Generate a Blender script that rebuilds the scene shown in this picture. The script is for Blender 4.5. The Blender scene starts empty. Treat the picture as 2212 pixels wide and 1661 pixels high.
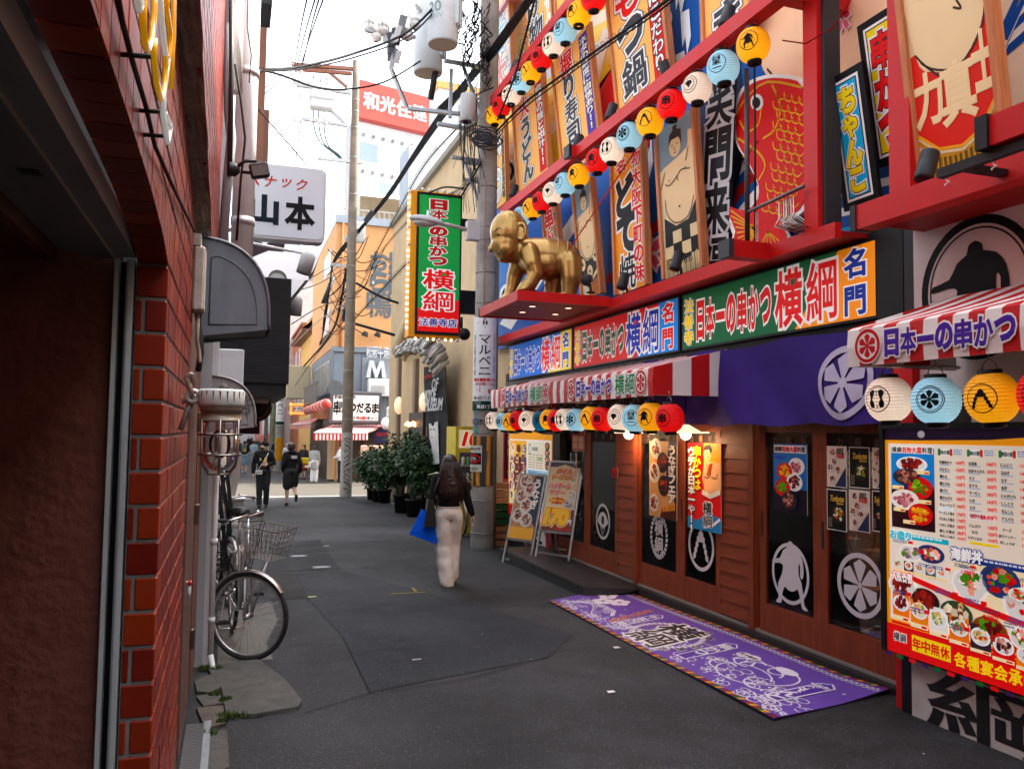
import bpy,bmesh,math,random
from mathutils import Vector,Matrix,noise as mnoise
SC=bpy.context.scene
COL=SC.collection
R=math.radians
rnd=random.Random(7)
# camera, sky, sun, exposure
CF,CH=1760.0,1.78
CROLL,CPITCH,CYAW=.013,R(3.29),R(18.85)
cd=bpy.data.cameras.new('camera');cam=bpy.data.objects.new('camera',cd);COL.objects.link(cam)
cd.sensor_width=36;cd.lens=36*CF/2212;cd.clip_end=2000;cd.clip_start=.05
cam.matrix_world=Matrix.Translation((0,0,CH))@Matrix.Rotation(-CYAW,4,'Z')@Matrix.Rotation(math.pi/2+CPITCH,4,'X')@Matrix.Rotation(CROLL,4,'Z')
SC.camera=cam
SUN_EL,SUN_AZ=R(52),R(79)
W=bpy.data.worlds.new('World');SC.world=W;W.use_nodes=True
nt=W.node_tree;bg=nt.nodes['Background']
sky=nt.nodes.new('ShaderNodeTexSky');sky.sky_type='NISHITA';sky.sun_disc=False
sky.sun_elevation=SUN_EL;sky.sun_rotation=SUN_AZ;sky.air_density=1.0;sky.dust_density=6.0;sky.ozone_density=1.0;sky.altitude=0
hs=nt.nodes.new('ShaderNodeHueSaturation');hs.inputs['Saturation'].default_value=.38
nt.links.new(sky.outputs[0],hs.inputs['Color']);nt.links.new(hs.outputs[0],bg.inputs[0]);bg.inputs[1].default_value=.15
sl=bpy.data.lights.new('sun','SUN');sl.energy=2.1;sl.angle=R(.6);sl.color=(1,.95,.87)
sun=bpy.data.objects.new('sun',sl);COL.objects.link(sun)
_sd=Vector((math.sin(SUN_AZ)*math.cos(SUN_EL),math.cos(SUN_AZ)*math.cos(SUN_EL),math.sin(SUN_EL)))
sun.rotation_euler=_sd.to_track_quat('Z','Y').to_euler();sun.location=(30,20,40)
SC.view_settings.view_transform='Standard';SC.view_settings.look='None'
SC.view_settings.exposure=2.75;SC.view_settings.gamma=1;SC.view_settings.use_curve_mapping=False
SC.cycles.max_bounces=8;SC.cycles.transparent_max_bounces=16
# measured photograph points -> places on real planes
def ray(px,py):
 x=px-1106;y=py-830.5
 xu=x+CROLL*y;yu=y-CROLL*x
 up=-yu*math.cos(CPITCH)+CF*math.sin(CPITCH)
 fw=CF*math.cos(CPITCH)+yu*math.sin(CPITCH)
 return Vector((fw*math.sin(CYAW)+xu*math.cos(CYAW),fw*math.cos(CYAW)-xu*math.sin(CYAW),up))
CAM=Vector((0,0,CH))
def onX(px,py,X):d=ray(px,py);return CAM+d*(X/d.x)
def onY(px,py,Y):d=ray(px,py);return CAM+d*(Y/d.y)
GP=[(-20,.24),(24,-.288),(40,-.60),(120,-.95),(600,-2.5)]
def gz(y):
 for(a,za),(b,zb)in zip(GP,GP[1:]):
  if y<=b:return za+(zb-za)*(y-a)/(b-a)
 return GP[-1][1]
def gnd(px,py):
 d=ray(px,py);t=.1
 lo,hi=.001,2.0
 for _ in range(60):
  m=(lo+hi)/2;p=CAM+d*m
  if p.z>gz(p.y):lo=m
  else:hi=m
 return CAM+d*lo
# materials (all procedural; colour comes from the mesh's Col attribute)
MATS={}
def mat(name,rough=.5,metal=0,var=.10,vscale=6,bump=0,bscale=60,emit=0,coat=0,stretch=None,spec=.5,dirt=0,trans=0,rvar=.12,sss=0,extra=None):
 if name in MATS:return MATS[name]
 m=bpy.data.materials.new(name);m.use_nodes=True;n=m.node_tree.nodes;l=m.node_tree.links
 b=n['Principled BSDF']
 at=n.new('ShaderNodeAttribute');at.attribute_name='Col'
 tc=n.new('ShaderNodeTexCoord');mp=n.new('ShaderNodeMapping');l.new(tc.outputs['Object'],mp.inputs[0])
 if stretch:mp.inputs['Scale'].default_value=stretch
 nz=n.new('ShaderNodeTexNoise');nz.inputs['Scale'].default_value=vscale;nz.inputs['Detail'].default_value=6;l.new(mp.outputs[0],nz.inputs[0])
 mr=n.new('ShaderNodeMapRange');mr.inputs[1].default_value=.25;mr.inputs[2].default_value=.75;mr.inputs[3].default_value=1-var;mr.inputs[4].default_value=1+var
 l.new(nz.outputs[0],mr.inputs[0])
 vm=n.new('ShaderNodeVectorMath');vm.operation='SCALE';l.new(at.outputs['Color'],vm.inputs[0]);l.new(mr.outputs[0],vm.inputs['Scale'])
 colr=vm.outputs[0]
 if dirt:
  n2=n.new('ShaderNodeTexNoise');n2.inputs['Scale'].default_value=vscale*.45;n2.inputs['Detail'].default_value=9;n2.inputs['Roughness'].default_value=.7;l.new(tc.outputs['Object'],n2.inputs[0])
  r2=n.new('ShaderNodeMapRange');r2.inputs[1].default_value=.52;r2.inputs[2].default_value=.72;r2.inputs[4].default_value=dirt;l.new(n2.outputs[0],r2.inputs[0])
  mx=n.new('ShaderNodeMix');mx.data_type='RGBA';l.new(r2.outputs[0],mx.inputs['Factor']);l.new(colr,mx.inputs['A']);mx.inputs['B'].default_value=(.06,.05,.04,1)
  colr=mx.outputs['Result']
 l.new(colr,b.inputs['Base Color'])
 b.inputs['Metallic'].default_value=metal;b.inputs['Specular IOR Level'].default_value=spec
 rr=n.new('ShaderNodeMapRange');rr.inputs[3].default_value=max(.02,rough-rvar);rr.inputs[4].default_value=min(1,rough+rvar);l.new(nz.outputs[0],rr.inputs[0]);l.new(rr.outputs[0],b.inputs['Roughness'])
 if coat:b.inputs['Coat Weight'].default_value=coat;b.inputs['Coat Roughness'].default_value=.12
 if sss:b.inputs['Subsurface Weight'].default_value=sss;b.inputs['Subsurface Radius'].default_value=(.01,.005,.003)
 if emit:l.new(colr,b.inputs['Emission Color']);b.inputs['Emission Strength'].default_value=emit
 if bump:
  nb=n.new('ShaderNodeTexNoise');nb.inputs['Scale'].default_value=bscale;nb.inputs['Detail'].default_value=4;l.new(mp.outputs[0],nb.inputs[0])
  bp=n.new('ShaderNodeBump');bp.inputs['Strength'].default_value=bump;bp.inputs['Distance'].default_value=.01;l.new(nb.outputs[0],bp.inputs['Height']);l.new(bp.outputs[0],b.inputs['Normal'])
 if extra:extra(m,n,l,b,colr,tc)
 MATS[name]=m;return m
PAINT=mat('painted_metal',.5,0,.09,5,.04,30,dirt=.12,spec=.25)
MATTE=mat('matte_paint',.85,0,.09,4,.08,40,dirt=.12,spec=.15)
PRINT=mat('printed_sheet',.5,0,.05,3,.02,8,spec=.1)
VINYL=mat('sign_vinyl',.55,0,.03,3,spec=.1)
LIT=mat('backlit_panel',.45,0,.03,2,emit=.05,spec=.2)
LIT2=mat('backlit_menu',.4,0,.03,2,emit=.06,spec=.15)
BULB=mat('lamp_glow',.3,0,0,1,emit=3.5)
GLOW=mat('soft_lamp_glow',.4,0,0,1,emit=.6)
METAL=mat('bare_metal',.34,1,.12,9,.03,40)
STEEL=mat('galvanised_steel',.5,.75,.15,14,.05,50,dirt=.25)
BLACKP=mat('black_plastic',.45,0,.1,8,.03,60,spec=.22)
RUBBER=mat('rubber',.7,0,.1,20)
CABLE=mat('cable_sheath',.7,0,.1,3,spec=.1)
FABRIC=mat('woven_fabric',.92,0,.1,7,.25,220,spec=.2)
SKIN=mat('skin',.5,0,.06,20,sss=.08)
HAIR=mat('hair',.4,0,.35,40,.6,90,stretch=(1,1,.08))
WOOD=mat('stained_wood',.5,0,.28,9,.12,30,stretch=(4,4,.35),dirt=.1,spec=.12)
WOODH=mat('stained_board',.5,0,.28,9,.12,30,stretch=(.35,4,4),dirt=.15,spec=.12)
CONC=mat('concrete',.9,0,.22,5,.35,45,dirt=.35)
STUCCO=mat('stucco',.93,0,.1,2.2,.3,60,dirt=.15)
LEATHER=mat('smooth_leather',.42,0,.1,12,.06,120,spec=.25)
RUST=mat('rusting_enamel',.45,0,.1,8,.08,40,dirt=.2)
LEAFM=mat('leaf',.4,0,.3,3,spec=.3)
TILE=mat('glazed_tile',.36,0,.16,9,.03,15,spec=.2,dirt=.15)
SIDING=mat('wall_panel',.75,0,.08,1.2,.05,20,dirt=.1)
def glassmat(name,tint,rough=.02,clear=1.0):
 m=bpy.data.materials.new(name);m.use_nodes=True;n=m.node_tree.nodes;l=m.node_tree.links
 for x in list(n):
  if x.type!='OUTPUT_MATERIAL':n.remove(x)
 o=[x for x in n if x.type=='OUTPUT_MATERIAL'][0]
 t=n.new('ShaderNodeBsdfTransparent');t.inputs[0].default_value=(*tint,1)
 g=n.new('ShaderNodeBsdfGlossy');g.inputs['Roughness'].default_value=rough
 f=n.new('ShaderNodeFresnel');f.inputs[0].default_value=1.32
 nz=n.new('ShaderNodeTexNoise');nz.inputs['Scale'].default_value=2;bp=n.new('ShaderNodeBump');bp.inputs['Strength'].default_value=.04
 l.new(nz.outputs[0],bp.inputs['Height']);l.new(bp.outputs[0],g.inputs['Normal'])
 mx=n.new('ShaderNodeMixShader');l.new(f.outputs[0],mx.inputs[0]);l.new(t.outputs[0],mx.inputs[1]);l.new(g.outputs[0],mx.inputs[2]);l.new(mx.outputs[0],o.inputs[0])
 MATS[name]=m;return m
GLASS=glassmat('window_glass',(.85,.88,.86))
LENS=glassmat('lamp_glass',(.9,.86,.84),.08)
# mesh builder
def c3(c):
 if isinstance(c,str):
  v=[int(c[i:i+2],16)/255 for i in(0,2,4)]
  v=[((x+.055)/1.055)**2.4 if x>.04045 else x/12.92 for x in v];g=.3*v[0]+.6*v[1]+.1*v[2]
  return tuple(min(.9,max(.004,g+(x-g)*1.16))for x in v)
 return tuple(c)
class MB:
 def __init__(s):s.v=[];s.f=[];s.c=[];s.sm=[]
 def add(s,vs,fs,col,smooth=False):
  b=len(s.v);s.v.extend([tuple(v)for v in vs]);col=c3(col)
  for f in fs:s.f.append([i+b for i in f]);s.c.append(col);s.sm.append(smooth)
  return s
 def bx(s,x0,x1,y0,y1,z0,z1,col):
  vs=[(x,y,z)for z in(z0,z1)for y in(y0,y1)for x in(x0,x1)]
  return s.add(vs,[(0,2,3,1),(4,5,7,6),(0,1,5,4),(2,6,7,3),(0,4,6,2),(1,3,7,5)],col)
 def bevbox(s,x0,x1,y0,y1,z0,z1,col,b=.01):
  vs=[]
  for z,e in((z0,b),(z0+b,0),(z1-b,0),(z1,b)):
   x_0,x_1,y_0,y_1=x0+e,x1-e,y0+e,y1-e
   k=b if e==0 else b*.6
   vs+=[(x_0+k,y_0,z),(x_1-k,y_0,z),(x_1,y_0+k,z),(x_1,y_1-k,z),(x_1-k,y_1,z),(x_0+k,y_1,z),(x_0,y_1-k,z),(x_0,y_0+k,z)]
  fs=[tuple(range(7,-1,-1)),tuple(range(24,32))]
  for r_ in range(3):
   for i in range(8):fs.append((r_*8+i,r_*8+(i+1)%8,r_*8+8+(i+1)%8,r_*8+8+i))
  return s.add(vs,fs,col)
 def obox(s,c,d,hl,up,hw,hh,col):
  c=Vector(c);d=Vector(d).normalized();up=Vector(up);a=d.cross(up).normalized();u=a.cross(d)
  vs=[c+d*(i*hl)+a*(j*hw)+u*(k*hh)for k in(-1,1)for j in(-1,1)for i in(-1,1)]
  return s.add(vs,[(0,2,3,1),(4,5,7,6),(0,1,5,4),(2,6,7,3),(0,4,6,2),(1,3,7,5)],col)
 def beam(s,p,q,w,h,col,up=(0,0,1)):
  p=Vector(p);q=Vector(q);return s.obox((p+q)/2,q-p,(q-p).length/2,up,w/2,h/2,col)
 def quad(s,pts,col):return s.add(pts,[(0,1,2,3)],col)
 def face(s,pts,col):return s.add(pts,[tuple(range(len(pts)))],col)
 def poly(s,pts,y,col):return s.add([(a,y,b)for a,b in pts],[tuple(range(len(pts)))],col)
 def rect(s,x0,x1,z0,z1,y,col):return s.poly([(x0,z0),(x1,z0),(x1,z1),(x0,z1)],y,col)
 def ell(s,cx,cz,rx,rz,y,col,n=18,a0=0,a1=2*math.pi):
  full=abs(a1-a0-2*math.pi)<1e-6
  k=n if full else n+1
  return s.poly([(cx+rx*math.cos(a0+(a1-a0)*i/n),cz+rz*math.sin(a0+(a1-a0)*i/n))for i in range(k)],y,col)
 def ring(s,cx,cz,r0,r1,y,col,n=28,sx=1,a0=0,a1=2*math.pi):
  vs=[];fs=[]
  for i in range(n+1):
   a=a0+(a1-a0)*i/n;c_,s_=math.cos(a),math.sin(a)
   vs+=[(cx+r0*c_*sx,y,cz+r0*s_),(cx+r1*c_*sx,y,cz+r1*s_)]
   if i:fs.append((2*i-2,2*i-1,2*i+1,2*i))
  return s.add(vs,fs,col)
 def stroke(s,pts,w,y,col,taper=False):
  n=len(pts);vs=[];fs=[]
  for i,(a,b)in enumerate(pts):
   p=pts[max(0,i-1)];q=pts[min(n-1,i+1)]
   dx,dz=q[0]-p[0],q[1]-p[1];L=math.hypot(dx,dz)or 1
   k=w/2*((.25+1.5*min(i,n-1-i)/max(1,n-1))if taper else 1)
   vs+=[(a-dz/L*k,y,b+dx/L*k),(a+dz/L*k,y,b-dx/L*k)]
   if i:fs.append((2*i-2,2*i-1,2*i+1,2*i))
  return s.add(vs,fs,col)
 def tube(s,pts,r,col,n=6,closed=False,caps=True,smooth=True):
  pts=[Vector(p)for p in pts];m=len(pts)
  rs=r if isinstance(r,(list,tuple))else[r]*m
  vs=[];fs=[];prev=None
  for i,p in enumerate(pts):
   if closed:t=pts[(i+1)%m]-pts[i-1]
   else:t=pts[min(m-1,i+1)]-pts[max(0,i-1)]
   if t.length<1e-9:t=Vector((0,0,1))
   t.normalize()
   if prev is None:a=t.orthogonal().normalized()
   else:
    a=prev-t*prev.dot(t)
    a=a.normalized()if a.length>1e-6 else t.orthogonal().normalized()
   prev=a;b=t.cross(a)
   for k in range(n):
    an=2*math.pi*k/n;vs.append(p+(a*math.cos(an)+b*math.sin(an))*rs[i])
  for i in range(m if closed else m-1):
   j=(i+1)%m
   for k in range(n):fs.append((i*n+k,i*n+(k+1)%n,j*n+(k+1)%n,j*n+k))
  if caps and not closed:fs.append(tuple(range(n-1,-1,-1)));fs.append(tuple(range((m-1)*n,m*n)))
  return s.add(vs,fs,col,smooth)
 def lathe(s,prof,col,n=16,c=(0,0,0),axis=(0,0,1),smooth=True,a0=0,a1=2*math.pi):
  ax=Vector(axis).normalized();a=ax.orthogonal().normalized()if abs(ax.z)<.999 else Vector((1,0,0));b=ax.cross(a);c=Vector(c)
  vs=[];fs=[];m=len(prof);full=abs(a1-a0-2*math.pi)<1e-6;k=n if full else n+1
  for r_,z in prof:
   for i in range(k):
    an=a0+(a1-a0)*i/n;vs.append(c+ax*z+(a*math.cos(an)+b*math.sin(an))*r_)
  for j in range(m-1):
   for i in range(n if full else n):
    i2=(i+1)%k;fs.append((j*k+i,j*k+i2,(j+1)*k+i2,(j+1)*k+i))
  return s.add(vs,fs,col,smooth)
 def ball(s,c,r,col,n=12,m=8,rot=None):
  rx,ry,rz=r if isinstance(r,(tuple,list))else(r,r,r);c=Vector(c);vs=[];fs=[]
  for j in range(m+1):
   th=math.pi*j/m
   for i in range(n):
    ph=2*math.pi*i/n;v=Vector((rx*math.sin(th)*math.cos(ph),ry*math.sin(th)*math.sin(ph),-rz*math.cos(th)))
    if rot is not None:v=rot@v
    vs.append(c+v)
  for j in range(m):
   for i in range(n):fs.append((j*n+i,j*n+(i+1)%n,(j+1)*n+(i+1)%n,(j+1)*n+i))
  return s.add(vs,fs,col,True)
 def prism(s,pts,y0,y1,col,side=None):
  n=len(pts);vs=[(a,y0,b)for a,b in pts]+[(a,y1,b)for a,b in pts]
  s.add(vs,[tuple(range(n)),tuple(range(2*n-1,n-1,-1))],col)
  s.add(vs,[(i,i+n,(i+1)%n+n,(i+1)%n)for i in range(n)],side or col)
  return s
 def mesh(s,name='m'):
  me=bpy.data.meshes.new(name);me.from_pydata(s.v,[],s.f)
  if s.f:
   at=me.attributes.new('Col','FLOAT_COLOR','FACE');buf=[]
   for c_ in s.c:buf+=[c_[0],c_[1],c_[2],1.0]
   at.data.foreach_set('color',buf);me.polygons.foreach_set('use_smooth',s.sm)
  me.validate();me.update();return me
 def build(s,name,m,parent=None,loc=(0,0,0),rz=0,**k):
  me=s.mesh(name);me.materials.append(m);return link(name,me,parent,loc,rz,**k)
def link(name,me,parent=None,loc=(0,0,0),rz=0,label=None,cat=None,group=None,kind=None):
 o=bpy.data.objects.new(name,me);COL.objects.link(o);o.location=loc;o.rotation_euler=(0,0,rz)
 if parent is not None:o.parent=parent
 return tag(o,label,cat,group,kind)
def tag(o,label=None,cat=None,group=None,kind=None):
 if label:o['label']=label
 if cat:o['category']=cat
 if group:o['group']=group
 if kind:o['kind']=kind
 return o
def thing(name,label,cat,loc=(0,0,0),rz=0,group=None,rx=0):
 o=bpy.data.objects.new(name,None);COL.objects.link(o);o.empty_display_size=.1
 o.location=loc;o.rotation_euler=(rx,0,rz);return tag(o,label,cat,group)
def copy_tree(o,parent=None):
 c=o.copy();COL.objects.link(c)
 if parent is not None:c.parent=parent
 for ch in list(o.children):copy_tree(ch,c)
 return c
RIGHT,LEFT,FRONT=-math.pi/2,math.pi/2,0.0
# lettering (real thin geometry from the built-in font)
_G={}
def glyph(sx,w,res=3):
 k=(sx,round(w,4),res)
 if k in _G:return _G[k]
 cu=bpy.data.curves.new('t','FONT');cu.body=sx;cu.size=1;cu.resolution_u=res;cu.align_x='LEFT'
 cu.fill_mode='FRONT' if w>0 else 'BOTH'
 if w>0:cu.bevel_depth=w;cu.bevel_resolution=0 if w<.03 else 1
 o=bpy.data.objects.new('t',cu);me=o.to_mesh()
 vs=[tuple(v.co)for v in me.vertices];fs=[tuple(p.vertices)for p in me.polygons]
 if w==0:
  seen=set();out=[]
  for f in fs:
   key=tuple(sorted((round(vs[i][0],4),round(vs[i][1],4))for i in f))
   if key not in seen:seen.add(key);out.append(f)
  fs=out
 o.to_mesh_clear();bpy.data.objects.remove(o);bpy.data.curves.remove(cu)
 if not vs:vs=[(0,0,0)]
 xs=[v[0]for v in vs];ys=[v[1]for v in vs]
 _G[k]=(vs,fs,(min(xs),max(xs),min(ys),max(ys)));return _G[k]
def weight(ch,w):
 n=len(glyph(ch,0)[0])
 if ord(ch)>=0x4e00 and n>20:w=min(w,.036)
 return w*(1 if n<60 else .7 if n<105 else .42 if n<150 else .3)
def put(mb,sx,x,z,sw,sh,col,y,w,lift,bb=None,shear=0,fold=None):
 vs,fs,b=glyph(sx,w);bb=bb or b
 cx,cz=(bb[0]+bb[1])/2,(bb[2]+bb[3])/2;kz=.0012/w if w>0 else 0
 out=[(x+(a-cx)*sw+shear*(b_-cz)*sh,y-lift-(d*kz),z+(b_-cz)*sh)for a,b_,d in vs]
 mb.add(out,fs,col)
def text(mb,sx,x,z,h,col,y=0,w=.03,wd=None,out=(),shear=0,lift=.0015,aspect=1):
 """one line centred at x,z; h = glyph height; out = [(extra width, colour), ...] widest last"""
 base=glyph(sx,0)[2];bh=max(1e-6,base[3]-base[2]);bw=max(1e-6,base[1]-base[0])
 if ord(sx[0])>0x3000:bh=max(bh,.82);bw=max(bw,.72*len(sx))
 if len(sx)==1:w=weight(sx,w)
 sh=h/bh;sw=wd/bw if wd else sh*aspect
 lv=list(out)[::-1]
 for i,(ow,oc)in enumerate(lv):put(mb,sx,x,z,sw,sh,oc,y,w+ow,lift+.0016*i,base,shear)
 put(mb,sx,x,z,sw,sh,col,y,w,lift+.0016*len(lv),base,shear)
def vtext(mb,sx,x,ztop,cell,col,y=0,w=.03,out=(),wdt=None,fill=.86,cols=None,lift=.0015):
 """vertical line of characters, cell = pitch; wdt = cell width"""
 wdt=wdt or cell
 for i,ch in enumerate(sx):
  if ch==' ':continue
  b=glyph(ch,0)[2];wc=weight(ch,w);z=ztop-cell*(i+.5);sh=cell*fill;sw=wdt*fill
  cc=cols[i]if cols else col
  if ch=='ー':
   mb.rect(x-wdt*.07,x+wdt*.07,z-cell*.34,z+cell*.34,y-lift-.004,cc);continue
  lv=list(out)[::-1];full=(b[0],b[1],b[2],b[3])
  big=b[3]-b[2]>.55
  kx=sw/max(.8,b[1]-b[0]);kz=sh/max(.8,b[3]-b[2])
  for j,(ow,oc)in enumerate(lv):put(mb,ch,x,z,kx,kz,oc,y,wc+ow,lift+.0016*j,full)
  put(mb,ch,x,z,kx,kz,cc,y,wc,lift+.0016*len(lv),full)
# sculpting: union of forms -> one continuous skin
def sculpt(mb,voxel=.012,smooth=4,noise_amp=0,noise_scale=8,col=None,fn=None):
 me=mb.mesh('s');o=bpy.data.objects.new('s',me);COL.objects.link(o)
 md=o.modifiers.new('r','REMESH');md.mode='VOXEL';md.voxel_size=voxel
 if smooth:ms=o.modifiers.new('s','SMOOTH');ms.iterations=smooth;ms.factor=.5
 dg=bpy.context.evaluated_depsgraph_get();dg.update();ev=o.evaluated_get(dg);m2=ev.to_mesh()
 vs=[v.co.copy()for v in m2.vertices];ns=[v.normal.copy()for v in m2.vertices];fs=[tuple(p.vertices)for p in m2.polygons]
 ev.to_mesh_clear();bpy.data.objects.remove(o);bpy.data.meshes.remove(me)
 if noise_amp:vs=[v+n_*(noise_amp*mnoise.noise(v*noise_scale))for v,n_ in zip(vs,ns)]
 out=MB();out.v=[tuple(v)for v in vs];out.f=[list(f)for f in fs];out.sm=[True]*len(fs)
 c0=c3(col or(.5,.5,.5))
 if fn:out.c=[c3(fn(sum((vs[i]for i in f),Vector())/len(f)))for f in fs]
 else:out.c=[c0]*len(fs)
 return out
def spl(P_,n=6):
 out=[]
 for i in range(len(P_)-1):
  p0,p1,p2,p3=P_[max(0,i-1)],P_[i],P_[i+1],P_[min(len(P_)-1,i+2)]
  for k in range(n):
   u=k/n;out.append(.5*(2*p1+(p2-p0)*u+(2*p0-5*p1+4*p2-p3)*u*u+(3*p1-p0-3*p2+p3)*u**3))
 return out+[P_[-1]]
def sm2(pts,n=4):
 m=len(pts);out=[]
 for i in range(m):
  p0,p1,p2,p3=[pts[(i+d)%m]for d in(-1,0,1,2)]
  for k in range(n):
   u=k/n;out.append(tuple(.5*(2*b+(c-a)*u+(2*a-5*b+4*c-d)*u*u+(3*b-a-3*c+d)*u**3)for a,b,c,d in zip(p0,p1,p2,p3)))
 return out
def so2(pts,n=4):return[tuple(v)[:2]for v in spl([Vector((a,b,0))for a,b in pts],n)]
def limb(mb,pts,rs,n=12):
 mb.tube(pts,rs,(1,1,1),n)
 for p,r in zip(pts,rs):mb.ball(p,r*.995,(1,1,1),n,8)
# ground
def asphalt(name,c,agg=1.0):
 m=bpy.data.materials.new(name);m.use_nodes=True;n=m.node_tree.nodes;l=m.node_tree.links;b=n['Principled BSDF']
 tc=n.new('ShaderNodeTexCoord');at=n.new('ShaderNodeAttribute');at.attribute_name='Col'
 def noise(s,d=6,r=.55):
  z=n.new('ShaderNodeTexNoise');z.inputs['Scale'].default_value=s;z.inputs['Detail'].default_value=d;z.inputs['Roughness'].default_value=r;l.new(tc.outputs['Object'],z.inputs[0]);return z
 def rng(src,a,b_,lo,hi):
  q=n.new('ShaderNodeMapRange');q.inputs[1].default_value=a;q.inputs[2].default_value=b_;q.inputs[3].default_value=lo;q.inputs[4].default_value=hi;l.new(src,q.inputs[0]);return q.outputs[0]
 def mul(v,f):
  q=n.new('ShaderNodeVectorMath');q.operation='SCALE';l.new(v,q.inputs[0]);l.new(f,q.inputs['Scale']);return q.outputs[0]
 big=noise(.55,5);mid=noise(3.2,6,.65);fine=noise(95,3)
 col=mul(at.outputs['Color'],rng(big.outputs[0],.35,.65,.6,1.45));col=mul(col,rng(mid.outputs[0],.35,.7,.7,1.4));col=mul(col,rng(fine.outputs[0],.35,.65,.62,1.42))
 vo=n.new('ShaderNodeTexVoronoi');vo.inputs['Scale'].default_value=70;l.new(tc.outputs['Object'],vo.inputs[0])
 sp_=n.new('ShaderNodeTexVoronoi');sp_.inputs['Scale'].default_value=26;sp_.inputs['Randomness'].default_value=1;l.new(tc.outputs['Object'],sp_.inputs[0])
 mx=n.new('ShaderNodeMix');mx.data_type='RGBA';l.new(rng(sp_.outputs['Distance'],.09,.16,.38*agg,0),mx.inputs['Factor']);l.new(col,mx.inputs['A']);mx.inputs['B'].default_value=(.24,.24,.23,1)
 st=noise(1.1,8,.7);m2=n.new('ShaderNodeMix');m2.data_type='RGBA';l.new(rng(st.outputs[0],.58,.72,0,.5),m2.inputs['Factor']);l.new(mx.outputs['Result'],m2.inputs['A']);m2.inputs['B'].default_value=(.018,.017,.017,1)
 l.new(m2.outputs['Result'],b.inputs['Base Color']);l.new(rng(mid.outputs[0],.3,.7,.66,.92),b.inputs['Roughness']);b.inputs['Specular IOR Level'].default_value=.2
 bp=n.new('ShaderNodeBump');bp.inputs['Strength'].default_value=.5;bp.inputs['Distance'].default_value=.006;ad=n.new('ShaderNodeMath');ad.operation='ADD';l.new(vo.outputs['Distance'],ad.inputs[0]);l.new(fine.outputs[0],ad.inputs[1]);l.new(ad.outputs[0],bp.inputs['Height']);l.new(bp.outputs[0],b.inputs['Normal'])
 MATS[name]=m;return m
ASPH=asphalt('asphalt',None)
def sheet(name,x0,x1,y0,y1,c,m_,dz=0,step=2.0,kind='structure',lab=None):
 m=MB();ys=sorted(set([y0,y1]+[y for y,_ in GP if y0<y<y1]));
 vs=[];
 for y in ys:vs+=[(x0,y,gz(y)+dz),(x1,y,gz(y)+dz)]
 m.add(vs,[(2*i,2*i+1,2*i+3,2*i+2)for i in range(len(ys)-1)],c);return m.build(name,m_,None,kind=kind)
sheet('ground',-300,300,-20,600,(.10,.10,.095),CONC,-.03)
sheet('road',-.6,6.2,-8,27.0,(.028,.029,.031),ASPH,0)
sheet('road',-1.0,5.5,36.6,118,(.040,.041,.044),ASPH,0)
PAVE=mat('pale_paving',.9,0,.1,3,.1,40,dirt=.1,spec=.05)
cs=sheet('paved_crossing',-60,60,26.2,37.2,(.062,.056,.047),PAVE,.006)
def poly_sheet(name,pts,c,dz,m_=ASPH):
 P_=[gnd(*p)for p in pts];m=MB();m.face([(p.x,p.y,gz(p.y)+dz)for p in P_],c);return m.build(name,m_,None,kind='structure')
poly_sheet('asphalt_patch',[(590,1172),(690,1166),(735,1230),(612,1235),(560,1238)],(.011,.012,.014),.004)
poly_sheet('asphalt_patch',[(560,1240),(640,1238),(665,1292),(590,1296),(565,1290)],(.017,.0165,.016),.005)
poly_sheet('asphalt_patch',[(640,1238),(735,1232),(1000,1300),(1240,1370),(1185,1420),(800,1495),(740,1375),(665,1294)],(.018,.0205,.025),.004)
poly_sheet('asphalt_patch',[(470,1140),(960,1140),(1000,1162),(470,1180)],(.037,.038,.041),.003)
poly_sheet('concrete_patch',[(470,1320),(585,1300),(600,1340),(575,1390),(590,1425),(470,1438)],(.11,.105,.095),.006,CONC)
m=MB()
for pts in([(740,1375),(800,1497)],[(800,1497),(1000,1470),(1185,1420)],[(560,1082),(760,1084),(900,1100)],[(520,1142),(780,1140),(960,1142)],[(540,1178),(740,1174),(905,1172)],[(640,1240),(668,1300)],[(735,1232),(690,1166)],[(600,1400),(735,1378)],[(660,1540),(800,1497)],[(655,1525),(545,1552)]):
 P_=[gnd(*p)for p in pts]
 for a,b_ in zip(P_,P_[1:]):
  d_=(b_-a);nrm=Vector((-d_.y,d_.x,0)).normalized()*.0045;N=8
  for i in range(N):
   p,q=a.lerp(b_,i/N),a.lerp(b_,(i+1)/N);w_=rnd.uniform(.5,1.2)
   m.quad([(p.x-nrm.x,p.y-nrm.y,gz(p.y)+.0085),(q.x-nrm.x*w_,q.y-nrm.y*w_,gz(q.y)+.0085),(q.x+nrm.x*w_,q.y+nrm.y*w_,gz(q.y)+.0085),(p.x+nrm.x,p.y+nrm.y,gz(p.y)+.0085)],(.014,.014,.015))
m.build('road_crack',MATTE,None,kind='structure')
m=MB()
for x in range(0,24):m.bx(-1+.3*x,-1+.3*x+.292,26.0,26.18,gz(26)-.05,gz(26)+.018,(.36,.35,.33))
m.build('kerb',PAVE,None,kind='structure')
m=MB()
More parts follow.
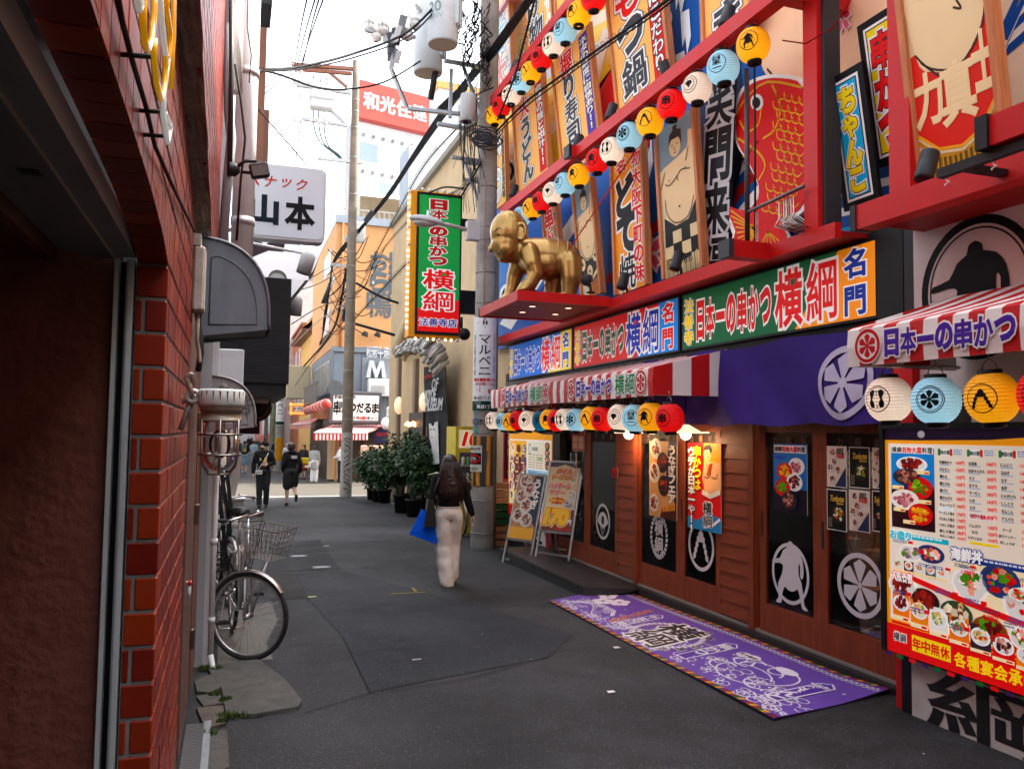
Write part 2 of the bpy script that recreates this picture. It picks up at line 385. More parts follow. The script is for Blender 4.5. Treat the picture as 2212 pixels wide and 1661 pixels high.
for(px,py,w_,h_,c)in((674,1290,.05,.025,(.45,.55,.25)),(900,1426,.04,.02,(.3,.3,.3)),(1332,1400,.03,.03,(.6,.6,.6)),(612,1161,.03,.03,(.4,.5,.3)),(880,1282,.22,.015,(.25,.2,.05)),(895,1275,.02,.12,(.25,.2,.05)),(1320,1496,.03,.025,(.7,.7,.7)),(705,1180,.05,.03,(.35,.38,.37))):
 p=gnd(px,py);m.quad([(p.x-w_,p.y-h_,gz(p.y)+.0095),(p.x+w_,p.y-h_*.7,gz(p.y)+.0095),(p.x+w_*.9,p.y+h_,gz(p.y)+.0095),(p.x-w_*.8,p.y+h_,gz(p.y)+.0095)],c)
rr=random.Random(12)
for k in range(26):
 x,y=rr.uniform(.1,4.2),rr.uniform(2.5,24);s=rr.uniform(.004,.011);z=gz(y)+.0095
 m.quad([(x-s,y-s,z),(x+s*.7,y-s*.6,z),(x+s,y+s,z),(x-s*.5,y+s*.8,z)],(.38,.37,.35))
m.build('road_mark',MATTE,None,kind='structure')
for(px,py,nm)in((655,1208,'upper'),(705,1232,'lower')):
 p=gnd(px-10,py-6);hh=MB();hh.bx(-.12,.12,-.09,.09,.0,.007,(.06,.062,.065));hh.bx(-.08,.08,-.06,.06,.0075,.0085,(.20,.22,.21));hh.build('utility_cover',STEEL,None,(p.x,p.y,gz(p.y)+.004),label=f'small square utility cover in the dark asphalt patch, {nm} of the two',cat='cover')
m=MB()
for k in range(20):y=13.9+.6*k;m.bx(4.25,4.62,y,y+.592,gz(y)-.1,gz(y+.3)+.028,(.19,.18,.165))
m.build('edge_kerb',CONC,None,kind='structure')
# the kushikatsu restaurant on the right
RED='b41912';BLK='131214';WHT='e9e7e2'
WD=(.20,.042,.015)
FX,FY=4.6,13.8
def rl(px,py,X=FX):p=onX(px,py,X);return FY-p.y,p.z
def rthing(name,label,cat,X,Y,z,group=None,rx=0):return thing(name,label,cat,(X,Y,z),RIGHT,group,rx)
bld=thing('restaurant_building','red timber and steel restaurant front covered in painted boards along the right of the alley','building',(FX,FY,0),RIGHT)
m=MB();m.bx(0,16.5,3.4,3.6,-.2,2.7,(.12,.05,.03));m.bx(0,16.5,.02,3.4,-.22,-.02,(.05,.03,.02));m.bx(0,16.5,.1,3.4,2.62,2.8,(.05,.04,.035));m.bx(-.02,.1,.0,3.5,-.2,2.8,(.1,.04,.03));m.bx(16.4,16.5,0,3.5,-.2,2.8,(.1,.04,.03))
m.build('dining_room_wall',MATTE,bld)
m=MB();m.bx(0,16.5,.06,.5,2.0,9.4,(.16,.03,.025));m.bx(0,16.5,.5,6.5,2.83,9.3,(.3,.27,.24));m.build('upper_wall',MATTE,bld)
m=MB();m.bx(0,9.6,-.1,.03,-.35,-.005,(.018,.017,.017));m.bx(0,9.6,-.035,.03,-.004,.02,(.22,.2,.19));m.build('door_sill',PAINT,bld)
m=MB();m.bx(2.4,9.5,-.03,.06,1.93,2.02,WD);m.bx(2.4,9.5,.03,.06,2.02,2.62,(.03,.012,.01));m.build('door_head',WOODH,bld)
def emblem_wheel(mb,cx,cz,r,y,col,sx=1,hub=.12,rw=.17):
 mb.ring(cx,cz,r*(1-rw),r,y,col,32,sx)
 for k in range(6):
  a=math.pi/2+k*math.pi/3
  P=lambda rr,da:(cx+rr*r*math.cos(a+da)*sx,cz+rr*r*math.sin(a+da))
  mb.poly([P(.12,-.35),P(.62,-.40),P(.70,-.38),P(.81,0),P(.70,.38),P(.62,.40),P(.12,.35)],y,col)
 mb.ell(cx,cz,hub*r*sx,hub*r,y-.0008,col,12)
SUMO=[(-1.0,.22),(-.98,.34),(-.6,.42),(-.42,.68),(-.2,.80),(-.16,.95),(0,1.02),(.14,.93),(.16,.82),(.42,.74),(.62,.5),(.68,.12),(.60,-.08),(.5,.0),(.5,.3),(.42,.36),(.42,.02),(.56,-.2),(.66,-.6),(.72,-.86),(.9,-.98),(.6,-.98),(.5,-.7),(.36,-.42),(.2,-.5),(0,-.54),(-.2,-.5),(-.34,-.45),(-.5,-.75),(-.52,-.98),(-.8,-1.0),(-.78,-.92),(-.68,-.84),(-.7,-.4),(-.5,-.1),(-.42,.2),(-.62,.26)]
def emblem_sumo(mb,cx,cz,r,y,col,sx=1):mb.poly([(cx+a*r*sx,cz+b*r)for a,b in sm2(SUMO[::-1],2)],y,col)
def emblem_fan(mb,cx,cz,r,y,col,hole,sx=1):
 pts=[(cx,cz-.42*r)]+[(cx+.92*r*math.cos(a)*sx,cz-.42*r+.98*r*math.sin(a))for a in[R(24+132*i/12)for i in range(13)]]
 mb.poly(pts,y,col);mb.ell(cx,cz+.1*r,.22*r*sx,.26*r,y-.001,hole,16)
 for k in range(-2,3):mb.stroke([(cx,cz-.75*r),(cx+k*.16*r*sx,cz-.3*r)],.05*r,y-.002,hole if abs(k)<2 else col)
def emblem_shide(mb,cx,cz,r,y,col,sx=1):
 mb.poly([(cx,cz+.7*r),(cx-.22*r*sx,cz+.5*r),(cx-.22*r*sx,cz+.1*r),(cx+.22*r*sx,cz+.1*r),(cx+.22*r*sx,cz+.5*r)],y,col)
 for s_ in(-1,1):
  for k in range(4):
   x0=cx+s_*(.10+.115*k)*r*sx;z0=cz+(.44-.26*k)*r
   p=[(x0,z0),(x0+s_*.26*r*sx,z0-.13*r),(x0+s_*.26*r*sx,z0-.42*r),(x0,z0-.29*r)]
   mb.poly(p if s_<0 else p[::-1],y-.0006*(k+1),col)
def emblem_butterfly(mb,cx,cz,r,y,col,sx=1):
 for s_ in(-1,1):
  p=[(.12,.62),(.4,.68),(.58,.45),(.42,.05),(.56,-.3),(.5,-.6),(.2,-.66),(.16,-.3),(.3,-.05),(.18,.3)]
  q=[(cx+s_*a*r*sx,cz+b*r)for a,b in p];mb.poly(q if s_<0 else q[::-1],y,col)
 mb.rect(cx-.04*r,cx+.04*r,cz-.68*r,cz+.62*r,y,col)
def emblem_text(mb,t,cx,cz,r,y,col,sx=1):
 if len(t)==1:text(mb,t,cx,cz,1.15*r,col,y,.045,wd=1.05*r*sx)
 else:vtext(mb,t,cx,cz+.72*r,1.44*r/len(t),col,y,.045,wdt=.95*r*sx,fill=.95)
def emblem_spade(mb,cx,cz,r,y,col,sx=1):
 mb.poly([(cx-.6*r*sx,cz+.1*r),(cx-.2*r*sx,cz-.25*r),(cx,cz-.6*r),(cx+.25*r*sx,cz-.25*r),(cx+.6*r*sx,cz+.1*r),(cx+.3*r*sx,cz+.5*r),(cx-.3*r*sx,cz+.5*r)],y,col)
 mb.ring(cx,cz,.82*r,.9*r,y,col,24,sx)
def door(y0,y1,em,poster=None):
 x0,x1=FY-y0,FY-y1;w=x1-x0;st=.085
 m=MB()
 m.bx(x0,x0+st,-.022,.022,.02,1.93,WD);m.bx(x1-st,x1,-.022,.022,.02,1.93,WD)
 m.bx(x0+st,x1-st,-.021,.021,.02,.27,WD);m.bx(x0+st,x1-st,-.021,.021,1.80,1.93,WD)
 d=m.build('sliding_door',WOOD,bld)
 g=MB();g.bx(x0+st,x1-st,-.003,.003,.27,1.80,(1,1,1));g.build('glass_pane',GLASS,d)
 cx=(x0+x1)/2;e=MB();em(e,cx,-.006);e.build('window_emblem',VINYL,d)
 e=MB();e.rect(x0+.02,x0+.05,.86,1.08,-.024,(.01,.01,.01));e.build('door_pull',BLACKP,d)
 f=MB();f.rect(x0+st,x1-st,1.66,1.80,-.0045,(.012,.006,.006))
 for k,t in enumerate('力横綱'):text(f,t,x0+st+(w-2*st)*(.2+.3*k),1.73,.07,(.16,.085,.05),-.006,.02)
 f.build('printed_frieze',VINYL,d)
 return d
EM='c9c6c4'
def em_plain(mb,cx,y):
 for r0 in(.23,.21):mb.ring(cx,.62,r0-.008,r0,y,(.16,.15,.15),32,.78)
 mb.ell(cx,.67,.09,.15,y,(.2,.19,.19));mb.ring(cx,.47,.045,.055,y-.001,(.2,.19,.19));mb.rect(cx-.007,cx+.007,.36,.53,y-.001,(.2,.19,.19))
 vtext(mb,'天下',cx+.04,.77,.09,(.02,.02,.02),y-.001,.02);vtext(mb,'泰平',cx-.04,.77,.09,(.02,.02,.02),y-.001,.02)
def em_fan(mb,cx,y):mb.ring(cx,.625,.195,.232,y,EM,36,.9);emblem_fan(mb,cx,.62,.23,y-.001,EM,(.012,.01,.01),.84)
def em_name(mb,cx,y):
 n=26
 for k in range(n):
  a=2*math.pi*k/n;p=lambda r,da:(cx+r*.78*math.cos(a+da),.62+r*math.sin(a+da))
  mb.poly([p(.205,0),p(.258,.09),p(.255,.25),p(.2,.17)],y,EM)
 vtext(mb,'横綱',cx,.815,.195,EM,y-.001,.06,wdt=.2,fill=.9)
def em_shide(mb,cx,y):mb.ring(cx,.63,.218,.257,y,EM,40,.95);emblem_shide(mb,cx,.645,.225,y-.001,EM,.9)
def em_sumo(mb,cx,y):mb.ring(cx,.585,.23,.262,y,EM,40,.95);emblem_sumo(mb,cx+.01,.585,.275,y-.001,EM,.9)
def em_wheel(mb,cx,y):emblem_wheel(mb,cx,.634,.248,y,EM,1.0,.1,.16)
door(11.29,10.2,em_plain);door(10.2,9.25,em_fan)
door(8.74,7.76,em_name);door(7.76,6.99,em_shide)
door(6.36,5.55,em_sumo);door(5.55,4.70,em_wheel)
for(a,b)in((9.25,8.78),(6.99,6.5),(11.45,11.3)):
 m=MB();m.bx(FY-a,FY-b,-.01,.06,.0,2.0,(.04,.012,.007));p=m.build('siding_pillar',WOODH,bld)
 if a-b>.3:
  brd=MB();brd.add([(0,-.014,0),(a-b,-.014,0),(a-b,-.026,-.132),(0,-.026,-.132),(0,-.012,-.132),(a-b,-.012,-.132)],[(0,3,2,1),(3,4,5,2)],WD)
  me=brd.mesh('siding_board');me.materials.append(WOODH)
  for k in range(14):
   link('siding_board',me,p,(FY-a,0,1.95-k*.137))
 m=MB();m.bx(FY-b,FY-b+.08,-.05,.03,0,1.95,WD);m.build('door_post',WOOD,bld)
m=MB();m.bx(FY-11.62,FY-11.45,-.06,.04,-.1,2.3,c3('9a1512'));m.bx(FY-13.75,FY-13.68,-.06,.03,-.15,2.55,c3('9a1512'));m.bx(FY-13.3,FY-13.22,-.055,.03,-.15,2.55,c3('9a1512'));m.bx(FY-13.68,FY-11.62,-.05,.03,.84,.95,c3('9a1512'));m.build('red_post',PAINT,bld)
def kanji_panel(x0,x1,z0,z1,chars,cw,y=-.03):
 m=MB();m.bx(x0,x1,y,.0,z0,z1,BLK);p=m.build('lettered_panel',PAINT,bld)
 m=MB();m.rect(x0+.03,x1-.03,z0+.03,z1-.03,y-.003,'d6d4d0');vtext(m,chars,(x0+x1)/2,z1-.05,(z1-z0-.1)/len(chars),BLK,y-.004,.07,wdt=cw,fill=.95);m.build('brush_lettering',VINYL,p)
kanji_panel(FY-13.22,FY-12.72,-.1,.82,'日本一',.4);kanji_panel(FY-12.68,FY-11.66,-.1,.40,'力士',.6);kanji_panel(FY-13.22,FY-12.72,.98,2.0,'泰平',.34);kanji_panel(FY-13.66,FY-13.32,-.1,.82,'人',.3)
kanji_panel(FY-13.66,FY-13.32,2.05,2.6,'東',.3);kanji_panel(FY-13.22,FY-12.72,2.05,2.6,'西',.3)
m=MB();m.bx(FY-13.68,FY-13.3,-.02,.02,.98,2.0,(.02,.02,.05));vtext(m,'冷たいビール',FY-13.5,1.95,.15,WHT,-.021,.04,wdt=.2);m.build('drinks_banner',VINYL,bld)
for i,y_ in enumerate((10.6,8.2,7.2,5.9,5.0)):
 t=rthing('dining_table',['dining table behind the far entrance door','dining table behind the door lettered in a rope ring','dining table behind the zigzag paper emblem','dining table behind the wrestler emblem door','dining table behind the wheel emblem door'][i],'table',FX+1.3,y_,0,'tables inside the restaurant')
 m=MB();m.bx(-.35,.35,-.3,.3,.68,.72,(.22,.1,.04));m.build('tabletop',WOODH,t)
 for sx_ in(-1,1):
  m=MB();m.beam((sx_*.3,0,0),(sx_*.25,0,.68),.06,.3,(.08,.035,.02));m.build('leg',WOOD,t)
 s=rthing('wooden_stool',['wooden stool by the far entrance door','wooden stool below the rope ring lettering','wooden stool below the zigzag paper emblem','wooden stool below the wrestler emblem','wooden stool below the wheel emblem'][i],'stool',FX+.62,y_-.12,0,'stools inside the restaurant')
 m=MB();m.bx(-.17,.17,-.15,.15,.44,.48,(.3,.13,.05));m.build('seat',WOODH,s)
 for a in(-1,1):
  for b in(-1,1):
   m=MB();m.beam((a*.19,b*.16,0),(a*.12,b*.1,.44),.045,.04,(.28,.12,.05));m.build('leg',WOOD,s)
def pendant(Y,X,z,lab):
 t=rthing('pendant_lamp',lab,'lamp',X,Y,z,'white enamel lamps behind the lantern row')
 m=MB();m.lathe([(.03,.09),(.05,.08),(.17,.01),(.172,0),(.165,.004),(.04,.07)],'f0cfae',20);m.build('shade',mat('warm_enamel',.4,0,.02,4,emit=.25),t)
 m=MB();m.ball((0,0,-.012),.055,(1,.8,.5));m.build('bulb',BULB,t)
 m=MB();m.tube([(0,0,.08),(0,0,.4)],.008,BLK);m.build('flex',CABLE,t)
 pl_=bpy.data.lights.new('pendant_light','POINT');pl_.energy=2.0;pl_.color=(1,.62,.32);pl_.shadow_soft_size=.05;lo=bpy.data.objects.new('pendant_light',pl_);COL.objects.link(lo);lo.parent=t;lo.location=(0,0,-.09)
for(px,py,lab,X)in((1358,938,'white cone lamp between the far door and the siding pillar',4.4),(1434,940,'white cone lamp above the eel poster',4.75),(1481,938,'white cone lamp nearest the purple curtain',4.4),(1552,938,'white cone lamp above the wrestler poster',4.75)):
 p=onX(px,py,X);pendant(p.y,X,p.z+.01,lab)
for k,(Y_,X_)in enumerate(((9.7,5.9),(7.9,5.8),(6.0,6.0),(5.1,5.6))):
 pendant(Y_,X_,1.98,['far','second','third','nearest'][k]+' of four small lamps glowing inside the dining room')
m=MB();rr=random.Random(8)
for k in range(60):
 x=2.8+.11*k;m.rect(x,x+.08,1.25+rr.uniform(-.02,.02),1.75,3.39,['d8d0c0','c8a86a','b8a890'][k%3])
 for q in range(5):m.rect(x+.02,x+.06,1.68-.085*q,1.73-.085*q,3.385,(.03,.02,.02))
m.build('price_strip',PRINT,bld,kind='stuff')
m=MB();m.bx(2.4,9.3,2.5,2.9,-.02,.95,(.16,.06,.025));m.build('counter',WOODH,bld)
# the three lit shop signs
def shop_sign(y0,y1,bgc,tri,c1,c2,c3_,lab):
 w=y0-y1;h=.60;t=rthing('shop_sign',lab,'sign',4.45,y0,2.645,'long sign boxes over the awnings')
 m=MB();m.bx(0,w,.004,.2,0,h,BLK);m.build('sign_box',BLACKP,t)
 m=MB();m.rect(.03,w-.03,.02,h-.02,.0,bgc)
 m.poly([(w*.66,.02),(w-.03,.02),(w-.03,h-.02),(w*.85,h-.02)],-.001,tri);m.build('sign_face',LIT,t)
 m=MB();o1=[(.05,WHT)];y=-.002
 vtext(m,'法善寺',w*.055,h-.06,.165,'f0d21c',y,.035,[(.02,'24307c'),(.055,WHT)],wdt=.19)
 for k,ch in enumerate('日本一の串かつ'):text(m,ch,w*(.135+.064*k),h*.47,.36,c1,y,.05,wd=w*.05,out=o1)
 for k,ch in enumerate('横綱'):text(m,ch,w*(.632+.148*k),h*.5,.47,c2,y,.045,wd=w*.125,out=[(.05,WHT)])
 for k,ch in enumerate('名門'):text(m,ch,w*.915,h*(.75-.48*k),.21,c3_,y,.05,wd=w*.075,out=o1)
 m.build('sign_lettering',LIT,t);return t
shop_sign(13.22,10.45,'1769c4','e8c922','23389c','d11a20','23389c','blue shop sign with red kanji, farthest of the three over the awning')
shop_sign(10.41,7.56,'c81a1c','1b7fd0','0d4f32','1a2e9a','c81a1c','red shop sign with blue kanji, between the blue and the green sign')
shop_sign(7.52,4.74,'0d5a37','f0951a','c41a1a','cf1528','142f86','green shop sign with large red kanji over the purple curtain')
m=MB();m.bx(FY-4.735,FY-4.5,-.16,.1,2.55,3.3,BLK);m.bx(.3,FY-4.5,-.1,.05,3.25,3.33,BLK);m.bx(.3,FY-4.5,-.1,.05,2.55,2.64,BLK);m.build('sign_fascia',BLACKP,bld)
# red ledge, posts and beams
def red_beam(a,b,w,h,parent=bld,name='steel_beam'):
 m=MB();m.beam(a,b,w,h,RED);return m.build(name,PAINT,parent)
LXF=-.40
m=MB();m.bx(.3,FY-4.9,LXF,LXF+.06,3.25,3.37,RED);m.bx(.3,FY-4.9,LXF+.06,.05,3.27,3.31,'8c1512');m.build('ledge_beam',PAINT,bld)
p1=onX(1750,300,4.2);p2=onX(1941,250,4.2)
m=MB();m.bx(FY-p1.y-.09,FY-p1.y+.07,LXF+.01,LXF+.17,3.37,9.2,RED);m.bx(FY-p1.y+.075,FY-p1.y+.11,LXF+.05,LXF+.2,3.37,9.2,(.03,.03,.035));m.build('steel_post',PAINT,bld)
m=MB();m.bx(FY-p2.y-.09,FY-p2.y+.09,LXF+.0,LXF+.18,3.2,9.2,RED);m.build('steel_post',PAINT,bld)
def lbeam(y0,y1,z,X=4.0):
 m=MB();m.bx(FY-y0,FY-y1,X-FX-.07,X-FX+.07,z-.07,z+.07,RED);m.bx(FY-y0,FY-y1,X-FX+.07,X-FX+.11,z-.02,z+.05,'96140f');b_=m.build('lantern_beam',PAINT,bld)
 for yy in(y0-.4,(y0+y1)/2,y1+.25):
  m=MB();m.bx(FY-yy-.06,FY-yy+.06,X-FX+.07,.1,z-.055,z+.055,RED);m.build('beam_bracket',PAINT,b_)
ZB=5.27;ZA=7.33
lbeam(12.2,5.02,ZB);lbeam(13.1,7.9,ZA)
m=MB();m.bx(FY-5.02,FY-4.93,-.69,-.51,ZB-.09,ZB+.09,(.03,.03,.035));m.build('beam_end_cap',BLACKP,bld)
q=onX(1640,540,4.2)
m=MB();m.bx(FY-q.y,FY-q.y+.14,-.75,LXF,3.24,3.38,RED);m.bx(FY-q.y-.01,FY-q.y+.15,-.8,-.75,3.235,3.385,(.03,.03,.035));m.build('ledge_stub',PAINT,bld)
q=onX(1248,315,4.0);m=MB();m.bx(FY-q.y-.07,FY-q.y+.09,-.72,-.6,ZB-.06,ZB+.075,RED);m.bx(FY-q.y-.075,FY-q.y+.095,-.76,-.72,ZB-.07,ZB+.085,BLK);m.build('beam_stub',PAINT,bld)
a=onX(1850,470,3.85)
m=MB();m.bx(FY-a.y,12.2,-.75,-.62,a.z-.08,a.z+.08,RED);m.bx(FY-a.y-.05,FY-a.y,-.76,-.61,a.z-.085,a.z+.085,BLK);m.bx(FY-a.y+.02,12.2,-.62,-.1,a.z-.05,a.z-.01,'8c1512');m.build('near_ledge',PAINT,bld)
m=MB();a2=onX(2030,375,3.55);m.bx(FY-a2.y,12.4,-1.07,-1.03,a2.z-.03,a2.z+.02,BLK);m.bx(FY-a2.y+.35,12.3,-1.1,-.98,a2.z+.03,a2.z+.18,RED);m.bx(FY-a2.y+.28,FY-a2.y+.35,-1.12,-.96,a2.z+.02,a2.z+.19,BLK);m.bx(FY-a2.y+.1,FY-a2.y+.16,-1.05,-.6,a2.z-.02,a2.z+.01,BLK);m.build('awning_rail',PAINT,bld)
for k,(px,py)in enumerate(((2046,385),(2148,400))):
 p=onX(px,py,3.55);m=MB();m.tube([(FY-p.y,-1.05,a2.z-.03)]+[(FY-p.y+.014*math.sin(t_),-1.05,a2.z-.055-.004*t_)for t_ in[i*.5 for i in range(12)]],.004,(.75,.72,.66));m.build('steel_hook',METAL,bld)
# mural on the upper wall
MX=4.64
def mu(px,py):x,z=rl(px,py,MX);return(x,z)
m=MB();Y0=MX-FX
def mpoly(pts,lay,col):m.poly([mu(*p)for p in pts][::-1],Y0-.002*lay,col)
m.bx(.05,16.4,Y0,Y0+.02,3.33,9.35,'e8c9a0')
def zig(x0,x1,y0,y1,n,amp):
 return[(x0+(x1-x0)*i/n,y0+(y1-y0)*i/n+(amp if i%2 else-amp))for i in range(n+1)]
mpoly([(1060,-200),(1310,-420),(1330,300),(1065,460)],1,'f0cf7a')
for k in range(9):
 y=330-62*k;mpoly([(1070,y),(1320,y-130),(1322,y-105),(1070,y+22)],2,['f3e6cf','eeb63a','d9dde0'][k%3])
mpoly([(1290,190),(1335,130),(1345,300),(1270,330)],3,'d8261c');mpoly([(1170,330),(1300,130),(1322,150),(1200,360)],3,'f2d23a')
mpoly([(1305,60),(1322,70),(1290,190),(1272,176)],4,'f2e9dc')
mpoly([(1415,-180),(1760,-420),(1780,300),(1400,420)],1,'0e4f93')
mpoly([(1060,460),(1760,90),(1770,560),(1060,760)],3,'11549c')
for k in range(9):
 x=1300+58*k;mpoly([(x,610-20*k),(x+190,395-24*k),(x+196,413-24*k),(x+26,612-20*k)],4,'ece9e2' if k%3 else 'a3221d')
mpoly([(1080,700),(1240,460),(1262,470),(1105,712)],4,'e9e6e0');mpoly([(1068,520),(1110,470),(1118,600),(1072,640)],4,'2b6bb0')
for(cx,cy,r_)in((1098,370,20),(1100,430,15),(1440,40,14),(1098,640,18)):
 for rr in(1,.72,.42):
  mpoly([(cx+r_*rr*math.cos(a),cy+1.5*r_*rr*math.sin(a))for a in[i*math.pi/12 for i in range(24)]],5+int(3-3*rr),'e8eef2' if rr!=.72 else '2b6bb0')
for(x,y)in((1466,-20),(1480,60),(1470,150),(1398,330)):
 mpoly([(x-9,y-30),(x+10,y-40),(x+14,y+20),(x+6,y+58),(x+2,y+20),(x-4,y+44)],5,'e9ecec')
mpoly([(1500,240),(1600,130),(1610,330),(1560,560),(1500,590)],5,'0d1c3c')
mpoly([(1755,-420),(2260,-700),(2290,120),(1940,260),(1775,330)],2,'f0c8a4');mpoly([(1628,70),(1770,-60),(1775,300),(1720,280),(1650,150)],6,'efc2a0')
for k in range(6):
 a=1660+22*k;m.stroke([mu(a,150+14*k),mu(a+22,176+12*k),mu(a+50,170+8*k)],.02,Y0-.016,'2a2024')
def blossom(cx,cy,r_,lay=7):
 for k in range(5):
  a=k*2*math.pi/5-.5;u=lambda t_,s_:(cx+r_*(t_*math.cos(a)-s_*math.sin(a))*.75,cy+r_*1.25*(t_*math.sin(a)+s_*math.cos(a)))
  mpoly([u(.06,0),u(.45,-.34),u(.98,-.3),u(.86,0),u(.98,.3),u(.45,.34)],lay,'f6ddd8');mpoly([u(.14,0),u(.46,-.22),u(.84,-.18),u(.74,0),u(.84,.18),u(.46,.22)],lay+1,'d8607c')
blossom(1778,34,44);blossom(1822,40,30);blossom(1405,545,42);blossom(1398,700,18)
mpoly([(1772,240),(1800,225),(1815,360),(1775,385)],5,'ef8a1e')
mpoly([(1770,375),(2000,300),(2000,620),(1770,640)],5,'0f4a90')
for k in range(5):mpoly([(1770,378+42*k),(2000,318+46*k),(2000,336+46*k),(1770,396+42*k)],6,'e9e4dc' if k!=3 else '2f8fc0')
mpoly([(2120,-200),(2320,-330),(2330,300),(2130,330)],4,'ead9c4')
for k in range(5):
 m.stroke([mu(2128+10*k,190-26*k),mu(2160+12*k,120-30*k),mu(2230+12*k,60-34*k)],.10,Y0-.012-.0015*k,'134c98' if k%2==0 else 'e8e4dc')
m.stroke([mu(2150,240),mu(2172,190),mu(2160,150),mu(2185,280)],.06,Y0-.022,'134c98')
for k in range(4):mpoly([(2200,20),(2290,-70-40*k),(2290,-90-40*k)],8+k,'f4b73a')
m.build('mural',PRINT,bld)
m=MB();m.bx(.0,16.45,-.3,.05,9.3,9.42,'c98f96');m.build('roof_edge',PAINT,bld)
# leaning wooden name boards
def board(tl,tr,br,bl,label,face,deco,X=4.46,cat='signboard',frame=True,name='name_board'):
 """corners as seen in the photograph; stands on the ledge/beam at plane X and leans out at the top"""
 a=onX(*bl,X);b=onX(*br,X);z0=(a.z+b.z)/2;w=a.y-b.y
 best=None
 for li in range(-4,30):
  lean=R(li*.5)
  for hi in range(20,640):
   hgt=hi*.01;tp=Vector((X-math.sin(lean)*hgt,0,z0+math.cos(lean)*hgt))
   pl=onX(*tl,tp.x);e=abs(pl.z-tp.z)*3+abs(pl.y-a.y)
   if best is None or e<best[0]:best=(e,lean,hgt)
 _,lean,h=best
 t=rthing(name,label,cat,X,a.y,z0,None,0)
 t.rotation_euler=(lean,0,RIGHT)
 if frame:
  for(x0,x1,z0_,z1_)in((-.0,.05,0,h),(w-.05,w,0,h)):
   m=MB();m.bx(x0,x1,-.03,.05,z0_,z1_,(.52,.19,.075));m.build('frame_rail',WOOD,t)
 m=MB();m.bx(.05 if frame else 0,w-.05 if frame else w,.0,.03,0,h,face);m.build('board_face',PRINT,t)
 m=MB();deco(m,w,h);m.build('painted_lettering',PRINT,t)
 return t
ORG='f0b472';DK='3a3c40';OUTW=[(.055,'ece8e2')];OUT2=[(.05,'ece8e2'),(.075,'55565c')]
def deco_main(big,bigcols,side=None,sidebg=None,sidecol='ece8e2',top=.0,cellk=1.0,bx=.38):
 def f(m,w,h):
  iw=w-.1;sw=iw*.26 if side else 0
  x=.05+(iw-sw)*.5;n=len(big);cell=(h*(1-top)-.1)/n
  vtext(m,big,x,h*(1-top)-.04,cell,DK,-.001,.055,OUT2,wdt=min(cell*1.35,(iw-sw)*.92),fill=.9,cols=bigcols)
  if side:
   xs=.05+iw-sw*.5-.02
   if sidebg:m.rect(xs-sw*.45,xs+sw*.45,.02,h-.06,-.0012,sidebg)
   vtext(m,side,xs,h-.1,(h-.2)/len(side),sidecol,-.0016,.03,[(.05,'2a2a30')]if sidebg else[(.04,'ece8e2')],wdt=sw*.8)
 return f
board((1107,231),(1178,180),(1188,364),(1120,413),'orange board lettered with black hiragana for noodles beside the utility pole',ORG,deco_main('大うどん',['c21f1c',DK,DK,DK],'自慢の麺と出汁!!','c3241f'))
board((1193,137),(1268,60),(1297,283),(1214,347),'orange board with red and black sushi lettering and purple stripe',ORG,deco_main('握り寿司',['c92320',DK,DK,DK],'ネタの鮮度に自信あり!!','4a3590'))
board((1310,-8),(1428,-130),(1452,160),(1335,240),'orange hotpot board with grey lettering and a red stripe at its right',ORG,deco_main('もつ鍋',['cf2a22',DK,DK],'素材にこだわり','c3241f'))
board((1510,-200),(1610,-290),(1630,60),(1520,125),'orange board with one large dark curl of lettering beside the uppermost stub',ORG,deco_main('すきやき',[DK]*4))
board((1128,-60),(1180,-100),(1198,80),(1140,120),'orange board with red kanji above the upper lantern beam by the pole',ORG,deco_main('揚げ物',['cf2a22',DK,DK],'サックサク',None,'ece8e2'))
board((1060,60),(1104,28),(1110,190),(1068,218),'pale board with faded blue and red lettering half hidden by the pole','e8d3c0',deco_main('活大',['8fb3cc','d98a88'],'いろいろ',None,'9fb9cc'))
board((1192,-120),(1290,-190),(1306,-20),(1204,50),'orange board above the upper lanterns beside the frying board',ORG,deco_main('天ぷら',[DK,'cf2a22',DK],'名物の味','c3241f'))
board((1058,295),(1090,282),(1097,440),(1062,455),'narrow yellow and orange board with vertical kanji behind the pole','e6a860',deco_main('かつ',[(.5,.48,.45)]*2,'本場新世界直伝の味','d8b52a','4a3f20'))
board((1172,452),(1206,428),(1216,590),(1184,610),'orange board with a red kanji partly behind the golden statue','e58a3e',deco_main('串かつ',['d11f1c']*3,'大阪下町',None,'2b2b2f'))
board((1320,353),(1387,317),(1401,614),(1330,638),'orange board with thick black stew lettering and red side lettering','eb9c48',lambda m,w,h:(vtext(m,'どて焼',w*.40,h*.83,h*.275,BLK,-.001,.075,OUTW,wdt=w*.52,fill=.92),vtext(m,'名',w*.30,h-.04,h*.1,'cf2318',-.001,.04,OUTW,wdt=w*.32),vtext(m,'物大阪下町の味',w*.76,h-.03,h*.135,'cf2318',-.001,.045,OUTW,wdt=w*.3)))
def deco_banner(chars,col,bg2,edge,k=1.0):
 def f(m,w,h):
  m.rect(.055,w-.055,.055,h-.055,-.001,WHT);m.rect(.075,w-.075,.075,h-.075,-.0018,BLK);m.rect(.085,w-.085,.085,h-.085,-.0026,bg2)
  vtext(m,chars,w/2,h-.12,(h-.22)/len(chars),col,-.003,.065,[(.03,BLK),(.085,WHT)],wdt=(w-.2)*k,fill=.86)
 return f
board((1785,177),(1855,132),(1901,434),(1823,455),'cyan banner board with four yellow hiragana',BLK,deco_banner('ちゃんこ','e9d21e','2ba3cc',BLK),frame=False,X=4.5)
